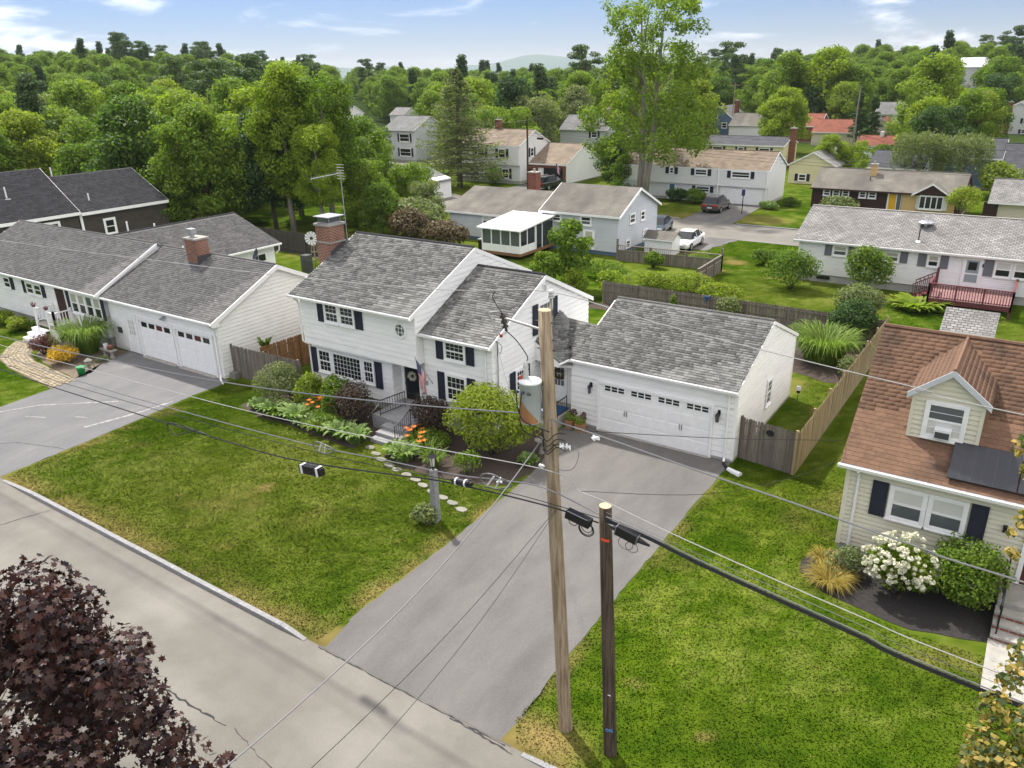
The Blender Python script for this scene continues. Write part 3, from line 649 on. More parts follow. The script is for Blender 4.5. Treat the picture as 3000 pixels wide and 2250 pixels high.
kerb('kerb', -22.3, -5.2, 'long granite kerb between the road and the front lawn with the lamp post', 'LR')
kerb('kerb', 1.95, 18, 'granite kerb at the foot of the two utility poles on the right', 'L')
for i, (a, b, yy) in enumerate(((-15.2, 20, 48.25), (-45, -21.2, 48.8))):
    m = MB(); m.box(a, b, yy, yy+.2, -.1, .12); t = single('kerb', m, 'granite', ('far kerb along the lawn right of the grey car driveway', 'far kerb before the lawn of the white split level house')[i], 'kerb')
# ------------------------------------------------------------------ grass
def inpoly(px, py, poly):
    c = np.zeros(len(px), bool); n = len(poly)
    for i in range(n):
        x1, y1 = poly[i]; x2, y2 = poly[(i+1) % n]
        c ^= ((y1 > py) != (y2 > py)) & (px < (x2-x1)*(py-y1)/(y2-y1+1e-12)+x1)
    return c
BEDS = {}
def grass(name, poly, dens, h, label, seed, holes=(), wd=.03):
    rg = np.random.default_rng(seed); P = np.array(poly); lo, hi = P.min(0), P.max(0); n = int((hi-lo).prod()*dens)
    px, py = rg.uniform(lo[0], hi[0], n), rg.uniform(lo[1], hi[1], n); k = inpoly(px, py, poly)
    for hl in holes: k &= ~inpoly(px, py, hl)
    px, py = px[k], py[k]; n = len(px)
    th = rg.uniform(0, 2*np.pi, n); hh = h*rg.uniform(.6, 1.35, n); ln = rg.uniform(-.7, .7, (n, 2))*hh[:, None]
    V = np.empty((n, 3, 3)); w2 = wd*rg.uniform(.7, 1.3, n)
    V[:, 0] = np.stack([px-np.cos(th)*w2, py-np.sin(th)*w2, np.full(n, -.005)], 1)
    V[:, 1] = np.stack([px+np.cos(th)*w2, py+np.sin(th)*w2, np.full(n, -.005)], 1)
    V[:, 2] = np.stack([px+ln[:, 0]*2.2, py+ln[:, 1]*2.2, hh], 1)
    col = lawn_col(px, py)*(rg.uniform(.5, 1.5, n)[:, None])
    c = np.ones((n*3, 4)); c[:, :3] = np.repeat(col, 3, 0)
    o = put(name, np_mesh(name, V.reshape(-1, 3), np.arange(n*3).reshape(-1, 3), 'grass_mat', False, c)); tag(o, label, 'grass', None, 'stuff')
# ------------------------------------------------------------------ planting helpers
def leaf_mesh(name, P, Nrm, size, mat, rng, aspect=.55, kind='leaf', droop=0.0):
    """one leaf per point: P (n,3), Nrm (n,3) facing, size (n,)"""
    n = len(P); Nrm = Nrm/np.maximum(np.linalg.norm(Nrm, axis=1, keepdims=True), 1e-6)
    a = rng.normal(size=(n, 3)); a[:, 2] -= droop
    T = a-(a*Nrm).sum(1, keepdims=True)*Nrm; T /= np.maximum(np.linalg.norm(T, axis=1, keepdims=True), 1e-6)
    B = np.cross(Nrm, T); s = size[:, None]
    if kind == 'leaf':
        sh = [(-.5, 0, 0), (0, .5*aspect, .06), (.5, 0, -.05), (0, -.5*aspect, .06)]
    elif kind == 'maple':
        k = [(-.50, 0), (-.22, .20), (-.30, .48), (.02, .26), (.22, .50), (.26, .16), (.55, 0), (.26, -.16), (.22, -.50), (.02, -.26), (-.30, -.48), (-.22, -.20)]
        sh = [(x, y, -.10*abs(y)-.06*x) for x, y in k]
    V = np.stack([P+(T*x+B*y+Nrm*z)*s for x, y, z in sh], 1)
    k = len(sh)
    return np_mesh(name, V.reshape(-1, 3), np.arange(n*k).reshape(-1, k), mat)
def shell_pts(rng, n, c, r, inner=.55, up=.25):
    """points through an ellipsoid, denser towards its skin, with outward facings"""
    d = rng.normal(size=(n, 3)); d /= np.linalg.norm(d, axis=1, keepdims=True)
    rad = (inner**3+(1-inner**3)*rng.random(n))**(1/3)
    P = np.asarray(c)+d*rad[:, None]*np.asarray(r)
    N = d*.8+rng.normal(size=(n, 3))*.55; N[:, 2] += up
    return P, N
def clump_crown(rng, clumps, n, size, up=.3, inner=.45):
    """leaves over many clumps (x,y,z,rx,ry,rz), shared out by clump surface"""
    C = np.array(clumps); w = (C[:, 3]*C[:, 5]); w = w/w.sum(); k = rng.choice(len(C), n, p=w)
    d = rng.normal(size=(n, 3)); d /= np.linalg.norm(d, axis=1, keepdims=True)
    rad = (inner**3+(1-inner**3)*rng.random(n))**(1/3)
    P = C[k, :3]+d*rad[:, None]*C[k, 3:6]
    N = d*.75+rng.normal(size=(n, 3))*.55; N[:, 2] += up
    return P, N, size*rng.uniform(.65, 1.35, n)
def env_clumps(rng, n, h0, h1, prof, rc, flat=.7, lean=(0, 0), edge=.62):
    """clump centres through a crown between h0 and h1; prof(t) gives its radius at height fraction t"""
    out = []
    for i in range(n):
        t = rng.random()**.9; a = rng.random()*2*math.pi; R0 = prof(t); q = R0*(edge+(1-edge)*rng.random())*(.35+.65*rng.random()**.4)
        r = rc*rng.uniform(.65, 1.25)
        out.append((q*math.cos(a)+lean[0]*t, q*math.sin(a)+lean[1]*t, h0+(h1-h0)*t, r, r, r*flat))
    return out
def trunk_mb(rng, h, r, limbs, reach, fork=None, n=7):
    """tapered trunk and limbs"""
    m = MB(); pts = [(0, 0, -.2)]; x = y = 0.0
    for i in range(1, 6): x += rng.normal()*.04*h/6; y += rng.normal()*.04*h/6; pts.append((x, y, h*i/5))
    m.tube(pts, [r*1.25, r, r*.85, r*.7, r*.5, r*.18], n)
    for k in range(limbs):
        t = rng.uniform(.35, .85); i = min(int(t*5), 4); p = Vector(pts[i]).lerp(Vector(pts[i+1]), t*5-i); a = rng.random()*6.283; L = reach*rng.uniform(.6, 1.05)*(1.15-t*.5)
        d = Vector((math.cos(a), math.sin(a), rng.uniform(.45, 1.1)))
        q = p+d*L*.5; e = q+Vector((d.x, d.y, d.z*.55))*L*.5
        m.tube([p, q, e], [r*.42*(1.1-t*.6), r*.26*(1.1-t*.6), r*.07], 5)
    return m
TREES = {}
def tree_kind(key, seed, h, crown_r, n_clump, n_leaf, leaf, mat, prof, h0=.25, rc=1.2, flat=.7, bark='bark', limbs=7, tr=None, kind='leaf', inner=.45, edge=.62, aspect=.6, up=.3):
    """makes trunk and crown meshes once; copies share them"""
    rng = np.random.default_rng(seed)
    cl = env_clumps(rng, n_clump, h*h0+rc*.6, h-rc*flat*.8, lambda t: crown_r*prof(t), rc, flat, edge=edge)
    P, N, S = clump_crown(rng, cl, n_leaf, leaf, up, inner)
    me = leaf_mesh('crown', P, N, S, mat, rng, aspect, kind)
    tm = trunk_mb(rng, h*.86, tr or h*.017, limbs, crown_r*.8).mesh('trunk', bark, True)
    TREES[key] = (tm, me); return TREES[key]
def tree(key, name, label, loc, s=1.0, rot=0.0, group=None, cat='tree', sz=None, mat=None):
    t = thing(name, label, cat, loc, rot, group, local=True); t.scale = (s, s, sz or s)
    a = put('trunk', TREES[key][0], t); b = put('crown', TREES[key][1], t)
    if mat:
        b.material_slots[0].link = 'OBJECT'; b.material_slots[0].material = MATS[mat]
    return t
def shrub(name, label, loc, rx, ry, rz, mat, n=2200, leaf=.11, seed=1, cat='shrub', bumps=14, group=None, stem=True, aspect=.6, inner=.6, zc=None, kind='leaf', up=.35, bumpr=.42):
    rng = np.random.default_rng(seed); t = thing(name, label, cat, loc, 0, group, local=True)
    zc = rz*.95 if zc is None else zc
    cl = [(0, 0, zc, rx*.74, ry*.74, rz*.78)]
    for i in range(bumps):
        d = rng.normal(size=3); d /= np.linalg.norm(d); d[2] = abs(d[2])*1.1-.35
        b = bumpr*rng.uniform(.7, 1.2); q = .62
        cl.append((d[0]*rx*q, d[1]*ry*q, zc+d[2]*rz*q, rx*b, ry*b, rz*b))
    P, N, S = clump_crown(rng, cl, n, leaf, up, inner); P[:, 2] = np.maximum(P[:, 2], .03)
    put('foliage', leaf_mesh('foliage', P, N, S, mat, rng, aspect, kind), t)
    if stem:
        m = MB()
        for k in range(5):
            a = k*1.26+rng.random(); m.tube([(0, 0, -.05), (math.cos(a)*rx*.3, math.sin(a)*ry*.3, zc*.6), (math.cos(a)*rx*.55, math.sin(a)*ry*.55, zc*1.1)], [.04, .025, .01], 5)
        put('stem', m.mesh('stem', 'bark', True), t)
    return t
def blades(rng, n, r0, reach, h, w, segs=3, spread=1.0, fold=.0, el=(.25, 1.0)):
    """arching leaves from a tuft: arrays of verts and quads"""
    V = []; F = []; 
    for i in range(n):
        a = rng.random()*6.283; b = rng.random()**.5*r0; L = rng.uniform(.65, 1.1); e = rng.uniform(*el)
        o = np.array([math.cos(a)*b, math.sin(a)*b, 0]); d = np.array([math.cos(a+rng.normal()*.3), math.sin(a+rng.normal()*.3)]); s = np.array([-d[1], d[0]])
        base = len(V)
        for k in range(segs+1):
            t = k/segs; hz = h*L*(math.sin(t*math.pi*(.42+.42*(1-e)))); rr = reach*L*t*(1.15-.75*e)*spread
            p = o+np.array([d[0]*rr, d[1]*rr, hz]); ww = w*(1-.92*t**2.2)*(.5+.5*min(1, t*4)) if fold == 0 else w*math.sin(math.pi*(.12+.86*t))
            V.append((p[0]-s[0]*ww/2, p[1]-s[1]*ww/2, p[2]+.02)); V.append((p[0]+s[0]*ww/2, p[1]+s[1]*ww/2, p[2]+.02))
        for k in range(segs): q = base+2*k; F.append((q, q+1, q+3, q+2))
    return np.array(V), np.array(F)
def tuft(name, label, loc, n, reach, h, w, mat, seed, r0=.2, segs=3, fold=0, cat='plant', group=None, flowers=0, el=(.25, 1.0), spread=1.0):
    rng = np.random.default_rng(seed); t = thing(name, label, cat, loc, rng.random()*6, group, local=True)
    V, F = blades(rng, n, r0, reach, h, w, segs, spread, fold, el)
    put('leaves', np_mesh('leaves', V, F, mat), t)
    if flowers:
        st = MB()
        for i in range(flowers):
            a = rng.random()*6.283; b = reach*rng.uniform(.2, .8); hh = h*rng.uniform(1.15, 1.5); tip = (math.cos(a)*b, math.sin(a)*b, hh)
            st.tube([(tip[0]*.3, tip[1]*.3, .03), (tip[0]*.8, tip[1]*.8, hh*.7), tip], .008, 4)
            f = MB(); c = Vector(tip)
            for k in range(6):
                q = k*math.pi/3+rng.random()*.2; d = Vector((math.cos(q), math.sin(q), .5)); s = Vector((-math.sin(q), math.cos(q), 0))
                f.add([c, c+d*.07+s*.035, c+d*.13, c+d*.07-s*.035], [(0, 1, 2, 3)])
            f.build('flower', 'petal_orange', t)
        st.build('flower_stalks', 'leaf_green', t)
    return t
# ================================================================== the white house with the two-car garage
H = thing('house', 'white clapboard house with navy shutters, grey roofs and a two-car garage', 'house', (-10, 1, 0))
WS = 'white_siding'
# --- tall block on the left
m = MB(); m.extr([(-3.42, 2.75), (5.3, 2.75), (5.3, 5.0), (.96, 6.88), (-3.42, 4.96)], 'x', -18.45, -11.52)
wall = m.build('upper_wall', WS, H)
clapboards(wall, 'F', -3.42, -18.47, -11.50, 2.72, 4.94, .235, WS)
gk = (7.04-5.0)/(.96+3.73)
wgab = lambda z: (max(-3.42, -3.73+(z+.10-5.0)/gk), min(5.3, 5.65-(z+.10-5.0)/gk))
clapboards(wall, 'R', -11.52, 0, 0, 4.20, 6.95, .235, WS, width=wgab)
m = MB(); m.box(-18.47, -11.50, -3.46, -3.42, 2.60, 2.72); m.build('overhang_trim', 'white_trim', wall)
m = MB(); m.box(-18.42, -13.34, -3.08, 5.2, .5, 2.75); m.box(-13.34, -11.5, -2.55, 5.2, .5, 2.75)
low = m.build('lower_wall', WS, H)
clapboards(low, 'F', -3.08, -18.44, -13.34, .45, 2.6, .235, WS)
clapboards(low, 'R', -13.34, -3.08, -2.57, .6, 2.6, .235, WS)
m = MB(); m.box(-18.4, -7.95, -3.0, 5.1, -.3, .5); m.build('foundation', 'foundation', H)
roof = slab_x(-18.87, -11.52, [(-3.73, 5.0), (.96, 7.04), (5.65, 5.0)], .12).build('roof', 'shingle_grey', H)
V1 = Vector((0, 4.69, 2.04)).normalized()
shingles(roof, (-18.87, -3.75, 4.992), (1, 0, 0), V1, 7.35, 5.09, .14, .25, 'shingle_grey', keep=120, seed=11)
m = MB(); m.tube([(-18.87, .96, 7.055), (-11.52, .96, 7.055)], .055, 6); m.build('ridge_cap', 'shingle_dark', roof)
m = MB()
for (ya, za, yb, zb) in ((-3.75, 4.985, .96, 7.025), (.96, 7.025, 5.67, 4.985)):
    m.extr([(ya, za), (yb, zb), (yb, zb-.20), (ya, za-.20)], 'x', -11.515, -11.475)
    m.extr([(ya, za), (yb, zb), (yb, zb-.17), (ya, za-.17)], 'x', -18.91, -18.88)
m.build('rake_board', 'white_trim', roof)
m = MB(); m.box(-18.87, -11.52, -3.72, -3.42, 4.86, 4.885); m.box(-18.87, -11.52, -3.735, -3.70, 4.82, 4.98); m.build('soffit', 'white_trim', roof)
gutter(H, -18.92, -11.45, -3.74, 4.97)
pipe(H, [(-18.5, -3.82, 4.86), (-18.5, -3.60, 4.70), (-18.5, -3.52, 4.5), (-18.5, -3.52, 2.7), (-18.5, -3.18, 2.4), (-18.5, -3.18, .15), (-18.5, -3.5, .08)], .045)
# windows of the tall block
shutter(H, 'F', -3.42, -17.32, -16.93, 3.86, 4.84); shutter(H, 'F', -3.42, -14.94, -14.50, 3.86, 4.84)
window(H, 'F', -3.42, -16.90, -15.96, 3.88, 4.85); window(H, 'F', -3.42, -15.95, -14.98, 3.88, 4.85)
o = MB(); ring = lambda r, d: [(-12.32+r*math.cos(R(22.5+45*i)), d, 4.22+r*1.05*math.sin(R(22.5+45*i))) for i in range(8)]
for ro, ri, d0, d1 in ((.37, .27, -3.50, -3.44),):
    A, B_, C_, D_ = ring(ro, d0), ring(ri, d0), ring(ri, d1), ring(ro, d1)
    o.add(A+B_+C_+D_, [q for i in range(8) for q in ((i, (i+1) % 8, 8+(i+1) % 8, 8+i), (8+i, 8+(i+1) % 8, 16+(i+1) % 8, 16+i), (24+i, 24+(i+1) % 8, (i+1) % 8, i))])
ow = o.build('window', 'white_trim', H); ow['label'] = 'octagonal window high on the front wall'
m = MB(); m.add(ring(.28, -3.462), [tuple(range(8))]); m.build('pane', 'glass_grey', ow)
m = MB(); [m.box(-12.32+dx-.011, -12.32+dx+.011, -3.475, -3.463, 3.96, 4.48) for dx in (-.1, .1)]; [m.box(-12.58, -12.06, -3.478, -3.463, 4.22+dz-.011, 4.22+dz+.011) for dz in (-.1, .1)]; m.build('glazing_bars', 'white_trim', ow)
shutter(H, 'F', -3.08, -18.50, -18.10, 1.04, 2.33); shutter(H, 'F', -3.08, -14.33, -13.92, 1.04, 2.33)
window(H, 'F', -3.08, -18.05, -17.12, 1.15, 2.34); window(H, 'F', -3.08, -15.12, -14.38, 1.15, 2.34)
pw = window(H, 'F', -3.08, -17.10, -15.14, 1.10, 2.34, cols=8, rows=5, sashes=1); pw['label'] = 'wide picture window of forty small panes'
# front door in its recess
m = MB(); m.box(-13.14, -13.02, -2.66, -2.55, .62, 2.45); m.box(-12.16, -12.04, -2.66, -2.55, .62, 2.45); m.box(-13.02, -12.16, -2.66, -2.55, 2.33, 2.45)
dr = m.build('front_door', 'white_trim', H)
m = MB(); m.box(-13.02, -12.16, -2.60, -2.56, .62, 2.33); m.build('storm_door', 'black_metal', dr)
m = MB(); m.box(-12.92, -12.26, -2.615, -2.602, .95, 2.24); m.build('pane', 'glass', dr)
m = MB(); m.tube([(-12.97, -2.62, 1.30), (-12.97, -2.68, 1.33), (-12.97, -2.68, 1.5), (-12.97, -2.62, 1.53)], .012, 5); m.build('handle', 'grey_metal', dr)
# --- lower wing to its right
m = MB(); m.extr([(-2.94, .5), (5.1, .5), (5.1, 4.14), (1.06, 6.05), (-2.94, 4.16)], 'x', -11.52, -7.92)
ww = m.build('wing_wall', WS, H)
clapboards(ww, 'F', -2.94, -11.50, -7.90, .35, 4.15, .235, WS)
wk = (6.20-4.20)/(1.06+3.24)
clapboards(ww, 'R', -7.92, 0, 0, .35, 6.12, .235, WS, width=lambda z: (max(-2.94, -3.24+(z+.10-4.20)/wk), min(5.1, 5.36-(z+.10-4.20)/wk)))
wr = slab_x(-11.49, -7.82, [(-3.24, 4.20), (1.06, 6.20), (5.36, 4.20)], .12).build('wing_roof', 'shingle_grey', H)
V2 = Vector((0, 4.30, 2.0)).normalized()
shingles(wr, (-11.44, -3.26, 4.192), (1, 0, 0), V2, 3.62, 4.72, .14, .25, 'shingle_grey', keep=70, seed=12)
m = MB(); m.tube([(-11.44, 1.06, 6.215), (-7.82, 1.06, 6.215)], .055, 6); m.build('ridge_cap', 'shingle_dark', wr)
m = MB()
for (ya, za, yb, zb) in ((-3.26, 4.185, 1.06, 6.185), (1.06, 6.185, 5.38, 4.185)):
    m.extr([(ya, za), (yb, zb), (yb, zb-.19), (ya, za-.19)], 'x', -7.818, -7.78)
m.build('rake_board', 'white_trim', wr)
m = MB(); m.box(-11.46, -7.82, -3.235, -2.94, 4.06, 4.085); m.box(-11.46, -7.82, -3.25, -3.215, 4.03, 4.18); m.build('soffit', 'white_trim', wr)
gutter(H, -11.46, -7.78, -3.25, 4.17)
pipe(H, [(-8.2, -3.33, 4.06), (-8.2, -3.1, 3.9), (-8.2, -3.02, 3.7), (-8.2, -3.02, .15)], .045)
for z0, z1 in ((3.10, 4.02), (1.25, 2.52)):
    shutter(H, 'F', -2.94, -10.79, -10.40, z0, z1); shutter(H, 'F', -2.94, -9.19, -8.79, z0, z1)
    window(H, 'F', -2.94, -10.37, -9.22, z0+.02, z1, cols=4)
shutter(H, 'R', -7.92, .06, .45, 3.68, 5.04); shutter(H, 'R', -7.92, 1.72, 2.11, 3.68, 5.04); window(H, 'R', -7.92, .50, 1.68, 3.70, 5.04, cols=3)
shutter(H, 'R', -7.92, -1.76, -1.38, 1.50, 2.55); shutter(H, 'R', -7.92, -.58, -.24, 1.50, 2.55); window(H, 'R', -7.92, -1.36, -.60, 1.52, 2.55, cols=3)
m = MB(); m.box(-7.90, -7.86, .92, 1.20, 5.48, 5.80); vt = m.build('gable_vent', 'white_trim', H)
m = MB(); [m.box(-7.858, -7.845, .95, 1.17, 5.50+i*.055, 5.525+i*.055) for i in range(5)]; m.build('louvre', 'grey_metal', vt)
# the service mast beside the front corner of the wing
m = MB(); m.tube([(-7.82, -2.68, .9), (-7.82, -2.68, 4.3)], .03, 6); m.tube([(-7.82, -2.68, 4.3), (-7.78, -2.75, 4.42), (-7.74, -2.85, 4.36)], .035, 6)
ms = m.build('service_mast', 'grey_metal', H)
m = MB(); m.tube([(-7.74, -2.85, 4.36), (-7.6, -2.95, 4.1), (-7.66, -2.9, 3.75), (-7.78, -2.72, 3.7)], .012, 5); m.tube([(-7.75, -2.85, 4.36), (-7.5, -2.8, 4.15), (-7.62, -2.75, 3.8), (-7.8, -2.72, 3.85)], .012, 5); m.build('drip_loop', 'wire_black', ms)
# --- garage
m = MB(); m.extr([(.2, .0), (7.95, .0), (7.95, 3.0), (4.0, 4.62), (.2, 2.98)], 'x', -5.95, 1.2)
gw = m.build('garage_wall', WS, H)
zt = 2.27
clapboards(gw, 'F', .2, -6.0, 1.22, zt, 3.0, .235, WS)
clapboards(gw, 'F', .2, -6.0, -4.68, .12, zt, .235, WS); clapboards(gw, 'F', .2, .34, 1.22, .12, zt, .235, WS)
gk2 = (4.77-3.06)/(4.0-.01)
clapboards(gw, 'R', 1.2, 0, 0, .12, 4.66, .235, 'white_siding', width=lambda z: (max(.2, .01+(z+.09-3.06)/gk2), min(7.95, 8.15-(z+.09-3.06)/((4.77-3.06)/4.15))))
m = MB(); m.box(1.13, 1.255, .145, .27, .1, 3.0); m.build('corner_board', 'white_trim', gw); m = MB(); m.box(1.20, 1.25, 7.87, 7.96, .1, 3.0); m.build('corner_board', 'white_trim', gw)
m = MB(); m.box(-5.98, 1.24, .19, 7.9, -.1, .11); m.build('sill_course', 'foundation', gw)
gr = slab_x(-5.80, 1.25, [(.01, 3.06), (4.0, 4.77), (8.15, 3.06)], .11).build('garage_roof', 'shingle_grey', H)
V3 = Vector((0, 3.99, 1.71)).normalized()
shingles(gr, (-5.80, -.01, 3.052), (1, 0, 0), V3, 7.07, 4.33, .14, .25, 'shingle_grey', keep=110, seed=13)
m = MB(); m.tube([(-5.8, 4.0, 4.78), (1.26, 4.0, 4.78)], .05, 6); m.build('ridge_cap', 'shingle_grey', gr)
m = MB()
for (ya, za, yb, zb) in ((-.01, 3.045, 4.0, 4.755), (4.0, 4.755, 8.17, 3.045)): m.extr([(ya, za), (yb, zb), (yb, zb-.15), (ya, za-.15)], 'x', 1.252, 1.28)
m.build('rake_board', 'white_trim', gr)
m = MB(); m.box(-5.95, 1.25, .02, .2, 2.93, 2.955); m.box(-5.95, 1.25, .005, .03, 2.90, 3.04); m.build('soffit', 'white_trim', gr)
gutter(H, -5.95, 1.28, .0, 3.03)
pipe(H, [(.92, -.06, 2.94), (.92, .06, 2.8), (.92, .12, 2.62), (.92, .12, .16), (.98, -.12, .07)], .045)
m = MB(); m.tube([(.98, -.12, .07), (1.22, -.42, .05)], .055, 8); m.build('drain_elbow', 'black_metal', H)
# garage door: opening trim, panelled leaf, lights of small panes
m = MB(); m.box(-4.70, -4.60, .09, .197, 0, zt); m.box(.27, .36, .09, .197, 0, zt); m.box(-4.60, .27, .09, .197, 2.16, zt)
gd = m.build('garage_door', 'white_trim', H)
m = MB(); m.box(-4.60, .27, .165, .197, .03, 2.16); m.build('door_leaf', 'white_trim', gd)
for r in range(4):
    for c in range(8):
        a = -4.57+c*.604; z = .07+r*.525
        if r == 3: continue
        m = MB(); m.box(a+.04, a+.564, .150, .164, z+.05, z+.47); m.build('panel', 'white_trim', gd)
for c in range(4):
    a = -4.42+c*1.208; m = MB()
    m.box(a, a+.98, .142, .164, 1.86, 1.885); m.box(a, a+.98, .142, .164, 2.105, 2.13); m.box(a, a+.98, .144, .164, 1.985, 2.005)
    for k in range(4): m.box(a+k*.31, a+k*.31+.05, .140, .164, 1.885, 2.105)
    m.build('glazing_bars', 'white_trim', gd)
    for k in range(3):
        for j in range(2):
            g = MB(); g.box(a+.05+k*.31, a+.31+k*.31, .152, .1635, 1.887+j*.12, 1.984+j*.12); g.build('pane', 'glass', gd)
for hx in (-3.43, -3.33, -1.0, -.90):
    m = MB(); m.tube([(hx, .15, .90), (hx, .115, .93), (hx, .115, 1.10), (hx, .15, 1.13)], .014, 5); m.build('handle', 'black_metal', gd)
m = MB(); m.box(-4.62, .29, .0, .16, .014, .03); m.build('threshold', 'concrete', gd)
window(H, 'R', 1.2, 3.95, 4.65, .95, 2.15, cols=2, rows=2)
# lanterns each side of the garage door
for i, (lx, sd) in enumerate(((-5.02, 'left'), (.56, 'right'))):
    m = MB(); m.box(lx-.05, lx+.05, .13, .175, 1.88, 2.10); m.tube([(lx, .14, 2.06), (lx, .02, 2.14), (lx, -.02, 2.04)], .012, 5); m.lathe((lx, -.02, 1.95), [(.10, 0), (.03, .09), (.015, .12)], 6); m.lathe((lx, -.02, 1.66), [(.055, 0), (.06, .02)], 6)
    for k in range(6): t = k*math.pi/3; m.tube([(lx+.058*math.cos(t), -.02+.058*math.sin(t), 1.67), (lx+.085*math.cos(t), -.02+.085*math.sin(t), 1.95)], .008, 4)
    ln = m.build('lantern', 'black_metal', H); g = MB(); g.lathe((lx, -.02, 1.68), [(.045, 0), (.07, .26)], 6); g.build('lantern_glass', 'glass_grey', ln)
m = MB(); m.box(-6.16, -6.08, .06, .18, 2.72, 2.85); m.build('camera_box', 'black_metal', H)
# --- covered link between wing and garage
m = MB(); m.box(-7.95, -5.9, .95, 4.0, .0, 3.3); lw = m.build('link_wall', WS, H)
clapboards(lw, 'F', .95, -7.92, -5.98, .5, 2.9, .235, WS)
m = MB(); m.box(-5.99, -5.96, .2, .95, .3, 2.9); m.build('link_side', WS, H)
_a, _b, _c = Vector((-7.9, .34, 3.46)), Vector((-6.30, -.16, 2.80)), Vector((-7.28, 2.15, 4.02)); _n = (_a-_b).cross(_c-_b)
pz = lambda x, y: _b.z-(_n.x*(x-_b.x)+_n.y*(y-_b.y))/_n.z
m = MB(); A = [tuple(_a), tuple(_b), (-5.90, .10, pz(-5.90, .10)), tuple(_c), (-7.9, 2.4, pz(-7.9, 2.4))]
m.add(A+[(x, y, z-.09) for x, y, z in A], [(0, 1, 2), (0, 2, 3), (0, 3, 4), (7, 6, 5), (8, 7, 5), (9, 8, 5), (0, 5, 6, 1), (1, 6, 7, 2), (2, 7, 8, 3), (3, 8, 9, 4), (4, 9, 5, 0)])
lr = m.build('link_roof', 'shingle_grey', H)
P0 = Vector((-6.30, -.16, 2.80)); Uu = Vector((.0, 1, .0)); Ud = (Vector((-5.92, .10, 3.07))-P0)
nn = (Vector((-7.9, .34, 3.46))-P0).cross(Vector((-7.28, 2.15, 4.0))-P0); nn = nn if nn.z > 0 else -nn; nn.normalize()
Uh = Vector((-nn.y, nn.x, 0)).normalized(); Vh = nn.cross(Uh); Vh = Vh if Vh.z > 0 else -Vh
pl = [((Vector(a)-P0).dot(Uh), (Vector(a)-P0).dot(Vh)) for a in A]
u0, v0 = min(p[0] for p in pl), min(p[1] for p in pl); pl = [(a-u0, b-v0) for a, b in pl]
def in2(u, v): return bool(inpoly(np.array([u-.10, u+.10, u, u]), np.array([v, v, v+.06, v-.06]), pl).all())
shingles(lr, P0+Uh*u0+Vh*v0, Uh, Vh, max(p[0] for p in pl), max(p[1] for p in pl), .14, .25, 'shingle_grey', clip=in2, seed=14)
# the front slope of the link, in line with the garage roof
m = MB(); B5 = [(-5.92, .10, 3.085), (-5.80, .02, 3.055), (-5.80, 2.14, 3.965), (-7.28, 2.15, 3.985)]
m.add(B5+[(x, y, z-.1) for x, y, z in B5], [(0, 1, 2, 3), (7, 6, 5, 4), (0, 4, 5, 1), (2, 6, 7, 3), (3, 7, 4, 0)]); m.add([(-7.28, 2.15, 3.985), (-5.80, 2.14, 3.965), (-5.8, 4.2, 3.05), (-7.9, 4.2, 3.05), (-7.9, 2.4, 4.0)], [(0, 1, 2, 3, 4)])
l2 = m.build('link_front_slope', 'shingle_grey', H)
shingles(l2, (-7.30, .02, 3.055), (1, 0, 0), V3, 1.50, 2.30, .14, .25, 'shingle_grey', clip=lambda u, v: (-7.30+u) > -5.95-1.36*(v/2.30), seed=15)
m = MB(); m.add([(-7.92, .26, 2.55), (-7.92, .30, 3.38), (-6.34, -.14, 2.72), (-6.52, -.10, 2.55), (-7.92, .95, 2.55), (-6.0, .95, 2.55), (-6.0, .18, 2.55)], [(0, 3, 2, 1), (0, 4, 5, 6, 3)]); m.add([(-6.34, -.14, 2.72), (-6.52, -.10, 2.55), (-6.0, .18, 2.55), (-5.95, .14, 2.95)], [(0, 1, 2, 3)])
m.build('porch_fascia', WS, H)
m = MB(); m.tube([(-6.36, -.2, 2.76), (-6.0, -.02, 2.97)], .05, 6); m.build('porch_gutter', 'white_trim', H)
m = MB(); m.box(-7.44, -7.36, .87, .95, .52, 2.36); m.box(-6.70, -6.62, .87, .95, .52, 2.36); m.box(-7.36, -6.70, .87, .95, 2.28, 2.36)
sd = m.build('side_door', 'white_trim', H)
m = MB(); m.box(-7.36, -6.70, .90, .945, .52, 2.28); m.build('door_leaf', 'white_trim', sd)
m = MB(); m.box(-7.27, -6.79, .885, .898, 1.30, 2.15); m.build('pane', 'glass_grey', sd)
m = MB(); [m.box(-7.27+k*.16-.01, -7.27+k*.16+.01, .872, .884, 1.30, 2.15) for k in (1, 2)]; [m.box(-7.27, -6.79, .870, .884, 1.30+k*.283-.01, 1.30+k*.283+.01) for k in (1, 2)]; m.build('glazing_bars', 'white_trim', sd)
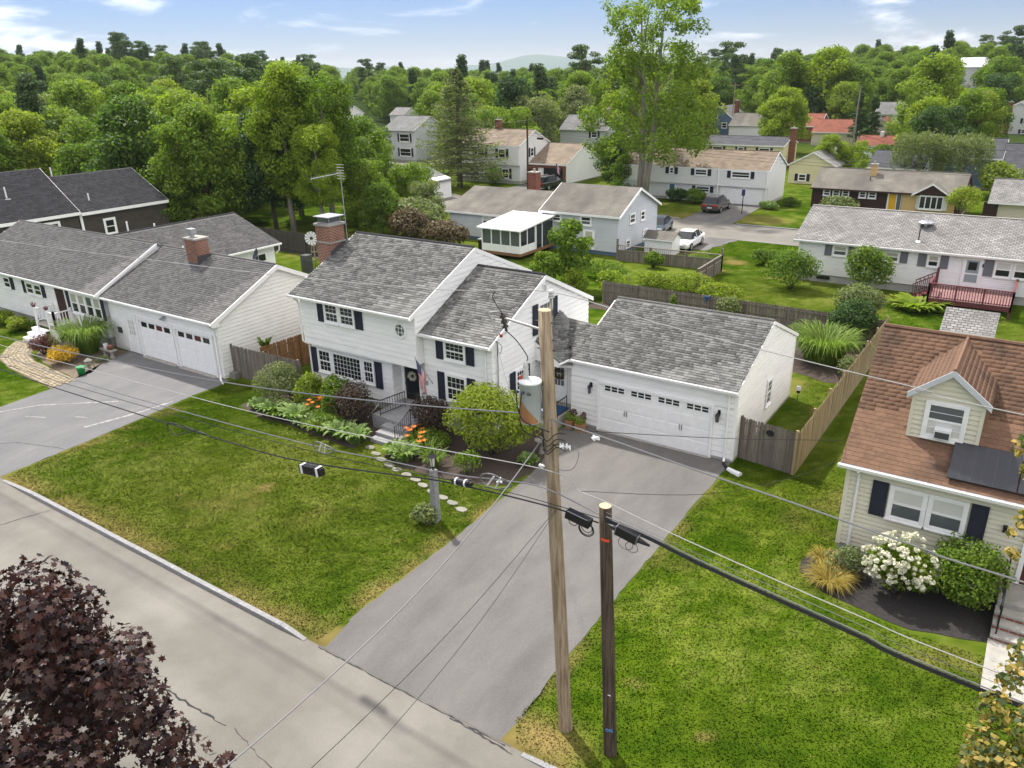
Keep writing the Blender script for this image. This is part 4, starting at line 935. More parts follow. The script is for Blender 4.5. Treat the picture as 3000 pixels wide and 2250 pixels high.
# --- brick chimney on the left gable
c = chimney(H, -19.75, -18.80, -.88, .10, .2, 7.62, pot=False)
m = MB(); m.box(-19.80, -18.76, -.92, .14, 6.80, 6.86); m.build('stone_band', 'concrete', c)
m = MB(); m.box(-19.68, -18.87, -.80, .02, 7.72, 7.78)
for xx in (-19.66, -18.91):
    for yy in (-.78, -.04): m.box(xx, xx+.03, yy, yy+.03, 7.78, 8.02)
m.build('cap_frame', 'grey_metal', c)
m = MB(); m.box(-19.66, -18.89, -.78, .0, 7.785, 8.015); m.build('spark_screen', 'glass_grey', c)
m = MB(); m.box(-19.80, -18.75, -.92, .14, 8.02, 8.06); m.build('cap_lid', 'grey_metal', c)
m = MB(); m.add([(-18.86, -1.05, 6.18), (-18.70, -1.05, 6.18), (-18.70, .45, 6.86), (-18.86, .45, 6.86)], [(0, 1, 2, 3)]); m.add([(-18.79, -.95, 6.24), (-18.79, .3, 6.80), (-18.79, .3, 7.0), (-18.79, -.95, 6.42)], [(0, 1, 2, 3)]); m.build('flashing', 'dark_metal', c)
# house number
def text(s, size, loc, rot, mat, parent, name, ext=.012):
    cu = bpy.data.curves.new(name, 'FONT'); cu.body = s; cu.size = size; cu.extrude = ext; cu.align_x = 'CENTER'; cu.materials.append(MATS[mat])
    tmp = bpy.data.objects.new('tmp', cu); COL.objects.link(tmp); dg = bpy.context.evaluated_depsgraph_get()
    me = bpy.data.meshes.new_from_object(tmp.evaluated_get(dg)); bpy.data.objects.remove(tmp); me.name = name
    o = put(name, me, parent); o.location = Vector(loc)-ORG.get(parent, Vector((0, 0, 0))); o.rotation_euler = rot; return o
text('20', .26, (-11.48, -2.975, 1.74), (math.pi/2, 0, 0), 'black_metal', H, 'house_number')
# antenna mast by the chimney
t = thing('television_antenna', 'grey mast with a long branched aerial beside the brick chimney', 'antenna', (-18.75, .18, 6.6))
m = MB(); m.tube([(-18.72, .18, 6.75), (-18.75, .16, 10.1)], .022, 6); m.tube([(-18.85, .1, 7.62), (-18.74, .17, 7.62)], .014, 5); m.build('mast', 'grey_metal', t)
m = MB(); m.tube([(-18.95, -1.55, 9.92), (-18.75, .25, 10.02)], .018, 5); m.build('boom', 'grey_metal', t)
m = MB()
for i in range(11): q = i/10; m.tube([(-18.95+.2*q, -1.5+1.7*q, 9.82+.1*q), (-18.95+.2*q, -1.5+1.7*q, 10.03+.1*q)], .008, 4)
for i in range(6): z = 9.75+i*.13; m.tube([(-18.98, .16, z), (-18.5, .18, z)], .012, 4)
m.build('elements', 'wire_pale', t)
# ---------------------------------------------------------------- steps, rails, flag at the front door
t = thing('front_steps', 'grey granite steps with black iron rails leading to the front door', 'steps', (-11.8, -4.6, 0))
for i in range(4):
    m = MB(); y0 = -5.90+i*.36; m.box(-12.25, -10.85, y0, y0+.42 if i < 3 else -3.12, i*.155-.05 if i == 0 else i*.155-.01, (i+1)*.155)
    m.build('step', 'granite', t)
m = MB(); m.box(-13.15, -12.25, -4.75, -2.62, -.1, .615); m.box(-12.25, -11.5, -3.12, -2.62, -.1, .615); m.build('landing', 'granite', t)
def rail(P, name, n, h, root, mat='black_metal', r=.011):
    m = MB(); A, B = Vector(P[0]), Vector(P[1]); up = Vector((0, 0, h))
    m.beam(A+up, B+up, .04, .03)
    rl = m.build(name, mat, root); m = MB(); m.beam(A+Vector((0, 0, .10)), B+Vector((0, 0, .10)), .03, .025); m.build('bottom_rail', mat, rl)
    for i in range(n+1):
        p = A.lerp(B, i/n); q = MB(); post = i in (0, n)
        q.tube([p+Vector((0, 0, -.02 if post else .10)), p+Vector((0, 0, h+(.05 if post else 0)))], .020 if post else r, 5); q.build('post' if post else 'baluster', mat, rl)
    return rl
rail([(-12.68, -4.70, .615), (-12.45, -3.35, .615)], 'railing', 10, .72, t)
rail([(-11.0, -5.68, .16), (-10.92, -4.75, .615)], 'railing', 8, .72, t)
t = thing('flag', 'american flag hanging on a slanted pole beside the black front door', 'flag', (-11.1, -2.95, 1.8))
tip = Vector((-11.36, -3.72, 3.22)); base = Vector((-11.1, -2.95, 1.82))
m = MB(); m.tube([base, tip], .014, 6); m.lathe(tuple(tip), [(.02, 0), (.03, .03), (.01, .06)], 8); m.build('flag_pole', 'grey_metal', t)
m = MB(); m.tube([base+Vector((0, .03, -.02)), base.lerp(tip, .06)], .028, 6); m.build('bracket', 'grey_metal', t)
nu, nv = 39, 26; hoist = [tip.lerp(base, .02), tip.lerp(base, .62)]
cl = {'flag_red': MB(), 'flag_white': MB(), 'flag_blue': MB()}
def fp(i, j):
    u, v = i/nu, j/nv      # u along the fly, v along the hoist
    p = hoist[0].lerp(hoist[1], v)
    q = p+Vector((0, 0, -1))*u*1.42*(1-.10*v)+Vector((.42, .28, .0))*u*(.30)+Vector((.03*v*0, 0, 0))
    w_ = math.sin(v*9+u*3.2)*.055*min(1, u*2.5+.15); q += Vector((.72*w_, -.69*w_, .0)); q -= (hoist[1]-hoist[0])*v*.38*min(1, u*1.6)
    return q
for i in range(nu):
    for j in range(nv):
        can = i < nu*.4 and j < nv*7/13
        if can: k = 'flag_white' if (i % 3 == 1 and j % 3 == 1) else 'flag_blue'
        else: k = 'flag_red' if (j//2) % 2 == 0 else 'flag_white'
        cl[k].add([fp(i, j), fp(i+1, j), fp(i+1, j+1), fp(i, j+1)], [(0, 1, 2, 3)])
fl = cl['flag_red'].build('red_stripes', 'flag_red', t); cl['flag_white'].build('white_stripes', 'flag_white', t); cl['flag_blue'].build('canton', 'flag_blue', t)
m = MB(); m.tube([(-12.93, -4.25, 1.17), (-13.38, -4.8, .42)], .03, 6); single('downpipe', m, 'grey_metal', 'loose grey pipe leaning from the front railing into the dark bush', 'pipe')
# door wreaths
def wreath(c, r, mat, label, ax):
    rng = np.random.default_rng(3); n = 260; a = rng.uniform(0, 6.283, n); q = r+rng.normal(size=n)*r*.22; d = rng.normal(size=n)*.025
    P = np.stack([q*np.cos(a), d, q*np.sin(a)], 1) if ax == 'F' else np.stack([d, q*np.cos(a), q*np.sin(a)], 1)
    o = put('wreath', leaf_mesh('wreath', P, rng.normal(size=(n, 3)), np.full(n, r*.45), mat, rng), None, c); tag(o, label, 'wreath')
wreath((-12.55, -2.66, 1.80), .17, 'petal_white', 'pale wreath hanging on the black front door', 'F')
wreath((-7.03, .84, 1.85), .2, 'leaf_brown', 'brown leafy wreath on the side door beside the garage', 'F')
# side stoop
t = thing('side_stoop', 'concrete stoop with a blue mat and black iron rail by the side door', 'steps', (-6.8, .2, 0))
m = MB(); m.box(-7.85, -6.15, -.75, .85, -.1, .5); m.box(-7.85, -6.15, -1.05, -.75, -.1, .25); m.build('slab', 'concrete', t)
m = MB(); m.box(-7.6, -6.25, -.62, .5, .502, .525); m.build('mat', 'blue_mat', t)
rail([(-6.2, -.68, .5), (-6.2, .12, .5)], 'railing', 5, .72, t)
for i, (x, y, lb) in enumerate(((-5.75, -.32, 'square planter of lime leaves nearest the side stoop'), (-5.22, -.42, 'square planter of lime leaves nearest the garage door'))):
    t = thing('planter', lb, 'planter', (x, y, 0), 0, 'planters by the garage', local=True)
    m = MB(); s, q = .15, .19; m.add([(-s, -s, 0), (s, -s, 0), (s, s, 0), (-s, s, 0), (-q, -q, .38), (q, -q, .38), (q, q, .38), (-q, q, .38)], [(0, 3, 2, 1), (4, 5, 6, 7), (0, 1, 5, 4), (1, 2, 6, 5), (2, 3, 7, 6), (3, 0, 4, 7)]); m.build('pot', 'terracotta', t)
    rng = np.random.default_rng(40+i); P, N = shell_pts(rng, 260, (0, 0, .52), (.26, .26, .2)); put('foliage', leaf_mesh('foliage', P, N, np.full(260, .09), 'leaf_bright', rng), t)
    P, N = shell_pts(rng, 90, (.1, .12, .68), (.16, .12, .2)); put('dark_foliage', leaf_mesh('dark_foliage', P, N, np.full(90, .1), 'leaf_maroon', rng), t)
m = MB(); m.tube([(1.3, -.5, .05), (1.55, -.62, .04), (1.85, -.72, .03)], [.09, .11, .13], 8); single('drain_pan', m, 'plastic_white', 'white plastic splash guard on the grass at the garage corner', 'drain')
# ================================================================== the white ranch house on the left
L = thing('ranch_house', 'long white ranch house with navy shutters and two single garage doors', 'house', (-36, -1, 0))
k1 = (5.16-3.10)/4.4; k2 = (5.36-3.24)/4.2
m = MB(); m.extr([(-4.45, 0), (3.7, 0), (3.7, 3.15), (-.4, 5.03), (-4.45, 3.13)], 'x', -33.6, -23.75); gw = m.build('garage_wall', WS, L)
clapboards(gw, 'F', -4.45, -33.5, -23.75, 2.30, 3.10, .2, WS)
clapboards(gw, 'F', -4.45, -33.5, -32.1, .2, 2.30, .2, WS)
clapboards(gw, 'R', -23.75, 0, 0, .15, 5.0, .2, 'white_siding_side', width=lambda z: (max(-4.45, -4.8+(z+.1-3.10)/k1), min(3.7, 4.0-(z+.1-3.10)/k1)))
gr = slab_x(-33.62, -23.62, [(-4.8, 3.10), (-.4, 5.16), (4.0, 3.10)], .12).build('garage_roof', 'shingle_slate', L)
shingles(gr, (-33.62, -4.82, 3.092), (1, 0, 0), (0, 4.4, 2.06), 10.0, 4.84, .145, .26, 'shingle_slate', keep=150, seed=21)
m = MB()
for (ya, za, yb, zb) in ((-4.82, 3.09, -.4, 5.15), (-.4, 5.15, 4.02, 3.09)): m.extr([(ya, za), (yb, zb), (yb, zb-.24), (ya, za-.24)], 'x', -23.615, -23.55)
m.extr([(-4.8, 3.08), (-4.8, 2.84), (-4.4, 2.84), (-4.4, 3.26)], 'x', -23.61, -23.545)
m.build('rake_board', 'white_trim', gr)
m = MB(); m.box(-33.6, -23.65, -4.79, -4.45, 2.96, 2.985); m.box(-33.6, -23.65, -4.81, -4.79, 2.92, 3.08); m.build('soffit', 'white_trim', gr)
gutter(L, -33.6, -23.6, -4.81, 3.07)
pipe(L, [(-24.0, -4.88, 2.98), (-23.95, -4.7, 2.8), (-23.95, -4.53, 2.6), (-23.95, -4.53, .2), (-23.7, -4.75, .1), (-23.2, -5.0, .05)], .05)
m = MB(); m.extr([(-4.65, .6), (3.4, .6), (3.4, 3.18), (-.8, 5.22), (-4.65, 3.22)], 'x', -49.6, -33.72); mw = m.build('wall', WS, L)
clapboards(mw, 'F', -4.65, -49.6, -33.72, .55, 3.2, .2, WS)
m = MB(); m.box(-49.55, -33.75, -4.6, 3.3, -.2, .6); m.build('foundation', 'concrete', L)
mr = slab_x(-49.8, -33.66, [(-5.0, 3.24), (-.8, 5.36), (3.4, 3.24)], .13).build('roof', 'shingle_slate', L)
shingles(mr, (-49.8, -5.02, 3.232), (1, 0, 0), (0, 4.2, 2.12), 16.1, 4.68, .145, .26, 'shingle_slate', keep=120, seed=22)
m = MB(); m.tube([(-49.8, -.8, 5.375), (-33.66, -.8, 5.375)], .05, 6); m.tube([(-33.62, -.4, 5.175), (-23.6, -.4, 5.175)], .05, 6); m.build('ridge_cap', 'shingle_slate', mr)
m = MB(); m.extr([(-5.02, 3.23), (-.8, 5.36), (-.8, 5.20), (-5.02, 3.03)], 'x', -33.655, -33.60); m.extr([(-5.02, 3.23), (-.8, 5.36), (-.8, 5.16), (-5.02, 3.03)], 'x', -49.86, -49.80); m.build('rake_board', 'white_trim', mr)
m = MB(); m.box(-49.8, -33.7, -4.99, -4.65, 3.10, 3.12); m.build('soffit', 'white_trim', mr)
gutter(L, -49.8, -33.62, -5.01, 3.21)
# doors of the left garage
for a, b in ((-30.62, -27.62), (-27.28, -24.26)):
    m = MB(); m.box(a-.12, a, -4.58, -4.45, 0, 2.30); m.box(b, b+.12, -4.58, -4.45, 0, 2.30); m.box(a, b, -4.58, -4.45, 2.17, 2.30)
    gd = m.build('garage_door', 'white_trim', L)
    m = MB(); m.box(a, b, -4.47, -4.43, .04, 2.17); m.build('door_leaf', 'white_trim', gd)
    for r in range(3):
        for c in range(4):
            q = a+.04+c*(b-a-.08)/4; m = MB(); m.box(q+.05, q+(b-a-.08)/4-.05, -4.49, -4.472, .08+r*.54, .54+r*.54); m.build('panel', 'white_trim', gd)
    for c in range(4):
        q = a+.14+c*(b-a-.2)/4; m = MB(); m.box(q, q+.5, -4.485, -4.472, 1.76, 2.03); m.build('pane', ('glass', 'glass', 'door_brown', 'glass')[c], gd)
    m = MB(); m.box(a, b, -4.75, -4.47, .015, .04); m.build('threshold', 'concrete', gd)
m = MB(); m.box(-32.02, -31.92, -4.55, -4.45, .05, 2.20); m.box(-31.02, -30.92, -4.55, -4.45, .05, 2.20); m.box(-31.92, -31.02, -4.55, -4.45, 2.1, 2.2)
dd = m.build('side_door', 'white_trim', L)
m = MB(); m.box(-31.92, -31.02, -4.50, -4.46, .05, 2.1); m.build('door_leaf', 'white_trim', dd)
m = MB(); m.box(-31.75, -31.2, -4.515, -4.502, 1.12, 1.95); m.build('pane', 'glass_white', dd)
m = MB(); [m.box(-31.75+k*.183-.01, -31.75+k*.183+.01, -4.53, -4.516, 1.12, 1.95) for k in (1, 2)]; [m.box(-31.75, -31.2, -4.532, -4.516, 1.12+k*.277-.01, 1.12+k*.277+.01) for k in (1, 2)]; m.build('glazing_bars', 'white_trim', dd)
m = MB(); m.box(-32.95, -32.55, -4.52, -4.47, 1.02, 1.35); m.build('mailbox', 'dark_metal', L)
m = MB(); m.box(-28.2, -28.0, -4.62, -4.47, 2.58, 2.68); m.lathe((-28.22, -4.66, 2.5), [(.05, 0), (.07, .1)], 8); m.lathe((-27.98, -4.66, 2.5), [(.05, 0), (.07, .1)], 8); m.build('flood_light', 'grey_metal', L)
# its windows, entry and porch
for i in range(4): window(L, 'F', -4.65, -37.15+i*.82, -36.33+i*.82, 1.62, 2.92, cols=1, rows=1, mat_hi='glass_shade' if i != 2 else 'glass_grey', mat_lo='glass')
shutter(L, 'F', -4.65, -37.55, -37.18, 1.62, 2.92); shutter(L, 'F', -4.65, -33.84, -33.74+.2, 1.62, 2.92)
for a in (-42.3, -41.35): window(L, 'F', -4.65, a, a+.93, 2.08, 2.86, cols=1, rows=1)
shutter(L, 'F', -4.65, -42.72, -42.33, 2.08, 2.86); shutter(L, 'F', -4.65, -40.40, -40.02, 2.08, 2.86)
window(L, 'F', -4.65, -45.2, -44.3, 2.08, 2.86, cols=1, rows=1); shutter(L, 'F', -4.65, -44.27, -43.88, 2.08, 2.86)
m = MB(); m.box(-38.9, -38.8, -4.72, -4.65, .95, 3.05); m.box(-37.75, -37.65, -4.72, -4.65, .95, 3.05); m.box(-38.8, -37.75, -4.72, -4.65, 2.98, 3.05); fd = m.build('front_door', 'white_trim', L)
m = MB(); m.box(-38.8, -37.75, -4.70, -4.67, .95, 2.98); m.build('door_leaf', 'maroon_siding', fd)
c = chimney(L, -29.95, -28.95, -1.35, -.55, 3.8, 6.05, pot=False)
m = MB(); m.lathe((-29.6, -1.05, 6.15), [(.13, 0), (.13, .22)], 10); m.box(-29.82, -29.38, -1.22, -.88, 6.37, 6.62); m.build('flue_cap', 'grey_metal', c)
m = MB(); m.add([(-30.05, -1.60, 4.63), (-28.85, -1.60, 4.63), (-28.85, -1.30, 4.80), (-30.05, -1.30, 4.80)], [(0, 1, 2, 3)]); m.box(-28.95, -28.90, -1.4, -.5, 4.55, 5.2); m.build('flashing', 'dark_metal', c)
# the rear ell, ridge running away from the street
m = MB(); m.extr([(-47.3, 0), (-38.3, 0), (-38.3, 2.86), (-42.8, 4.48), (-47.3, 2.86)], 'y', 1.0, 11.4); ew = m.build('ell_wall', WS, L)
m = MB(); m.extr([(-47.8, 2.72), (-42.8, 4.56), (-37.85, 2.72), (-37.85, 2.60), (-42.8, 4.44), (-47.8, 2.60)], 'y', .4, 11.7); er = m.build('ell_roof', 'shingle_slate', L)
shingles(er, (-37.83, .4, 2.714), (0, 1, 0), (-4.97, 0, 1.84), 11.3, 5.25, .17, .34, 'shingle_slate', seed=23)
m = MB(); m.tube([(-42.8, .4, 4.58), (-42.8, 11.72, 4.58)], .055, 6); m.build('ridge_cap', 'shingle_dark', er)
m = MB(); m.box(-37.86, -37.74, .4, 11.75, 2.58, 2.70); m.tube([(-37.8, 11.5, 2.55), (-37.9, 11.55, 2.2), (-38.2, 11.5, 1.9)], .06, 6); m.build('gutter', 'white_trim', L)
window(L, 'R', -38.3, 9.4, 10.6, .9, 2.2, cols=1, rows=1); window(L, 'R', -38.3, 6.6, 8.0, .9, 2.2, cols=1, rows=1)
for x, y, z, h in ((-43.0, 3.0, 4.5, .75), (-43.0, 5.0, 4.5, .3), (-39.4, 4.6, 3.2, .4)):
    m = MB(); m.tube([(x, y, z-.2), (x, y, z+h)], .06, 8); m.build('vent_pipe', 'plastic_white', L)
m = MB(); rr = .42
for i in range(4):
    pass
prof = [(0.02, 0.0), (.15, .012), (.30, .05), (.42, .10)]
m.lathe((0, 0, 0), prof+[(q[0]+.01, q[1]+.012) for q in reversed(prof)], 16); me = m.mesh('dish', 'dish_grey', True)
t = thing('satellite_dish', 'dark satellite dish standing behind the ridge of the left garage', 'dish', (-29.5, 3.0, 3.5), 0, local=True)
put('dish', me, t, (0, 0, .82), (R(68), 0, R(-25))); q = MB(); q.tube([(0, .1, -.25), (0, .08, .8)], .03, 6); q.build('post', 'grey_metal', t)
# porch and steps
t = thing('porch', 'white wooden porch with balusters, steps and lattice at the left house entry', 'porch', (-38.3, -5.6, 0))
m = MB(); m.box(-39.5, -37.2, -5.85, -4.68, .82, .92); m.build('floor', 'concrete', t)
for i in range(3):
    m = MB(); m.box(-39.6, -38.0, -5.87-.3*(i+1), -5.87-.3*i+.02, .62-.22*i, .68-.22*i); m.box(-39.6, -38.0, -5.87-.3*(i+1)+.02, -5.87-.3*(i+1)+.05, .42-.22*i, .62-.22*i); m.build('step', 'white_trim', t)
for (A, B, n) in (((-39.45, -5.8, .92), (-39.45, -4.75, .92), 6), ((-37.3, -5.8, .92), (-37.3, -4.75, .92), 6), ((-38.0, -5.8, .92), (-37.3, -5.8, .92), 4)):
    A, B = Vector(A), Vector(B); m = MB(); m.beam(A+Vector((0, 0, .85)), B+Vector((0, 0, .85)), .09, .06); m.beam(A+Vector((0, 0, .12)), B+Vector((0, 0, .12)), .06, .05); rl = m.build('railing', 'white_trim', t)
    for i in range(n+1):
        p = A.lerp(B, i/n); e = i in (0, n); m = MB(); w_ = .055 if e else .02; m.box(p.x-w_, p.x+w_, p.y-w_, p.y+w_, p.z-(.9 if e else -.12), p.z+(.98 if e else .84)); m.build('post' if e else 'baluster', 'white_trim', rl)
m = MB()
for i in range(8): a = -37.98+i*.1; m.beam((a, -5.88, .1), (a+.35, -5.88, .8), .03, .012, (0, 1, 0)); m.beam((a+.35, -5.89, .1), (a, -5.89, .8), .03, .012, (0, 1, 0))
m.build('lattice', 'white_trim', t)
for i, (x, y, s) in enumerate(((-39.45, -5.8, 'left'), (-38.0, -5.8, 'right'))):
    t = thing('flower_pot', 'purple flower pot on the %s porch post of the white ranch' % s, 'pot', (x, y, 1.9), 0, local=True)
    m = MB(); m.lathe((0, 0, 0), [(.08, 0), (.14, .14)], 10); m.build('pot', 'purple_pot', t); rng = np.random.default_rng(i); P, N = shell_pts(rng, 60, (0, 0, .18), (.16, .16, .09)); put('flowers', leaf_mesh('flowers', P, N, np.full(60, .06), 'leaf_maroon', rng), t)
# ================================================================== dark brown house at the far left
Dk = thing('shingled_house', 'dark brown shingled house with white trim behind the left ranch', 'house', (-62, 4, 0))
def block_y(root, x0, xr, x1, y0, y1, ze, zr, wm, rm, ov=.25, joined=True, sh=None, seed=5):
    m = MB(); m.extr([(x0, 0), (x1, 0), (x1, ze+.12), (xr, zr-.16), (x0, ze+.12)], 'y', y0+.1, y1-.1); w_ = m.build('wall', wm, root)
    m = MB(); m.extr([(x0-ov, ze), (xr, zr), (x1+ov, ze), (x1+ov, ze-.13), (xr, zr-.13), (x0-ov, ze-.13)], 'y', y0, y1); r_ = m.build('roof', rm, root)
    m = MB(); m.box(x1+ov+.002, x1+ov+.03, y0, y1, ze-.28, ze-.02); m.build('fascia', 'white_trim', r_)
    m = MB()
    for yy in (y0-.04, y1+.002):
        m.extr([(x1+ov, ze-.01), (xr, zr-.01), (xr, zr-.22), (x1+ov, ze-.22)], 'y', yy, yy+.04)
    m.build('rake_board', 'white_trim', r_)
    if sh: shingles(r_, (x1+ov+.02, y0, ze-.008), (0, 1, 0), (xr-x1-ov, 0, zr-ze), y1-y0, math.hypot(xr-x1-ov, zr-ze), .2, .4, sh, seed=seed)
    return w_, r_
block_y(Dk, -67.4, -62.3, -57.5, -12, 7.3, 4.2, 7.5, 'brown_siding', 'shingle_dark', sh='shingle_dark', seed=31)
block_y(Dk, -67.4, -62.3, -57.5, 7.4, 15.5, 4.1, 6.72, 'brown_siding', 'shingle_dark', sh='shingle_dark', seed=32)
m = MB(); m.box(-57.52, -57.42, 7.3, 7.5, 0, 4.0); m.build('corner_board', 'white_trim', Dk)
for a, b, q0, q1 in ((9.2, 10.3, 1.9, 3.3), (1.2, 2.9, 2.2, 3.6), (-2.6, -.9, 2.2, 3.6), (4.3, 5.6, 2.4, 3.7)): window(Dk, 'R', -57.5, a, b, q0, q1, cols=1, rows=1, casing=.16)
for x, y, z in ((-59.6, 3.0, 5.9), (-58.6, 9.0, 4.7), (-62.3, 8.2, 6.75)):
    m = MB(); m.tube([(x, y, z-.3), (x, y, z+.7)], .06, 8); m.box(x-.2, x+.2, y-.2, y+.2, z-.32, z-.22); m.build('vent_pipe', 'plastic_white', Dk)
m = MB(); m.box(-57.9, -57.0, -2.4, -1.9, 4.9, 6.6); m.build('dormer_trim', 'white_trim', Dk)
# ================================================================== tan cape house on the right
T = thing('cape_house', 'tan vinyl cape house with brown shingle roof and dormer on the right', 'house', (11, 0, 0))
tk = .7126; rz = lambda y: 3.24+(y+4.15)*tk
m = MB(); m.extr([(-3.85, .35), (4.3, .35), (4.3, 3.2), (.22, 6.2), (-3.85, 3.32)], 'x', 6.0, 17); tw = m.build('wall', 'tan_siding', T)
clapboards(tw, 'F', -3.85, 6.0, 17, .35, 3.2, .15, 'tan_siding')
m = MB(); m.box(5.97, 6.10, -3.90, -3.85, .3, 3.15); m.build('corner_board', 'tan_siding', tw)
m = MB(); m.box(6.03, 16.9, -3.81, 4.2, -.2, .35); m.build('foundation', 'foundation', T)
tr = slab_x(5.80, 17.2, [(-4.15, 3.24), (.2, 6.34), (4.55, 3.24)], .12).build('roof', 'shingle_brown', T)
Vt = Vector((0, 4.35, 3.10)).normalized()
shingles(tr, (5.80, -4.17, 3.23), (1, 0, 0), Vt, 6.6, 5.34, .155, .31, 'shingle_brown', keep=290, seed=41, widths=(.9, 1.0, 1.1), clip=lambda u, v: not (7.32 < 5.8+u < 9.16 and rz(-4.15+v*Vt.y) > 4.05 and (rz(-4.15+v*Vt.y) < 5.5 or abs(5.8+u-8.24) < (6.34-rz(-4.15+v*Vt.y))*1.15)))
m = MB(); m.tube([(5.8, .2, 6.36), (17.2, .2, 6.36)], .07, 6); m.build('ridge_cap', 'shingle_brown', tr)
m = MB(); m.box(5.8, 17.2, -4.14, -3.85, 3.09, 3.115); m.box(5.8, 17.2, -4.16, -4.14, 3.06, 3.22); m.build('soffit', 'white_trim', tr)
gutter(T, 5.75, 17.2, -4.16, 3.21)
pipe(T, [(6.35, -4.24, 3.1), (6.35, -4.0, 2.95), (6.35, -3.93, 2.8), (6.35, -3.93, .15)], .05)
# dormer
m = MB(); m.add([(7.34, -3.0, 4.0), (9.14, -3.0, 4.0), (9.14, -3.0, 5.44), (8.24, -3.0, 6.18), (7.34, -3.0, 5.44), (7.34, -1.0, 5.44), (9.14, -1.0, 5.44), (8.24, .0, 6.18)], [(0, 1, 2, 3, 4), (0, 4, 5), (1, 6, 2), (2, 6, 7, 3), (3, 7, 5, 4)])
dm = m.build('dormer', 'tan_siding', T)
clapboards(dm, 'F', -3.0, 7.34, 9.14, 4.02, 6.1, .15, 'tan_siding', width=lambda z: (7.34, 9.14) if z < 5.42 else (7.34+(z-5.42)*1.2, 9.14-(z-5.42)*1.2))
for a in (7.30, 9.08): m = MB(); m.box(a, a+.1, -3.06, -3.0, 4.05, 5.44); m.build('corner_board', 'tan_siding', dm)
for sgn in (-1, 1):
    xe = 8.24+sgn*1.06; A = [(8.24, -3.18, 6.32), (8.24, .16, 6.32), (xe, -1.06, 5.46), (xe, -3.18, 5.46)]
    m = MB(); m.add(A+[(x, y, z-.08) for x, y, z in A], [(0, 1, 2, 3) if sgn < 0 else (3, 2, 1, 0), (7, 6, 5, 4) if sgn < 0 else (4, 5, 6, 7), (0, 3, 7, 4), (3, 2, 6, 7), (0, 4, 5, 1), (1, 5, 6, 2)])
    dr_ = m.build('dormer_roof', 'shingle_brown', T)
    shingles(dr_, (xe, -3.18, 5.45), (0, 1, 0), (-sgn*1.06, 0, .86), 3.3, 1.36, .155, .31, 'shingle_brown', seed=42+sgn, widths=(.9, 1, 1.1), clip=lambda u, v: u < 2.12+1.2*v/1.36)
    m = MB(); m.beam((8.24, -3.20, 6.26), (xe, -3.20, 5.40), .035, .17, (0, 1, 0)) if False else m.add([(8.24, -3.215, 6.33), (xe+sgn*.02, -3.215, 5.47), (xe+sgn*.02, -3.215, 5.28), (8.24, -3.215, 6.14), (8.24, -3.18, 6.33), (xe+sgn*.02, -3.18, 5.47), (xe+sgn*.02, -3.18, 5.28), (8.24, -3.18, 6.14)], [(0, 1, 2, 3), (7, 6, 5, 4), (0, 4, 5, 1), (1, 5, 6, 2), (2, 6, 7, 3)])
    m.build('rake_board', 'grey_siding', dr_)
m = MB(); m.tube([(8.24, -3.2, 6.335), (8.24, .2, 6.335)], .05, 6); m.build('ridge_cap', 'shingle_brown', T)
window(T, 'F', -3.0, 7.68, 8.80, 4.14, 5.30, cols=1, rows=2, mat_hi='glass_grey', mat_lo='glass_white', casing=.10)
t = thing('air_conditioner', 'small white air conditioner in the dormer window of the tan house', 'air conditioner', (8.24, -3.2, 4.24))
m = MB(); m.box(8.03, 8.46, -3.32, -3.06, 4.24, 4.53); m.build('case', 'plastic_white', t); m = MB(); m.box(8.06, 8.43, -3.335, -3.322, 4.27, 4.46); m.build('grille', 'dark_metal', t)
for a in (7.24, 8.28): window(T, 'F', -3.85, a, a+1.03, 1.64, 2.76, cols=1, rows=1, mat_hi='glass_white', mat_lo='glass_grey', casing=.10)
shutter(T, 'F', -3.85, 6.76, 7.20, 1.62, 2.78); shutter(T, 'F', -3.85, 9.36, 9.80, 1.62, 2.78)
m = MB(); m.box(10.75, 10.87, -3.95, -3.85, .65, 2.75); m.box(11.8, 11.9, -3.95, -3.85, .65, 2.75); m.box(10.87, 11.8, -3.95, -3.85, 2.65, 2.75); fd = m.build('front_door', 'white_trim', T)
m = MB(); m.box(10.87, 11.8, -3.90, -3.86, .65, 2.65); m.build('door_leaf', 'door_brown', fd)
m = MB(); m.box(10.2, 10.3, -3.98, -3.88, 2.15, 2.35); m.build('lantern', 'black_metal', T)
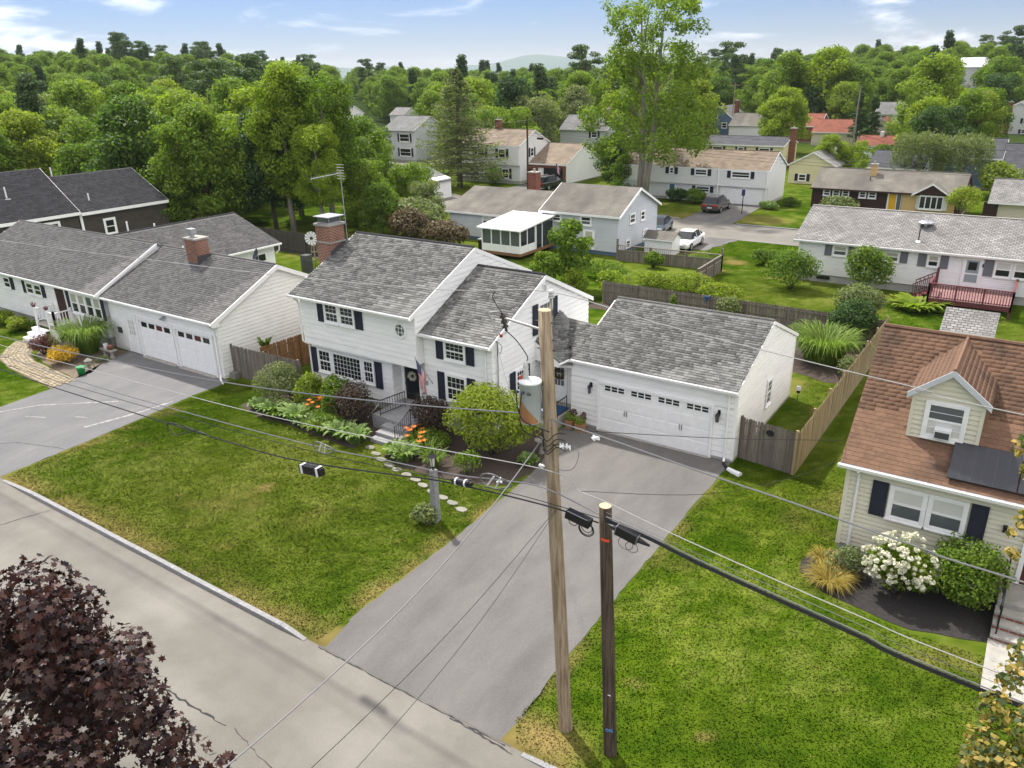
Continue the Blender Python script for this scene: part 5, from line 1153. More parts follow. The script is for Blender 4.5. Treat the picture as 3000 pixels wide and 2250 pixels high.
for i in range(2):
    x0 = 8.60+i*1.72; yb0, yb1 = -3.98, -2.98
    t = thing('photovoltaic_array', ('black solar panel below the dormer of the tan house', 'black solar panel at the right edge of the tan roof')[i], 'solar panel', (x0+.85, -3.5, 3.6), 0, 'solar panels on the brown roof')
    nrm = Vector((0, -3.10, 4.35)).normalized(); o_ = nrm*.14
    C8 = [Vector((x, y, rz(y)))+o_ for x, y in ((x0, yb0), (x0+1.69, yb0), (x0+1.69, yb1), (x0, yb1))]
    m = MB(); m.add([tuple(v) for v in C8]+[tuple(v-nrm*.04) for v in C8], [(0, 1, 2, 3), (7, 6, 5, 4), (0, 4, 5, 1), (1, 5, 6, 2), (2, 6, 7, 3), (3, 7, 4, 0)]); m.build('frame', 'black_metal', t)
    m = MB(); s = Vector((.015, 0, 0)); e = (C8[3]-C8[0]).normalized()*.015
    q = [C8[0]+s+e+nrm*.003, C8[1]-s+e+nrm*.003, C8[2]-s-e+nrm*.003, C8[3]+s-e+nrm*.003]; m.add([tuple(v) for v in q], [(0, 1, 2, 3)]); m.build('glass', 'solar', t)
    m = MB()
    for k in range(1, 6): a = q[0].lerp(q[1], k/6); b = q[3].lerp(q[2], k/6); m.beam(a+nrm*.001, b+nrm*.001, .008, .003, tuple(nrm))
    m.build('cell_lines', 'dark_metal', t)
    m = MB(); [m.beam(Vector((x, yb0+.25, rz(yb0+.25))), Vector((x, yb0+.25, rz(yb0+.25)))+o_, .04, .04) for x in (x0+.1, x0+1.6)]; m.build('mount', 'grey_metal', t)
t = thing('entry_steps', 'concrete steps with brick risers at the tan house door', 'steps', (11.3, -4.8, 0))
m = MB(); m.box(10.45, 12.6, -5.0, -3.88, -.1, .60); m.build('landing', 'concrete', t)
for i in range(3):
    y0 = -5.0-.34*(3-i); z = .15+.15*i
    m = MB(); m.box(10.45, 12.6, y0, -5.0, z-.15-.02, z-.05); m.build('riser', 'brick_red', t); m = MB(); m.box(10.43, 12.62, y0-.03, -5.0, z-.05, z); m.build('tread', 'concrete', t)
rail([(10.55, -5.9, .15), (10.55, -4.1, .6)], 'railing', 5, .85, t)
sheet('entry_path', [(10.4, -8.2), (12.3, -8.2), (12.5, -6.0), (10.4, -6.0)], .020, 'concrete')
# ================================================================== white ranch behind, with deck
Wh = thing('ranch_house', 'white ranch house with grey shutters and a pale grey roof behind', 'house', (8, 34, 0))
m = MB(); m.extr([(30.1, .55), (38.5, .55), (38.5, 2.95), (34.3, 4.52), (30.1, 2.98)], 'x', -4.55, 24); hw = m.build('wall', 'white_siding', Wh)
clapboards(hw, 'F', 30.1, -4.55, 24, .55, 2.95, .14, 'white_siding', joined=True)
m = MB(); m.box(-4.5, 24, 30.15, 38.4, -.2, .55); m.build('foundation', 'foundation', Wh)
rf = slab_x(-4.9, 24.3, [(29.8, 2.93), (34.3, 4.66), (38.8, 2.93)], .13).build('roof', 'roof_light', Wh)
m = MB(); m.box(-4.9, 24.3, 34.2, 34.4, 4.645, 4.69); m.build('ridge_cap', 'concrete', rf)
m = MB(); m.box(-4.9, 24.3, 29.77, 29.80, 2.76, 2.92); m.build('fascia', 'white_trim', rf)
m = MB(); m.extr([(29.85, 2.80), (34.3, 4.52), (34.3, 4.40), (29.85, 2.68)], 'x', -4.89, -4.80); m.build('rake_board', 'white_trim', rf)
gutter(Wh, -4.9, 24.3, 29.78, 2.92)
pipe(Wh, [(-4.45, 29.72, 2.8), (-4.45, 30.0, 2.6), (-4.45, 30.02, .3)], .05)
m = MB(); m.lathe((3.0, 32.6, 4.0), [(.1, 0), (.12, .25), (.48, .22), (.50, .30), (.36, .40), (.05, .45)], 18); m.build('roof_fan', 'grey_metal', Wh)
m = MB(); m.tube([(2.9, 30.9, 3.2), (2.9, 30.9, 4.15)], .045, 6); v = m.build('vent_pipe', 'dark_metal', Wh); m = MB(); m.lathe((2.9, 30.9, 3.24), [(.28, 0), (.12, .12)], 10); m.build('flashing', 'plastic_white', v)
for a, b, q0, q1, h_, l_ in ((-2.24, -1.24, 1.97, 2.72, 'glass_shade', 'glass_grey'), (.08, 1.09, 1.95, 2.70, 'glass_grey', 'glass_white'), (1.10, 2.05, 1.93, 2.66, 'glass_shade', 'glass_grey'), (3.70, 4.45, 1.86, 2.70, 'glass_shade', 'glass'), (7.54, 8.52, 1.64, 2.69, 'glass_white', 'glass'), (8.56, 9.6, 1.64, 2.69, 'glass_white', 'glass')):
    window(Wh, 'F', 30.1, a, b, q0, q1, cols=1, rows=1, mat_hi=h_, mat_lo=l_, mul=False)
for a, b, q0, q1 in ((-2.75, -2.28, 1.95, 2.76), (-1.20, -.76, 1.95, 2.76), (-.42, .04, 1.95, 2.74), (2.09, 2.55, 1.94, 2.72), (3.16, 3.66, 1.85, 2.72), (4.49, 4.96, 1.84, 2.72), (6.98, 7.50, 1.64, 2.70)): shutter(Wh, 'F', 30.1, a, b, q0, q1, 'grey_shutter')
t = thing('air_conditioner', 'white air conditioner in a back window of the white ranch', 'air conditioner', (.55, 29.95, 1.98)); m = MB(); m.box(.33, .80, 29.8, 30.0, 1.99, 2.27); m.build('case', 'plastic_white', t); m = MB(); m.box(.37, .76, 29.79, 29.798, 2.02, 2.23); m.build('grille', 'dark_metal', t)
m = MB(); m.box(5.80, 5.92, 29.99, 30.07, .78, 2.74); m.box(6.80, 6.92, 29.99, 30.07, .78, 2.74); m.box(5.92, 6.80, 29.99, 30.07, 2.64, 2.74); bd = m.build('back_door', 'white_trim', Wh)
m = MB(); m.box(5.92, 6.80, 30.02, 30.06, .78, 2.64); m.build('door_leaf', 'white_trim', bd); m = MB(); m.box(6.0, 6.72, 30.0, 30.018, 1.75, 2.56); m.box(6.0, 6.72, 30.0, 30.018, 1.15, 1.66); m.build('pane', 'door_grey', bd); m = MB(); m.box(6.12, 6.60, 29.985, 29.998, 1.95, 2.46); m.build('inner_glass', 'glass', bd)
m = MB(); m.box(7.08-.05-.15, 7.08+.02-.15, 29.95, 30.06, 2.2, 2.4); m.build('lantern', 'black_metal', Wh)
m = MB(); m.box(2.7, 3.0, 29.98, 30.06, 2.72, 2.85); m.lathe((3.05, 29.95, 2.66), [(.05, 0), (.08, .12)], 8); m.lathe((2.75, 29.95, 2.66), [(.05, 0), (.08, .12)], 8); m.build('flood_light', 'plastic_white', Wh)
m = MB(); m.box(-3.1, -2.2, 30.08, 30.14, .22, .45); m.build('basement_window', 'glass', Wh)
t = thing('deck', 'dark red wooden deck with railings behind the white ranch', 'deck', (6.7, 28.2, 0))
m = MB(); m.box(4.45, 8.95, 26.4, 30.0, .45, .72); m.build('frame', 'deck_red', t)
for i in range(30):
    m = MB(); a = 4.45+i*.15; m.box(a+.005, a+.145, 26.38, 30.0, .725, .755); m.build('deck_board', 'deck_board', t)
for A, B, n in (((4.47, 26.42), (8.93, 26.42), 30), ((8.93, 26.42), (8.93, 29.9), 10), ((4.47, 26.42), (4.47, 28.3), 6)):
    A, B = Vector((*A, .75)), Vector((*B, .75)); m = MB(); m.beam(A+Vector((0, 0, .92)), B+Vector((0, 0, .92)), .14, .05); m.beam(A+Vector((0, 0, .08)), B+Vector((0, 0, .08)), .05, .05); rl = m.build('railing', 'deck_red', t)
    for i in range(n+1):
        p = A.lerp(B, i/n); e = i % 10 == 0 or i == n; m = MB(); w_ = .05 if e else .02; m.box(p.x-w_, p.x+w_, p.y-w_, p.y+w_, p.z-(.3 if e else -.02), p.z+.9); m.build('post' if e else 'baluster', 'deck_red', rl)
for x in (4.5, 8.9):
    m = MB(); m.box(x-.06, x+.06, 26.42, 26.54, -.1, .45); m.build('leg', 'deck_red', t)
m = MB(); m.box(4.43, 4.57, 29.7, 29.84, .4, 1.95); m.build('post', 'deck_red', t)
for i in range(4): m = MB(); m.box(3.35+i*.27, 3.62+i*.27, 28.4, 29.6, .05+i*.17, .11+i*.17); m.build('step', 'deck_red', t)
for yy in (28.4, 29.6):
    m = MB(); m.beam((3.3, yy, 1.0), (4.45, yy, 1.68), .05, .06); m.beam((3.3, yy, .25), (4.45, yy, .85), .04, .04); rl = m.build('stair_rail', 'deck_red', t)
    for i in range(6): m = MB(); q = i/5; m.box(3.32+q*1.1, 3.36+q*1.1, yy-.02, yy+.02, .0+q*.6, 1.0+q*.66); m.build('baluster', 'deck_red', rl)
# sheds
def shed(name, label, x0, x1, y0, y1, ze, zr, yr, rm='roof_light', wm='white_trim'):
    t = thing(name, label, 'shed', ((x0+x1)/2, (y0+y1)/2, 0))
    m = MB(); m.extr([(y0, 0), (y1, 0), (y1, ze-.02), (yr, zr-.08), (y0, ze-.02)], 'x', x0, x1); m.build('wall', wm, t)
    r_ = slab_x(x0-.12, x1+.12, [(y0-.15, ze-.05), (yr, zr), (y1+.15, ze-.05)], .07).build('roof', rm, t)
    m = MB(); m.box(x0-.12, x1+.12, y0-.17, y0-.152, ze-.16, ze-.06); m.build('fascia', 'white_trim', r_)
    return t
shed('garden_shed', 'white shed with flaking pale roof behind the tan house', 6.3, 8.5, 16.95, 19.9, 1.68, 2.45, 18.4)
shed('storage_shed', 'low white shed with pitted grey roof beside the white car', -17.6, -15.15, 32.6, 34.3, 1.35, 1.85, 33.4, 'roof_weathered')
# ================================================================== grey split-level with sunroom
Gy = thing('split_level_house', 'pale grey split level house with weathered roofs and glazed sunroom', 'house', (-27, 34, 0))
m = MB(); m.extr([(30.5, .3), (39.2, .3), (39.2, 2.5), (35.0, 4.0), (30.5, 2.52)], 'x', -36.5, -26.3); w1 = m.build('low_wall', 'grey_siding', Gy)
clapboards(w1, 'F', 30.5, -36.5, -26.3, .3, 2.5, .17, 'grey_siding', joined=True)
r1 = slab_x(-36.8, -25.9, [(30.2, 2.50), (35.0, 4.15), (39.6, 2.5)], .12).build('low_roof', 'roof_weathered', Gy)
m = MB(); m.extr([(30.4, .3), (38.0, .3), (38.0, 3.32), (34.0, 5.0), (30.4, 3.38)], 'x', -26.2, -19.0); w2 = m.build('tall_wall', 'grey_siding', Gy)
clapboards(w2, 'F', 30.4, -26.2, -19.0, .35, 3.36, .17, 'grey_siding', joined=True)
clapboards(w2, 'R', -19.0, 0, 0, .35, 5.0, .17, 'grey_siding', width=lambda z: (max(30.4, 30.15+(z+.1-3.28)/.483), min(38.0, 38.25-(z+.1-3.28)/.44)), joined=True)
r2 = slab_x(-26.4, -18.75, [(30.15, 3.28), (34.0, 5.14), (38.25, 3.28)], .12).build('tall_roof', 'roof_weathered', Gy)
m = MB()
for (ya, za, yb, zb) in ((30.12, 3.26, 34.0, 5.13), (34.0, 5.13, 38.28, 3.26)): m.extr([(ya, za), (yb, zb), (yb, zb-.2), (ya, za-.2)], 'x', -18.745, -18.69); m.extr([(ya, za), (yb, zb), (yb, zb-.16), (ya, za-.16)], 'x', -26.45, -26.41)
m.build('rake_board', 'white_trim', r2)
m = MB(); m.box(-26.4, -18.75, 30.12, 30.145, 3.10, 3.27); m.build('fascia', 'white_trim', r2); m = MB(); m.box(-36.8, -26.3, 30.17, 30.195, 2.33, 2.49); m.build('fascia', 'white_trim', r1)
m = MB(); m.box(-36.4, -26.3, 30.55, 39, -.2, .3); m.box(-26.15, -19.05, 30.45, 37.9, -.2, .35); m.build('foundation', 'blue_siding', Gy)
window(Gy, 'F', 30.4, -25.5, -24.3, 2.42, 3.12, cols=1, rows=1, casing=.12); window(Gy, 'F', 30.4, -22.5, -21.4, 2.30, 3.12, cols=1, rows=1, mat_lo='glass_grey', casing=.12); window(Gy, 'F', 30.5, -32.7, -31.5, 1.5, 2.26, cols=1, rows=1, mat_hi='glass_white', casing=.12)
window(Gy, 'R', -19.0, 32.4, 33.5, 2.30, 3.18, cols=1, rows=1, mat_hi='glass_grey', casing=.12); window(Gy, 'R', -19.0, 34.5, 35.4, 2.25, 3.12, cols=1, rows=1, casing=.12); window(Gy, 'R', -19.0, 35.1, 36.1, .55, 1.45, cols=1, rows=1, mat_hi='glass_shade', casing=.12); window(Gy, 'R', -19.0, 31.8, 32.7, .4, 1.1, cols=1, rows=1, casing=.12)
m = MB(); m.box(-22.15, -21.1, 30.3, 30.38, .35, 1.95); bd = m.build('back_door', 'white_trim', Gy); m = MB(); m.box(-21.95, -21.3, 30.285, 30.298, 1.0, 1.85); m.build('pane', 'glass_shade', bd)
m = MB(); m.box(-18.99, -18.95, 34.0-.12, 34.0+.12, 4.4, 4.75); m.build('gable_vent', 'white_trim', Gy)
pipe(Gy, [(-26.15, 30.1, 3.1), (-26.1, 30.28, 2.9), (-26.1, 30.33, .5)], .05)
m = MB(); m.tube([(-26.9, 31.2, 2.6), (-26.9, 31.2, 3.4)], .04, 6); v = m.build('vent_pipe', 'dark_metal', Gy); m = MB(); m.lathe((-26.9, 31.2, 2.82), [(.25, 0), (.1, .1)], 10); m.build('flashing', 'plastic_white', v)
chimney(Gy, -31.9, -31.0, 37.0, 37.8, 3.0, 5.35, 'brick_far')
# sunroom
Sx0, Sx1, Sy0, Sy1 = -28.95, -25.1, 25.2, 30.4
m = MB(); m.box(Sx0, Sx1, Sy0, Sy1, .3, .55); s_ = m.build('sunroom_floor', 'wood_brown', Gy)
m = MB(); m.extr([(Sy0-.35, 2.50), (Sy1, 2.98), (Sy1, 2.88), (Sy0-.35, 2.40)], 'x', Sx0-.25, Sx1+.25); sr = m.build('sunroom_roof', 'white_trim', Gy)
m = MB(); [m.beam((x, Sy0-.35, 2.52), (x, Sy1, 3.0), .04, .04) for x in (Sx0-.2, Sx0+.8, Sx0+1.85, Sx0+2.95, Sx1+.2)]; m.build('roof_rib', 'white_trim', sr)
m = MB(); m.box(Sx0, Sx1, Sy0, Sy0+.08, .55, 1.15); m.box(Sx1-.08, Sx1, Sy0+.08, Sy0+2.3, .55, 1.15); m.build('sunroom_sill_wall', 'white_trim', Gy)
for i in range(5): m = MB(); x = Sx0+i*(Sx1-Sx0-.1)/4; m.box(x, x+.1, Sy0-.01, Sy0+.09, 1.15, 2.42); m.build('sunroom_post', 'white_trim', Gy)
for y in (Sy0+1.0, Sy0+2.2, Sy0+2.35, Sy0+3.3, Sy1-.1): m = MB(); m.box(Sx1-.09, Sx1+.01, y, y+.1, .55, 2.65); m.build('sunroom_post', 'white_trim', Gy)
m = MB(); m.box(Sx0, Sx1, Sy0+.005, Sy0+.08, 2.33, 2.45); m.build('sunroom_beam', 'white_trim', Gy)
for i in range(4): x = Sx0+i*(Sx1-Sx0-.1)/4; m = MB(); m.box(x+.1, x+(Sx1-Sx0-.1)/4, Sy0+.03, Sy0+.05, 1.15, 2.33); m.build('pane', 'glass_grey', Gy)
for y0, y1, z in ((Sy0+.1, Sy0+1.0, 1.15), (Sy0+1.1, Sy0+2.2, 1.15), (Sy0+2.45, Sy0+3.3, .6), (Sy0+3.4, Sy1-.1, .6)): m = MB(); m.box(Sx1-.05, Sx1-.03, y0, y1, z, 2.5); m.build('pane', 'glass', Gy)
t = thing('garden_stove', 'small black outdoor stove beside the sunroom', 'stove', (-29.5, 26.2, 0)); m = MB(); m.box(-29.85, -29.3, 25.9, 26.4, .1, 1.15); m.build('body', 'black_metal', t); m = MB(); m.box(-29.9, -29.25, 25.85, 26.45, 1.15, 1.25); m.build('lid', 'grey_metal', t)
# ================================================================== houses across the back street
NV = 'navy_shutter'
S = simple_house('split_entry_house', 'white two storey house with tan roof and wide garage across the back street', -33.5, -16.05, 60.7, 67.0, 3.78, 5.55, 'roof_tan', 'pale_siding',
    wins=((-24.4, -22.9, 2.92, 3.68, NV), (-20.15, -18.0, 2.85, 3.62, NV), (-27.5, -26.9, 2.95, 3.72, NV), (-24.3, -22.6, 1.02, 1.72, NV)), side_w=(), ov=.35, yr=63.5)
m = MB(); m.box(-33.6, -16.0, 60.35, 60.7, 1.92, 3.75); m.build('overhang', 'pale_siding', S)
for a, b, q0, q1 in ((-24.4, -22.9, 2.92, 3.66), (-20.15, -18.0, 2.85, 3.60), (-27.5, -26.9, 2.95, 3.70)):
    window(S, 'F', 60.35, a, b, q0, q1, cols=1, rows=1, off=.01, casing=.1); [shutter(S, 'F', 60.35, u, u+.4, q0, q1, NV, .01) for u in (a-.45, b+.05)]
m = MB(); m.box(-21.4, -16.5, 60.62, 60.68, .0, 1.68); gd = m.build('garage_door', 'white_trim', S); m = MB(); [m.box(-21.35, -16.55, 60.60, 60.618, .02+i*.42, .40+i*.42) for i in range(4)]; m.build('panel', 'white_trim', gd)
m = MB(); m.box(-27.7, -26.6, 60.6, 60.68, .05, 1.85); fd = m.build('front_door', 'white_trim', S); m = MB(); m.box(-27.45, -26.85, 60.58, 60.598, .1, 1.75); m.build('door_leaf', 'door_teal', fd)
m = MB(); m.tube([(-26.0, 61.5, 4.3), (-26.0, 61.5, 5.1)], .05, 6); m.build('vent_pipe', 'plastic_white', S)
pipe(S, [(-21.6, 60.3, 3.7), (-21.6, 60.3, .2)], .05); pipe(S, [(-16.1, 60.3, 3.7), (-16.1, 60.3, .2)], .05)
m = MB(); m.tube([(-19.0, 51.7, 0), (-19.0, 51.7, 2.1)], .04, 6); t = thing('lamp_post', 'thin black lamp post at the back driveway beside the split entry house', 'lamp post', (-16.7, 54.5, 0), local=True)
m = MB(); m.tube([(0, 0, 0), (0, 0, 1.9)], .05, 6); m.build('post', 'black_metal', t); m = MB(); m.box(-.14, .14, -.14, .14, 1.9, 2.5); m.build('lantern', 'flag_blue', t)
Rn = simple_house('brown_ranch_house', 'low dark brown ranch with yellow door and ochre brick bay front', -11.0, 2.8, 59.2, 66.2, 2.55, 4.2, 'roof_weathered', 'maroon_siding',
    wins=((-9.9, -9.15, 1.72, 2.42), (-8.97, -8.22, 1.72, 2.42), (-8.05, -7.32, 1.72, 2.42), (-6.42, -5.7, 1.72, 2.42), (-5.55, -4.75, 1.72, 2.42)), base=.5, ov=.5, trim='maroon_siding')
m = MB(); m.box(-2.35, 2.3, 59.05, 59.2, .3, 2.45); m.build('brick_front', 'ochre_brick', Rn)
m = MB(); m.box(-3.7, -2.4, 59.1, 59.19, .6, 2.45); fd = m.build('front_door', 'white_trim', Rn); m = MB(); m.box(-3.55, -2.9, 59.07, 59.098, .65, 2.35); m.build('door_leaf', 'door_yellow', fd); m = MB(); m.box(-2.82, -2.45, 59.07, 59.098, .65, 2.35); m.build('sidelight', 'glass_grey', fd)
m = MB(); m.add([(-1.1, 59.05, 1.05), (1.65, 59.05, 1.05), (1.3, 58.55, 1.05), (-.75, 58.55, 1.05), (-1.1, 59.05, 2.45), (1.65, 59.05, 2.45), (1.3, 58.55, 2.45), (-.75, 58.55, 2.45)], [(0, 1, 2, 3), (4, 7, 6, 5), (3, 2, 6, 7), (0, 3, 7, 4), (2, 1, 5, 6)]); bw = m.build('bay_window', 'white_trim', Rn)
for i in range(4): x = -.68+i*.5; m = MB(); m.box(x, x+.4, 58.53, 58.549, 1.25, 2.3); m.build('pane', 'glass', bw)
m = MB(); m.extr([(-1.25, 2.55), (1.75, 2.55), (.25, 3.5)], 'y', 58.35, 62.0); gb = m.build('gablet', 'maroon_siding', Rn); m = MB(); m.extr([(-1.45, 2.52), (.25, 3.62), (1.95, 2.52), (1.95, 2.40), (.25, 3.5), (-1.45, 2.40)], 'y', 58.2, 62.0); m.build('gablet_roof', 'roof_weathered', Rn); m = MB(); m.extr([(-1.47, 2.5), (.25, 3.60), (1.97, 2.5), (1.97, 2.36), (.25, 3.46), (-1.47, 2.36)], 'y', 58.16, 58.2); m.build('rake_board', 'white_trim', Rn)
c = chimney(Rn, -6.05, -5.45, 61.4, 62.0, 3.2, 4.75, 'ochre_brick'); m = MB(); m.tube([(-5.8, 60.6, 3.0), (-5.8, 60.6, 3.7)], .05, 6); m.build('vent_pipe', 'dark_metal', Rn)
Co = simple_house('colonial_house', 'white two storey colonial with tan roof and navy shutters behind the spruce', -60.5, -50.4, 63.6, 71.0, 5.05, 6.9, 'roof_tan', 'pale_siding',
    wins=((-53.7, -52.5, 3.4, 4.6, NV), (-57.2, -56.0, 3.4, 4.6, NV), (-53.4, -52.2, .7, 2.0, NV), (-59.8, -57.2, .7, 2.1, None)), side_w=((66.2, 67.1, 3.4, 4.6, NV),), base=.4)
m = MB(); m.box(-60.5, -50.4, 63.3, 63.62, 2.5, 5.0); m.build('overhang', 'pale_siding', Co)
for a in (-53.7, -57.2): window(Co, 'F', 63.3, a, a+1.2, 3.4, 4.6, cols=1, rows=1, off=.01); [shutter(Co, 'F', 63.3, u, u+.42, 3.4, 4.6, NV, .01) for u in (a-.47, a+1.25)]
m = MB(); m.box(-55.4, -54.5, 63.5, 63.58, .4, 2.3); m.build('front_door', 'door_brown', Co)
chimney(Co, -57, -56.2, 67.3, 68, 5.5, 8.0, 'brick_far')
Bg = simple_house('brick_garage', 'brick fronted garage with tan roof and an open door beside the colonial', -51.4, -44.6, 66.0, 76.0, 2.62, 4.9, 'roof_tan', 'pale_siding', base=.1, ov=.3)
for a, b, q0, q1 in ((-51.4, -49.05, 0, 2.55), (-45.0, -44.6, 0, 2.55), (-49.05, -45.0, 2.1, 2.55)): m = MB(); m.box(a, b, 65.8, 66.0, q0, q1); m.build('brick_front', 'brick_far', Bg)
m = MB(); m.box(-49.05, -45.0, 65.95, 65.99, .02, 2.1); m.build('bay_shade_panel', 'black_metal', Bg); m = MB(); m.box(-48.95, -48.1, 65.9, 65.948, .02, 2.05); m.build('white_panel', 'white_trim', Bg)  # black panel paints the shade inside the open bay
m = MB(); m.box(-50.6, -49.9, 65.75, 65.798, .02, 1.9); m.build('side_door', 'door_brown', Bg)
t = thing('flag', 'small american flag hanging at the open brick garage', 'flag', (-45.2, 65.6, 1.6), 0, local=True)
m = MB(); m.tube([(0, 0, .3), (-.5, -.4, 1.3)], .02, 5); m.build('flag_pole', 'grey_metal', t)
for i in range(7):
    m = MB(); a = Vector((-.5, -.4, 1.25)).lerp(Vector((-.15, -.12, .62)), i/7); b = Vector((-.5, -.4, 1.25)).lerp(Vector((-.15, -.12, .62)), (i+1)/7); d = Vector((.05, 0, -1.0))
    m.add([tuple(a), tuple(b), tuple(b+d), tuple(a+d)], [(0, 1, 2, 3)]); m.build('stripe', 'flag_blue' if i < 2 else ('flag_red', 'flag_white')[i % 2], t)
simple_house('grey_colonial', 'grey two storey house with brick end far left of the spruce', -89.5, -82.4, 79.5, 88, 5.3, 7.4, 'roof_grey', 'grey_siding', wins=((-85.9, -83.6, 3.3, 4.7, NV), (-86, -83.4, .9, 2.3, NV)), side_w=())
t = simple_house('cape_house', 'small white house with grey roof seen between the trees in mid distance', -68, -58.2, 104, 111, 4.2, 6.6, 'roof_grey', 'grey_siding', wins=((-61.5, -60.2, 2.8, 3.9, NV),)); chimney(t, -59.7, -58.9, 106, 107, 5.5, 7.6, 'brick_far')
t = simple_house('dormered_house', 'yellow house with low grey roof behind the tan roofed house', -36.4, -24.0, 94, 101, 3.35, 4.35, 'roof_slate', 'yellow_siding', wins=((-34.9, -33.2, 2.2, 3.0, NV), (-30.9, -29.9, 2.2, 3.0, NV), (-27.7, -26.0, 2.2, 3.0, NV)), ov=.25); chimney(t, -24.0, -23.2, 96.5, 97.3, 0, 5.6, 'brick_far')
def gable_front(name, label, x0, x1, yf, yb, ze, zr, rm, wm, wins=()):
    t = thing(name, label, 'house', ((x0+x1)/2, yf, 0)); xr = (x0+x1)/2
    m = MB(); m.extr([(x0, 0), (x1, 0), (x1, ze), (xr, zr-.1), (x0, ze)], 'y', yf, yb); m.build('wall', wm, t)
    m = MB(); m.extr([(x0-.25, ze-.12), (xr, zr+.02), (x1+.25, ze-.12), (x1+.25, ze-.24), (xr, zr-.1), (x0-.25, ze-.24)], 'y', yf-.15, yb); r_ = m.build('roof', rm, t)
    m = MB(); m.extr([(x0-.25, ze-.12), (xr, zr+.02), (x1+.25, ze-.12), (x1+.25, ze-.3), (xr, zr-.16), (x0-.25, ze-.3)], 'y', yf-.2, yf-.152); m.build('rake_board', 'white_trim', r_)
    for a in wins:
        window(t, 'F', yf, *a[:4], cols=1, rows=1, off=.01)
        if len(a) > 4: [shutter(t, 'F', yf, u, u+.4, a[2], a[3], a[4], .01) for u in (a[0]-.45, a[1]+.05)]
    return t
gable_front('yellow_house', 'small yellow gabled house with one shuttered window beside the lime tree', -19.2, -13.4, 80, 90, 2.45, 4.0, 'roof_light', 'yellow_siding', ((-17.9, -16.9, .35, 1.25, NV),))
gable_front('white_cottage', 'small white gabled cottage half hidden by trees left of the spruce', -59.6, -52.0, 44.5, 50.5, 2.3, 3.6, 'roof_grey', 'white_siding', ((-55.6, -54.4, .9, 1.7),))
t = simple_house('red_garage', 'red brick garage with red roof and two white doors in the distance', -18.2, -12.0, 115, 122, 1.95, 3.3, 'roof_red', 'brick_far', base=.05); 
for a in (-17.3, -15.2): m = MB(); m.box(a, a+1.9, 114.9, 114.98, 0.0, 1.65); gd = m.build('garage_door', 'white_trim', t); m = MB(); [m.box(a+.12+i*.45, a+.42+i*.45, 114.88, 114.898, 1.15, 1.4) for i in range(4)]; m.build('pane', 'glass', gd)
m = MB(); m.box(-15.3, -14.7, 118, 118.6, 3.0, 3.9); m.build('cupola', 'white_trim', t)
simple_house('low_house', 'low house with dark slate roof behind the brown ranch', -9.6, -3.4, 80, 88, 2.5, 4.15, 'roof_slate', 'pale_siding')
t = simple_house('blue_house', 'blue house with dark slate roofs behind the weeping trees at right', -1.8, 4.2, 84, 92, 3.6, 5.6, 'roof_slate', 'blue_siding'); 
simple_house('blue_house', 'blue house wing with wide slate roof at the right edge', 4.3, 13, 82.5, 91, 2.4, 5.2, 'roof_slate', 'blue_siding')
t = simple_house('beige_garage', 'beige garage with pale roof at the right edge beyond the ranch roof', 5.0, 12, 60.5, 67, 2.0, 3.75, 'roof_light', 'cream_siding', ov=.5)
m = MB(); m.box(4.6, 5.8, 60.3, 60.5, 0, 1.9); m.build('brown_side', 'maroon_siding', t)
t = gable_front('white_colonial', 'white gabled house with brick chimney at the far right', -2.8, 6.0, 165, 175, 4.2, 6.6, 'roof_light', 'pale_siding', ((-1.9, -.9, 2.3, 3.3, NV), (2.6, 3.8, 2.6, 3.6, NV), (2.6, 3.8, .7, 1.5, NV))); chimney(t, -.4, .4, 164.4, 165, 0, 6.6, 'brick_far')
simple_house('white_house', 'white house with grey roof among trees in the far right distance', -27, -21.3, 176, 184, 3.6, 6.0, 'roof_grey', 'pale_siding', wins=((-25.5, -24.3, 2.2, 3.2),))
gable_front('small_house', 'little brown roofed house before the far white house', -24.6, -20.6, 160, 166, 2.2, 3.6, 'roof_red', 'cream_siding')
t = gable_front('blue_cottage', 'blue gabled house with white trim right of the tall tree', -58, -51, 150, 160, 3.6, 6.2, 'roof_grey', 'blue_siding', ((-55.6, -54.6, 3.6, 4.6), (-53.6, -52.4, 1.6, 2.8))); chimney(t, -52.4, -51.6, 154, 155, 4, 7.2, 'brick_far')
simple_house('hip_house', 'far house with weathered grey roof beside the blue cottage', -50.5, -43.5, 146, 154, 2.6, 4.9, 'roof_weathered', 'pale_siding')
simple_house('red_roof_house', 'far house with two red roof planes behind the lime tree', -36.5, -29.8, 138, 146, 3.2, 5.4, 'roof_red', 'brick_far')
simple_house('red_roof_house', 'far house with a lower red roof nearer the red garage', -29.6, -22.8, 132, 140, 2.6, 4.7, 'roof_red', 'cream_siding')
simple_house('hillside_house', 'white house roof on the wooded slope at upper left', -252, -238, 118, 128, 12.5, 14.2, 'plastic_white', 'pale_siding', z0=4)
simple_house('hillside_house', 'white house on the wooded slope at upper right', -25, -15, 292, 300, 12.5, 15.5, 'plastic_white', 'pale_siding', z0=4)
simple_house('distant_house', 'white roofed house in the gap left of the spruce far away', -154, -149, 130, 136, 4.6, 6.6, 'roof_light', 'pale_siding')
simple_house('distant_house', 'second far white house beside the left gap pole', -143, -138, 140, 146, 4.0, 5.8, 'roof_light', 'pale_siding')
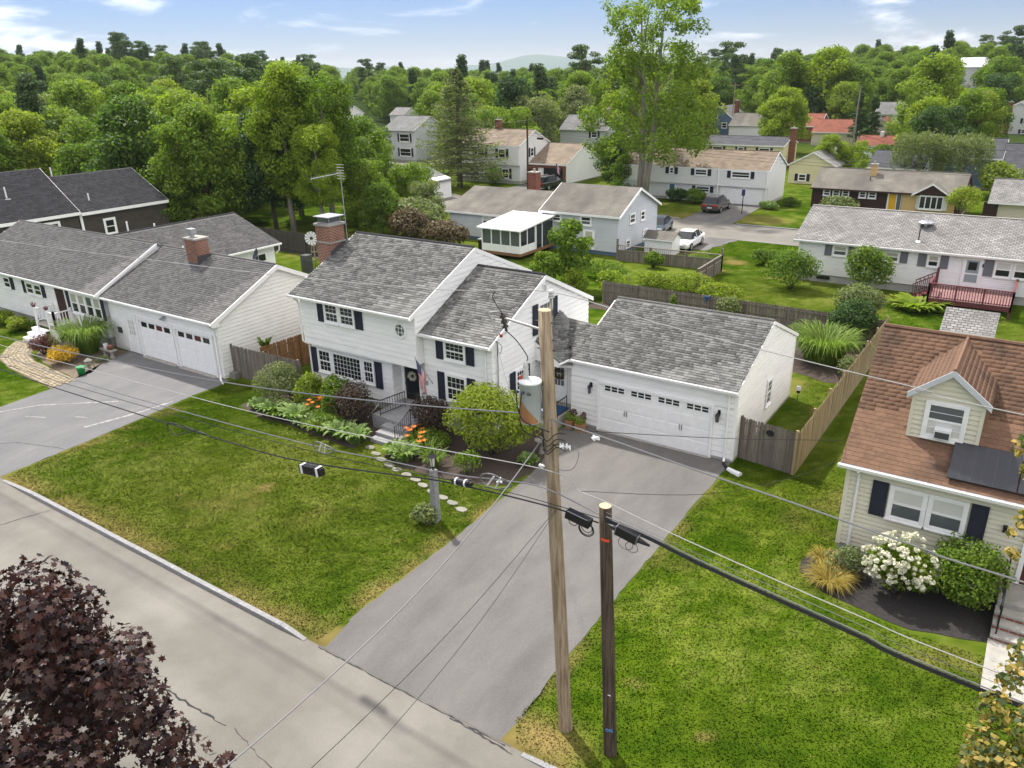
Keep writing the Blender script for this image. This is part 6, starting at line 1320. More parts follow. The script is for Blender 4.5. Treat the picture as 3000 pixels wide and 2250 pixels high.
# ================================================================== fences
PK = {}
def picket_fence(name, label, A, B, h, w, mat, point=True, rails='back', seed=1, post_mat=None, gap=.006, postn=2.4, caps=False):
    """upright boards, each its own piece, on rails and posts; rails 'front' when we see the rail side"""
    A, B = Vector((*A, 0)), Vector((*B, 0)); d = (B-A); Ln = d.length; d.normalize(); nrm = Vector((d.y, -d.x, 0)); rg = random.Random(seed)
    t = thing(name, label, 'fence', tuple((A+B)/2)); o = ORG[t]; n = int(Ln/(w+gap)); ang = math.atan2(d.y, d.x)
    for i in range(n):
        k = (w, h, mat, i % 4, point)
        if k not in PK:
            m = MB(); q = h+(.0, .012, -.015, .006)[i % 4]; a = w/2
            pr = [(-a, 0), (a, 0), (a, q-.06), (0, q) if point else (a, q), (-a, q-.06) if point else (-a, q)] if point else [(-a, 0), (a, 0), (a, q), (-a, q)]
            m.extr(pr, 'y', -.009, .009); PK[k] = m.mesh('picket', mat)
        p = A+d*((i+.5)*(w+gap)); put('picket', PK[k], t, tuple(p-o), (rg.uniform(-.012, .012), rg.uniform(-.012, .012), ang))
    s = -1 if rails == 'front' else 1
    off = nrm*(.035*(-s))
    for z in (h*.2, h*.55, h*.86):
        m = MB(); m.beam(A-off*s*-1*0+nrm*(-.03*s)+Vector((0, 0, z)), B+nrm*(-.03*s)+Vector((0, 0, z)), .035, .08); m.build('rail', post_mat or mat, t)
    for i in range(int(Ln/postn)+1):
        p = A+d*min(i*postn, Ln)+nrm*(-.06*s); m = MB(); m.box(p.x-.045, p.x+.045, p.y-.045, p.y+.045, -.1, h+(.06 if caps else .0)); m.build('post', post_mat or mat, t)
    return t
picket_fence('picket_fence', 'weathered stockade fence between the garage and the tan house corner', (1.27, .75), (3.53, .42), 1.78, .088, 'wood_grey', seed=1)
picket_fence('picket_fence', 'long tan stockade fence running back beside the tan house', (3.53, .42), (3.66, 17.5), 1.78, .088, 'wood_warm', seed=2, caps=True)
picket_fence('picket_fence', 'grey stockade fence across the back of the yard behind the garage', (-13.6, 17.7), (3.6, 17.6), 1.5, .10, 'wood_grey', rails='front', seed=3)
picket_fence('picket_fence', 'grey stockade fence between the two white houses', (-23.7, -3.9), (-18.7, -3.72), 1.72, .10, 'wood_grey', seed=4)
picket_fence('picket_fence', 'brown stockade fence seen inside behind the grey one', (-21.95, -3.4), (-21.5, 3.5), 1.75, .10, 'wood_brown', rails='front', seed=5)
picket_fence('board_fence', 'tall dark board fence at the back left by the tall trees', (-52, 18.5), (-34, 17.8), 1.85, .14, 'wood_dark', point=False, rails='front', seed=6)
t = thing('yard_fence', 'grey board fence with an open slat top beside the grey split level house', 'fence', (-14, 28, 0)); o = ORG[t]
for A, B in (((-18.4, 29.2), (-9.95, 29.7)), ((-9.95, 29.7), (-9.8, 24.5))):
    A, B = Vector((*A, 0)), Vector((*B, 0)); d = B-A; Ln = d.length; d.normalize(); ang = math.atan2(d.y, d.x); nb = int(Ln/.16)
    m = MB(); m.extr([(-.075, 0), (.075, 0), (.075, .85), (-.075, .85)], 'y', -.01, .01); bm_ = m.mesh('board', 'wood_grey'); m = MB(); m.extr([(-.02, .85), (.02, .85), (.02, 1.22), (-.02, 1.22)], 'y', -.01, .01); sm_ = m.mesh('slat', 'wood_grey')
    for i in range(nb): p = A+d*((i+.5)*Ln/nb)-o; put('board', bm_, t, tuple(p), (0, 0, ang)); put('slat', sm_, t, tuple(p), (0, 0, ang))
    m = MB(); m.beam(A+Vector((0, 0, 1.25)), B+Vector((0, 0, 1.25)), .14, .05); m.beam(A+Vector((0, 0, .85)), B+Vector((0, 0, .85)), .06, .08); m.build('rail', 'wood_grey', t)
    for i in range(4): p = A+d*(Ln*i/3); m = MB(); m.box(p.x-.07, p.x+.07, p.y-.07, p.y+.07, -.1, 1.3 if i else 1.75); m.build('post', 'wood_grey', t)
# plaque on the fence and small things along it
m = MB(); m.lathe((0, 0, 0), [(.02, -.012), (.16, -.012), (.16, .012), (.02, .012)], 16); o = put('house_plaque', m.mesh('house_plaque', 'black_metal'), None, (2.45, .555, 1.42), (math.pi/2, 0, R(-8))); o.scale = (1, .8, 1); tag(o, 'small oval black plaque on the stockade fence by the garage', 'plaque')
t = thing('solar_light', 'small white spotlight on a stake at the back garage corner', 'garden light', (1.75, 7.4, 0), 0, local=True)
m = MB(); m.tube([(0, 0, -.05), (0, 0, .55)], .012, 5); m.build('stake', 'black_metal', t); m = MB(); m.box(-.09, .09, -.06, .06, .62, .82); m.build('head', 'plastic_white', t); m = MB(); m.box(-.07, .07, -.05, .05, .5, .62); m.build('body', 'black_metal', t)
m = MB(); m.box(-6.62, -6.38, 17.48, 17.6, 1.28, 1.46); m.box(-6.58, -6.46, 17.5, 17.6, 1.12, 1.28); single('birdhouse', m, 'blue_mat', 'small blue bird box on the rear stockade fence', 'bird box')
# ================================================================== granite lamp post, bird bath, stepping stones
t = thing('lamp_post', 'square granite post carrying a black lantern on the front lawn', 'lamp post', (-5.92, -9.28, 0))
m = MB(); m.add([(-6.06, -9.42, -.1), (-5.80, -9.42, -.1), (-5.80, -9.16, -.1), (-6.06, -9.16, -.1), (-6.02, -9.38, 1.98), (-5.82, -9.38, 1.98), (-5.82, -9.18, 1.98), (-6.02, -9.18, 1.98)], [(0, 3, 2, 1), (4, 5, 6, 7), (0, 1, 5, 4), (1, 2, 6, 5), (2, 3, 7, 6), (3, 0, 4, 7)]); m.build('post', 'granite', t)
m = MB(); rg = random.Random(9)
for i in range(22): z = .75+i*.05; x = -5.98+rg.uniform(0, .04); m.box(x, x+rg.uniform(.04, .10), -9.412+z*.019, -9.395+z*.019, z, z+rg.uniform(.012, .03))
m.build('tooling_marks', 'dark_metal', t)
m = MB(); c = (-5.92, -9.28, 1.98); m.lathe(c, [(.05, 0), (.035, .06), (.035, .12), (.09, .14)], 6); m.lathe((c[0], c[1], 2.48), [(.17, 0), (.06, .10), (.03, .14), (.045, .17), (.01, .22)], 6)
for k in range(6): a = k*math.pi/3; m.tube([(c[0]+.085*math.cos(a), c[1]+.085*math.sin(a), 2.12), (c[0]+.13*math.cos(a), c[1]+.13*math.sin(a), 2.48)], .012, 4)
m.build('lantern', 'black_metal', t); m = MB(); m.lathe((c[0], c[1], 2.13), [(.075, 0), (.12, .34)], 6); m.build('lantern_glass', 'glass_white', t)
st = [(-11.85, -6.32), (-11.25, -6.62), (-10.7, -6.88), (-10.1, -7.08), (-9.6, -7.2), (-9.0, -7.32), (-8.45, -7.45), (-7.9, -7.62), (-7.3, -7.8), (-6.72, -7.93), (-6.2, -8.05), (-5.62, -8.25)]
PL = ('first', 'second', 'third', 'fourth', 'fifth', 'sixth', 'seventh', 'eighth', 'ninth', 'tenth', 'eleventh', 'last')
rg = random.Random(2)
for i, (x, y) in enumerate(st):
    n = 9; ph = rg.random()*6; pr = [(x+(.24+rg.uniform(-.04, .04))*math.cos(ph+k*6.283/n), y+(.15+rg.uniform(-.03, .03))*math.sin(ph+k*6.283/n)) for k in range(n)]
    m = MB(); m.extr(pr, 'z', -.05, .03); single('stepping_stone', m, 'stone', 'flat stepping stone in the lawn, %s from the front steps' % PL[i], 'stone', 'stepping stones across the lawn')
t = thing('bird_bath', 'stone bird bath in the mulch beside the driveway', 'bird bath', (-5.55, -3.05, 0), 0, local=True); m = MB(); m.lathe((0, 0, 0), [(.16, 0), (.12, .06), (.07, .15), (.07, .45), (.12, .52)], 12); m.build('pedestal', 'stone', t, True); m = MB(); m.lathe((0, 0, .52), [(.10, 0), (.27, .06), (.28, .10), (.22, .08), (.05, .05)], 14); m.build('bowl', 'stone', t, True)
# ================================================================== left house front: path, bench, bucket
pth = [(-39.3, -6.75), (-38.55, -7.5), (-37.2, -8.45), (-35.3, -8.95), (-33.0, -9.05), (-31.2, -9.2), (-30.35, -9.25)]
t = thing('paver_path', 'curving path of tan pavers from the left driveway to the porch', 'path', (-35, -8.5, 0)); o = ORG[t]
P = [Vector((*p, 0)) for p in pth]; cum = [0]
for a, b in zip(P[:-1], P[1:]): cum.append(cum[-1]+(b-a).length)
m = MB(); m.box(-.138, .138, -.078, .078, -.02, .04); pm = m.mesh('paver', 'paver'); s = 0; r_ = 0
def along(s):
    for i in range(len(P)-1):
        if s <= cum[i+1]: q = (s-cum[i])/(cum[i+1]-cum[i]); return P[i].lerp(P[i+1], q), (P[i+1]-P[i]).normalized()
    return P[-1], (P[-1]-P[-2]).normalized()
rg = random.Random(4)
for col in range(7):
    off = (col-3)*.185; s = .15*(col % 2)
    while s < cum[-1]:
        p, d = along(s); nn_ = Vector((-d.y, d.x, 0)); q = p+nn_*off
        put('paver', pm, t, (q.x-o.x+rg.uniform(-.012, .012), q.y-o.y, rg.uniform(-.006, .008)), (0, 0, math.atan2(d.y, d.x)+rg.uniform(-.05, .05))); s += .32
sheet('path_sand', wob([(-39.9, -6.6), (-39.2, -7.9), (-37.6, -9.1), (-35.3, -9.6), (-31.4, -9.85), (-30.3, -9.95), (-30.35, -8.6), (-33, -8.35), (-35.2, -8.25), (-36.7, -7.75), (-37.9, -6.9), (-38.7, -6.5)], .02, 6), .010, 'soil')
sheet('left_bed', wob([(-38.0, -6.3), (-36.4, -7.6), (-34.6, -8.15), (-32.0, -8.4), (-30.6, -8.55), (-30.7, -7.6), (-31.7, -6.3), (-32.2, -4.6), (-37.0, -4.75), (-37.3, -5.9)], .05, 7), .012, 'soil')
t = thing('stone_bench', 'curved stone bench with pots beside the left garage door', 'bench', (-32.3, -5.6, 0)); m = MB(); m.box(-32.85, -31.75, -5.85, -5.45, .40, .48); m.build('seat', 'concrete', t)
for x in (-32.7, -32.0): m = MB(); m.lathe((x, -5.65, 0), [(.14, 0), (.09, .12), (.11, .28), (.16, .40)], 8); m.build('leg', 'concrete', t)
m = MB(); m.lathe((-32.55, -5.62, .48), [(.10, 0), (.13, .24)], 12); single('bucket', m, 'plastic_white', 'white tub standing on the stone bench', 'bucket')
m = MB(); m.lathe((-32.02, -5.65, .48), [(.10, 0), (.19, .14), (.16, .24), (.10, .26)], 12); single('urn', m, 'rust_metal', 'dark rusty urn on the stone bench', 'urn')
t = thing('green_bucket', 'green plastic pail on the bed edge by the left driveway', 'bucket', (-30.9, -8.0, 0), 0, local=True); m = MB(); m.lathe((0, 0, 0), [(.17, 0), (.22, .42), (.235, .44), (.19, .43)], 14); m.build('pail', 'green_plastic', t, True); m = MB(); m.tube([(-.22, 0, .40), (-.12, .0, .58), (.12, .0, .58), (.22, 0, .40)], .01, 4); m.build('handle', 'grey_metal', t)
t = thing('pagoda_lantern', 'small stone garden lantern behind the green pail', 'ornament', (-31.3, -7.35, 0), 0, local=True); m = MB(); m.lathe((0, 0, 0), [(.13, 0), (.09, .08), (.07, .25), (.15, .3), (.12, .45), (.22, .5), (.05, .62)], 8); m.build('stone', 'stone', t)
m = MB(); m.box(-23.6, -23.2, -4.25, -3.95, 0, .32); single('utility_box', m, 'stone', 'small grey box at the foot of the left garage corner', 'box')
# garden windmill and yard things behind
t = thing('garden_windmill', 'cream garden windmill with fan blades behind the left garage', 'ornament', (-39.3, 16.2, 0), 0, local=True)
m = MB()
for a in range(4): q = a*math.pi/2+.78; m.tube([(.42*math.cos(q), .42*math.sin(q), 0), (.08*math.cos(q), .08*math.sin(q), 2.0)], .03, 4)
for z in (.5, 1.0, 1.5): r0 = .42-.17*z; [m.tube([(r0*math.cos(k*1.5708+.78), r0*math.sin(k*1.5708+.78), z), (r0*math.cos(k*1.5708+2.35), r0*math.sin(k*1.5708+2.35), z)], .02, 4) for k in range(4)]
m.build('tower', 'paver', t)
for k in range(12):
    m = MB(); a = k*math.pi/6; d = Vector((math.cos(a)*.86, math.cos(a)*.5, math.sin(a))); s = Vector((-math.sin(a)*.86, -math.sin(a)*.5, math.cos(a))); c = Vector((.1, -.25, 2.15)); m.add([tuple(c+d*.14+s*.03), tuple(c+d*.14-s*.03), tuple(c+d*.55-s*.11), tuple(c+d*.55+s*.11)], [(0, 1, 2, 3)]); m.build('blade', 'plastic_white', t)
t = thing('iron_gate', 'dark iron garden gate and statue behind the left garage', 'gate', (-36.8, 13.6, 0)); rail([(-37.4, 13.4, 0), (-36.2, 13.4, 0)], 'gate_panel', 7, 1.1, t)
m = MB(); m.box(-38.3, -37.6, 13.8, 14.4, 0, 1.3); single('utility_box', m, 'dark_metal', 'dark cabinet beside the iron garden gate', 'box')
# ================================================================== cars
def car(name, label, loc, rot, body_m, kind='suv', s=1.0):
    t = thing(name, label, 'car', loc, rot, None, local=True); t.scale = (s, s, s)
    # length along y, front at +y
    if kind == 'suv': Ln, W, hb, hr = 4.7, 1.88, 1.02, 1.70; st = [(-2.35, .42, .90, .86), (-2.28, .34, 1.02, .93), (-1.2, .24, 1.04, .94), (.0, .24, 1.03, .94), (1.1, .24, 1.00, .94), (1.75, .26, .92, .90), (2.2, .32, .80, .82), (2.35, .42, .62, .70)]; gr = [(-2.26, 1.02, .82, 1.02, .82), (-1.95, 1.02, .84, 1.62, .66), (-1.2, 1.04, .86, 1.70, .67), (.1, 1.03, .86, 1.68, .66), (.62, 1.02, .85, 1.5, .63), (1.2, 1.0, .80, 1.0, .80)]
    else: Ln, W, hb, hr = 4.6, 1.80, .92, 1.42; st = [(-2.3, .42, .82, .78), (-2.2, .32, .95, .87), (-1.3, .22, .95, .90), (.0, .22, .92, .90), (1.1, .22, .88, .90), (1.8, .24, .76, .85), (2.2, .30, .66, .74), (2.3, .40, .52, .64)]; gr = [(-1.95, .95, .74, .95, .74), (-1.1, .95, .80, 1.38, .58), (-.4, .93, .82, 1.43, .60), (.25, .92, .82, 1.36, .58), (1.15, .88, .78, .88, .76)]
    m = MB(); b = []
    for (y, z0, z1, hw) in st: b.append([(-hw*.9, y, z0), (-hw, y, z0+.16), (-hw, y, z1-.12), (-hw*.86, y, z1), (hw*.86, y, z1), (hw, y, z1-.12), (hw, y, z0+.16), (hw*.9, y, z0)])
    vs = [p for r in b for p in r]; k = 8; fs = [tuple(range(8)), tuple(range((len(b)-1)*8, len(b)*8))[::-1]]
    for i in range(len(b)-1):
        for j in range(8): fs.append((i*8+j, (i+1)*8+j, (i+1)*8+(j+1) % 8, i*8+(j+1) % 8))
    m.add(vs, fs); m.build('body', body_m, t, False)
    m = MB(); g_ = MB(); n = len(gr)
    for i in range(n-1):
        (y0, a0, w0, h0, r0), (y1, a1, w1, h1, r1) = gr[i], gr[i+1]
        m.add([(-r0, y0, h0), (r0, y0, h0), (r1, y1, h1), (-r1, y1, h1)], [(0, 1, 2, 3)]) if 0 < i < n-2 else g_.add([(-r0*.95, y0, h0+.005), (r0*.95, y0, h0+.005), (r1*.95, y1, h1+.002), (-r1*.95, y1, h1+.002)], [(0, 1, 2, 3)])
        for sg in (-1, 1): g_.add([(sg*w0, y0, a0-.02), (sg*w1, y1, a1-.02), (sg*r1, y1, h1), (sg*r0, y0, h0)], [(0, 1, 2, 3)])
    m.build('roof', body_m, t); g_.build('windows', 'glass', t)
    pl = MB()
    for sg in (-1, 1):
        for yy in (-1.05, -.05): q = [r for r in gr]; pl.add([(sg*(.845), yy-.05, .98), (sg*.845, yy+.05, .98), (sg*.675, yy+.03, hr-.06), (sg*.675, yy-.07, hr-.06)], [(0, 1, 2, 3)])
    pl.build('pillar', body_m, t)
    for x in (-W/2+.09, W/2-.09):
        for y in (-1.4, 1.42):
            m = MB(); m.tube([(x-.11, y, .34), (x+.11, y, .34)], .34, 16); w_ = m.build('wheel', 'tyre', t); m = MB(); sx = 1 if x > 0 else -1; m.tube([(x+.112*sx, y, .34), (x+.12*sx, y, .34)], .22, 12); m.build('rim', 'grey_metal', w_)
    zt = .78 if kind == 'suv' else .74
    for sg in (-1, 1):
        m = MB(); m.box(sg*.58-.24, sg*.58+.24, -Ln/2-.03, -Ln/2+.09, zt, zt+.16); m.build('tail_light', 'tail_red', t); m = MB(); m.box(sg*.55-.2, sg*.55+.2, Ln/2-.16, Ln/2-.04, .60, .70); m.build('headlight', 'plastic_white', t); m = MB(); m.box(sg*.98-.08, sg*.98+.08, .75, .88, .98, 1.10); m.build('mirror', body_m, t)
    m = MB(); m.box(-.24, .24, -Ln/2-.03, -Ln/2+.05, .56, .68); m.build('number_plate', 'plate_white', t)
    if kind == 'suv': m = MB(); [m.tube([(sg*.58, -1.8, 1.74), (sg*.58, .1, 1.76)], .025, 5) for sg in (-1, 1)]; m.build('roof_rail', 'grey_metal', t)
    return t
car('parked_car', 'grey wagon parked on the back driveway before the wide garage', (-19.75, 55.3, .03), R(2), 'car_grey')
car('parked_car', 'black utility vehicle backed up to the brick garage', (-44.6, 62.0, .03), R(-10), 'car_black')
car('parked_car', 'white sedan parked beside the low shed', (-15.45, 36.5, .03), R(183), 'car_white', 'sedan')
car('parked_car', 'dark blue car mostly hidden beside the grey split level', (-20.3, 41.6, .03), R(190), 'car_blue', 'sedan')
m = MB(); m.box(-20.2, -19.3, 57.8, 58.3, 1.7, 1.85); 
# ================================================================== utility poles
P1b, P1t = Vector((2.44, -14.77, 0)), Vector((1.91, -14.77, 10.13)); p1 = lambda z: P1b.lerp(P1t, z/10.13)
U = thing('utility_pole', 'tall pale utility pole carrying a rusty transformer at the driveway edge', 'utility pole', tuple(P1b))
m = MB(); m.tube([p1(-.4)]+[p1(z) for z in (0, 1, 2.5, 4, 5.5, 7, 8.5, 10.13)], [.172, .168, .164, .160, .154, .149, .143, .137, .128], 16); m.build('pole', 'pole_new', U, True)
m = MB(); c = p1(10.13); m.lathe((c.x, c.y, c.z-.004), [(.127, 0), (.126, .012)], 16); m.build('cut_top', 'pole_cut', U)
m = MB(); m.add([tuple(p1(10.0)+Vector((.02, .12, 0))), tuple(p1(10.0)+Vector((.12, .12, 0))), tuple(p1(10.0)+Vector((.09, .10, .42))), tuple(p1(10.0)+Vector((.05, .10, .42)))], [(0, 1, 2, 3)]); m.tube([p1(9.8)+Vector((.07, .13, 0)), p1(10.0)+Vector((.07, .12, .36))], .022, 6); tp = m.build('top_bracket', 'grey_metal', U)
m = MB(); q = p1(10.0)+Vector((.07, .11, .34)); m.lathe(tuple(q), [(.03, 0), (.075, .03), (.04, .05), (.075, .08), (.04, .10), (.07, .13), (.045, .17)], 12); m.build('top_insulator', 'porcelain', U)
arm0, arm1 = p1(9.72), Vector((1.02, -14.85, 9.86))
m = MB(); m.tube([arm0, arm1], .028, 8); am = m.build('cutout_arm', 'wire_pale', U)
m = MB(); a = Vector((.98, -14.86, 9.96)); b = a+Vector((.10, .0, -.36))
ax = (b-a).normalized()
m.tube([a.lerp(b, q) for q in (0, .12, .13, .25, .26, .38, .39, .55, .56, .68, .69, .81, .82, 1)], [.03, .03, .065, .065, .035, .035, .065, .065, .035, .035, .065, .065, .03, .03], 10); m.build('cutout_insulator', 'porcelain_brown', am)
m = MB(); m.tube([a+Vector((-.05, 0, .03)), a+Vector((-.30, -.02, -.02)), b+Vector((-.20, -.02, -.12)), b+Vector((.0, 0, -.03))], .016, 6); m.build('fuse_holder', 'wire_pale', am)
m = MB(); m.lathe(tuple(b+Vector((-.12, -.02, -.14))), [(.03, 0), (.035, .06)], 8); m.build('fuse_cap', 'red_cap', am)
for z in (9.9, 9.55, 9.35):
    m = MB(); c = p1(z); m.tube([c+Vector((-.20, -.02, 0)), c+Vector((.20, .02, 0))], .014, 6); m.build('bolt', 'dark_metal', U)
# transformer can
tc_ = Vector((1.73, -15.02, 7.86)); m = MB(); m.lathe(tuple(tc_), [(.20, 0), (.215, .02), (.215, .84), (.225, .845)], 28); tf = m.build('transformer', 'xfmr_grey', U, True)
m = MB(); n = 20
# rust sheet over the lower left of the can
for i in range(n):
    a0 = R(130)+R(215)*i/n; a1 = R(130)+R(215)*(i+1)/n; t0 = 1-abs(i/n-.42)*1.5; t1 = 1-abs((i+1)/n-.42)*1.5; h0, h1 = max(.02, .62*t0), max(.02, .62*t1); rr = .2175
    f = lambda a, z: (tc_.x+rr*math.cos(a), tc_.y+rr*math.sin(a), tc_.z+z); m.add([f(a0, .03), f(a1, .03), f(a1, h1), f(a0, h0)], [(0, 1, 2, 3)])
m.build('rust_streak', 'xfmr_rust', tf)
m = MB(); m.lathe((tc_.x, tc_.y, tc_.z+.845), [(.232, 0), (.225, .035), (.10, .06), (.02, .065)], 28); m.build('lid', 'plastic_white', tf, True)
m = MB(); bq = tc_+Vector((-.10, .0, .88)); m.lathe(tuple(bq), [(.05, 0), (.07, .03), (.05, .05), (.07, .08), (.05, .10), (.068, .13), (.048, .15), (.064, .18), (.045, .20), (.06, .26), (.04, .34), (.02, .38)], 12); m.build('bushing', 'porcelain', tf, True)
m = MB(); m.lathe(tuple(tc_+Vector((-.20, -.03, .80))), [(.03, 0), (.05, .04), (.045, .12), (.02, .15)], 8); m.build('arrester', 'red_cap', tf)
for i, dx in enumerate((-.15, -.02, .12)): m = MB(); q = tc_+Vector((dx, -.215, .68)); m.tube([q, q+Vector((0, -.07, .03))], .03, 8); m.build('secondary_bushing', 'dark_metal', tf)
m = MB(); m.box(tc_.x+.10, tc_.x+.22, -14.95, -14.80, 8.0, 8.08); m.box(tc_.x+.10, tc_.x+.22, -14.95, -14.80, 8.55, 8.63); m.build('hanger', 'grey_metal', tf)
def jumper(pts, r, mat, name, parent, n=14):
    """smooth lead through the points"""
    P = [Vector(p) for p in pts]; o = []
    for i in range(len(P)-1):
        p0, p1_, p2, p3 = P[max(i-1, 0)], P[i], P[i+1], P[min(i+2, len(P)-1)]
        for k in range(n//2):
            t = k/(n//2); o.append(.5*((2*p1_)+(p2-p0)*t+(2*p0-5*p1_+4*p2-p3)*t*t+(3*p1_-p0-3*p2+p3)*t**3))
    o.append(P[-1]); m = MB(); m.tube(o, r, 5); return m.build(name, mat, parent)
jumper([b+Vector((.0, 0, 0)), (1.35, -14.9, 9.45), (1.62, -14.95, 9.35-.15), tuple(bq+Vector((0, 0, .36)))], .011, 'wire_black', 'lead', U)
jumper([a, (.86, -14.86, 10.1), (.75, -14.84, 10.25), (.80, -14.8, 10.35)], .009, 'wire_black', 'lead', U)
jumper([tc_+Vector((-.15, -.28, .70)), tc_+Vector((-.10, -.30, .35)), tc_+Vector((.06, -.28, .10)), p1(7.75)+Vector((.1, -.2, -.05))], .012, 'wire_black', 'lead', U)
jumper([tc_+Vector((-.02, -.28, .70)), tc_+Vector((-.06, -.30, .30)), tc_+Vector((-.02, -.26, -.1)), p1(7.45)+Vector((-.15, -.1, .0)), p1(7.30)+Vector((.18, -.12, .08))], .012, 'wire_black', 'lead', U)
for i, z in enumerate((7.62, 7.5, 7.4, 7.33)): jumper([p1(z)+Vector((-.16, -.08, .05)), p1(z-.1)+Vector((0, -.19, -.05)), p1(z)+Vector((.2, -.12, .03)), p1(z)+Vector((.42, -.15, .10-.03*i))], .010, 'wire_black', 'lead', U)
jumper([p1(7.3)+Vector((-.1, -.15, 0)), p1(6.95)+Vector((.25, -.2, 0)), p1(6.98)+Vector((.6, -.2, .05)), p1(7.3)+Vector((.75, -.2, .1)), p1(7.5)+Vector((.6, -.2, .05))], .007, 'wire_grey', 'lead', U)
# old stub pole
P2b, P2t = Vector((3.65, -14.84, 0)), Vector((3.35, -14.84, 6.33)); p2 = lambda z: P2b.lerp(P2t, z/6.33)
O = thing('utility_pole', 'shorter dark brown utility pole with blue OK paint near its foot', 'utility pole', tuple(P2b))
m = MB(); m.tube([p2(-.4)]+[p2(z) for z in (0, 1, 2.2, 3.5, 5, 6.33)], [.157, .154, .150, .144, .138, .132, .126], 16); m.build('pole', 'pole_old', O, True)
m = MB(); c = p2(6.33); m.lathe((c.x, c.y, c.z-.004), [(.125, 0), (.123, .014)], 14); m.build('cut_top', 'pole_cut', O)
m = MB(); c = p2(5.62); r0 = .136
for i in range(9):
    a0 = R(250)+R(75)*i/9; a1 = R(250)+R(75)*(i+1)/9; z = c.z+.02-.03*i/9
    m.add([(c.x+r0*math.cos(a0), c.y+r0*math.sin(a0), z-.035), (c.x+r0*math.cos(a1), c.y+r0*math.sin(a1), z-.035), (c.x+r0*math.cos(a1), c.y+r0*math.sin(a1), z+.03), (c.x+r0*math.cos(a0), c.y+r0*math.sin(a0), z+.03)], [(0, 1, 2, 3)])
m.build('orange_mark', 'orange_paint', O)
# sprayed letters O K wrapped on the pole
c = p2(.78); am0 = math.atan2(CAM[1]-c.y, CAM[0]-c.x); rr = .157
def wrap(u, v): a = am0+u/rr; return (c.x+rr*math.cos(a), c.y+rr*math.sin(a), c.z+v)
m = MB(); m.tube([wrap(-.055+.032*math.cos(k*.524), .035*math.sin(k*.524)) for k in range(13)], .008, 4); m.build('letter_o', 'blue_paint', O)
m = MB(); m.tube([wrap(.0, .045), wrap(.008, -.045)], .008, 4); m.tube([wrap(.055, .05), wrap(.028, .0), wrap(.006, -.008)], .008, 4); m.tube([wrap(.018, .0), wrap(.045, -.03), wrap(.075, -.045)], .008, 4); m.build('letter_k', 'blue_paint', O)
m = MB(); q = p2(1.75); am1 = math.atan2(CAM[1]-q.y, CAM[0]-q.x); m.box(q.x+.15*math.cos(am1)-.03, q.x+.15*math.cos(am1)+.04, q.y+.15*math.sin(am1)-.004, q.y+.15*math.sin(am1)+.006, q.z, q.z+.02); m.build('tag', 'plastic_white', O)
# ================================================================== wires
def wire(name, pts, r, mat, label, cat='wire', group='overhead wires', n=5, ext=None):
    P = [Vector(p) for p in pts]
    if ext: P = [P[0]+(P[0]-P[1]).normalized()*ext[0]]+P+[P[-1]+(P[-1]-P[-2]).normalized()*ext[1]]
    o = []
    for i in range(len(P)-1):
        p0, p1_, p2_, p3 = P[max(i-1, 0)], P[i], P[i+1], P[min(i+2, len(P)-1)]
        for k in range(6): t = k/6; o.append(.5*((2*p1_)+(p2_-p0)*t+(2*p0-5*p1_+4*p2_-p3)*t*t+(3*p1_-p0-3*p2_+p3)*t**3))
    o.append(P[-1]); m = MB(); m.tube(o, r, n); return single(name, m, mat, label, cat, group)
wire('primary_wire', [(-40, -14.8, 8.9), (-19.79, -14.8, 9.38), (-11.1, -14.8, 9.68), (-5.12, -14.8, 9.92), (-.49, -14.8, 10.22), (1.97, -14.75, 10.5), (4.24, -14.8, 10.25), (6.63, -14.8, 10.04), (8.51, -14.8, 9.9), (9.75, -14.8, 9.79), (24, -14.8, 9.3)], .009, 'wire_pale', 'topmost pale wire running over the pole top insulator')
wire('service_cable', [(-40, -15, 5.0), (-21.35, -15, 5.75), (-13.66, -15, 6.21), (-7.62, -15, 6.70), (-2.05, -15, 7.41), (1.85, -14.95, 8.02)], .016, 'wire_grey', 'thick grey cable from the left reaching the pole beside the transformer')
wire('service_cable', [(2.13, -14.95, 7.97), (3.06, -15, 7.93), (3.76, -15, 7.87), (5.65, -15, 7.69), (6.94, -15, 7.59), (8.94, -15, 7.40), (10.24, -15, 7.31), (22, -15, 6.9)], .016, 'wire_grey', 'thick grey cable leaving the pale pole to the right')
wire('guy_wire', [(-40, -15, 5.2), (-21.53, -15, 5.38), (-15.39, -15, 5.61), (-7.78, -15, 5.95), (-2.73, -15, 6.35), (2.03, -15.02, 6.86), (2.86, -15, 6.59), (3.45, -15, 6.53), (5.05, -15, 6.25), (8.09, -15, 5.84), (10.57, -15, 5.61), (22, -15, 5.0)], .010, 'wire_pale', 'pale strand crossing in front of the pale pole and over the stub pole')
wire('cable', [(-40, -15.05, 4.9), (-21.63, -15.05, 4.98), (-14.0, -15.05, 5.12), (-7.84, -15.05, 5.42), (-4.54, -15.05, 5.64), (-2.61, -15.05, 5.85), (-.89, -15.05, 6.02), (.1, -15.05, 6.15), (1.02, -15.05, 6.33), (2.06, -15.05, 6.45), (3.30, -15.0, 6.20)], .014, 'wire_grey', 'grey lashed cable carrying the oval slack loops')
wire('cable', [(-40, -15.05, 4.5), (-21.85, -15.05, 4.64), (-14.07, -15.05, 4.9), (-7.88, -15.05, 5.24), (-4.06, -15.05, 5.5), (-1.32, -15.05, 5.80), (1.18, -15.05, 6.08), (3.30, -15.0, 6.12)], .009, 'wire_black', 'thin dark cable between the two lashed cables on the left')
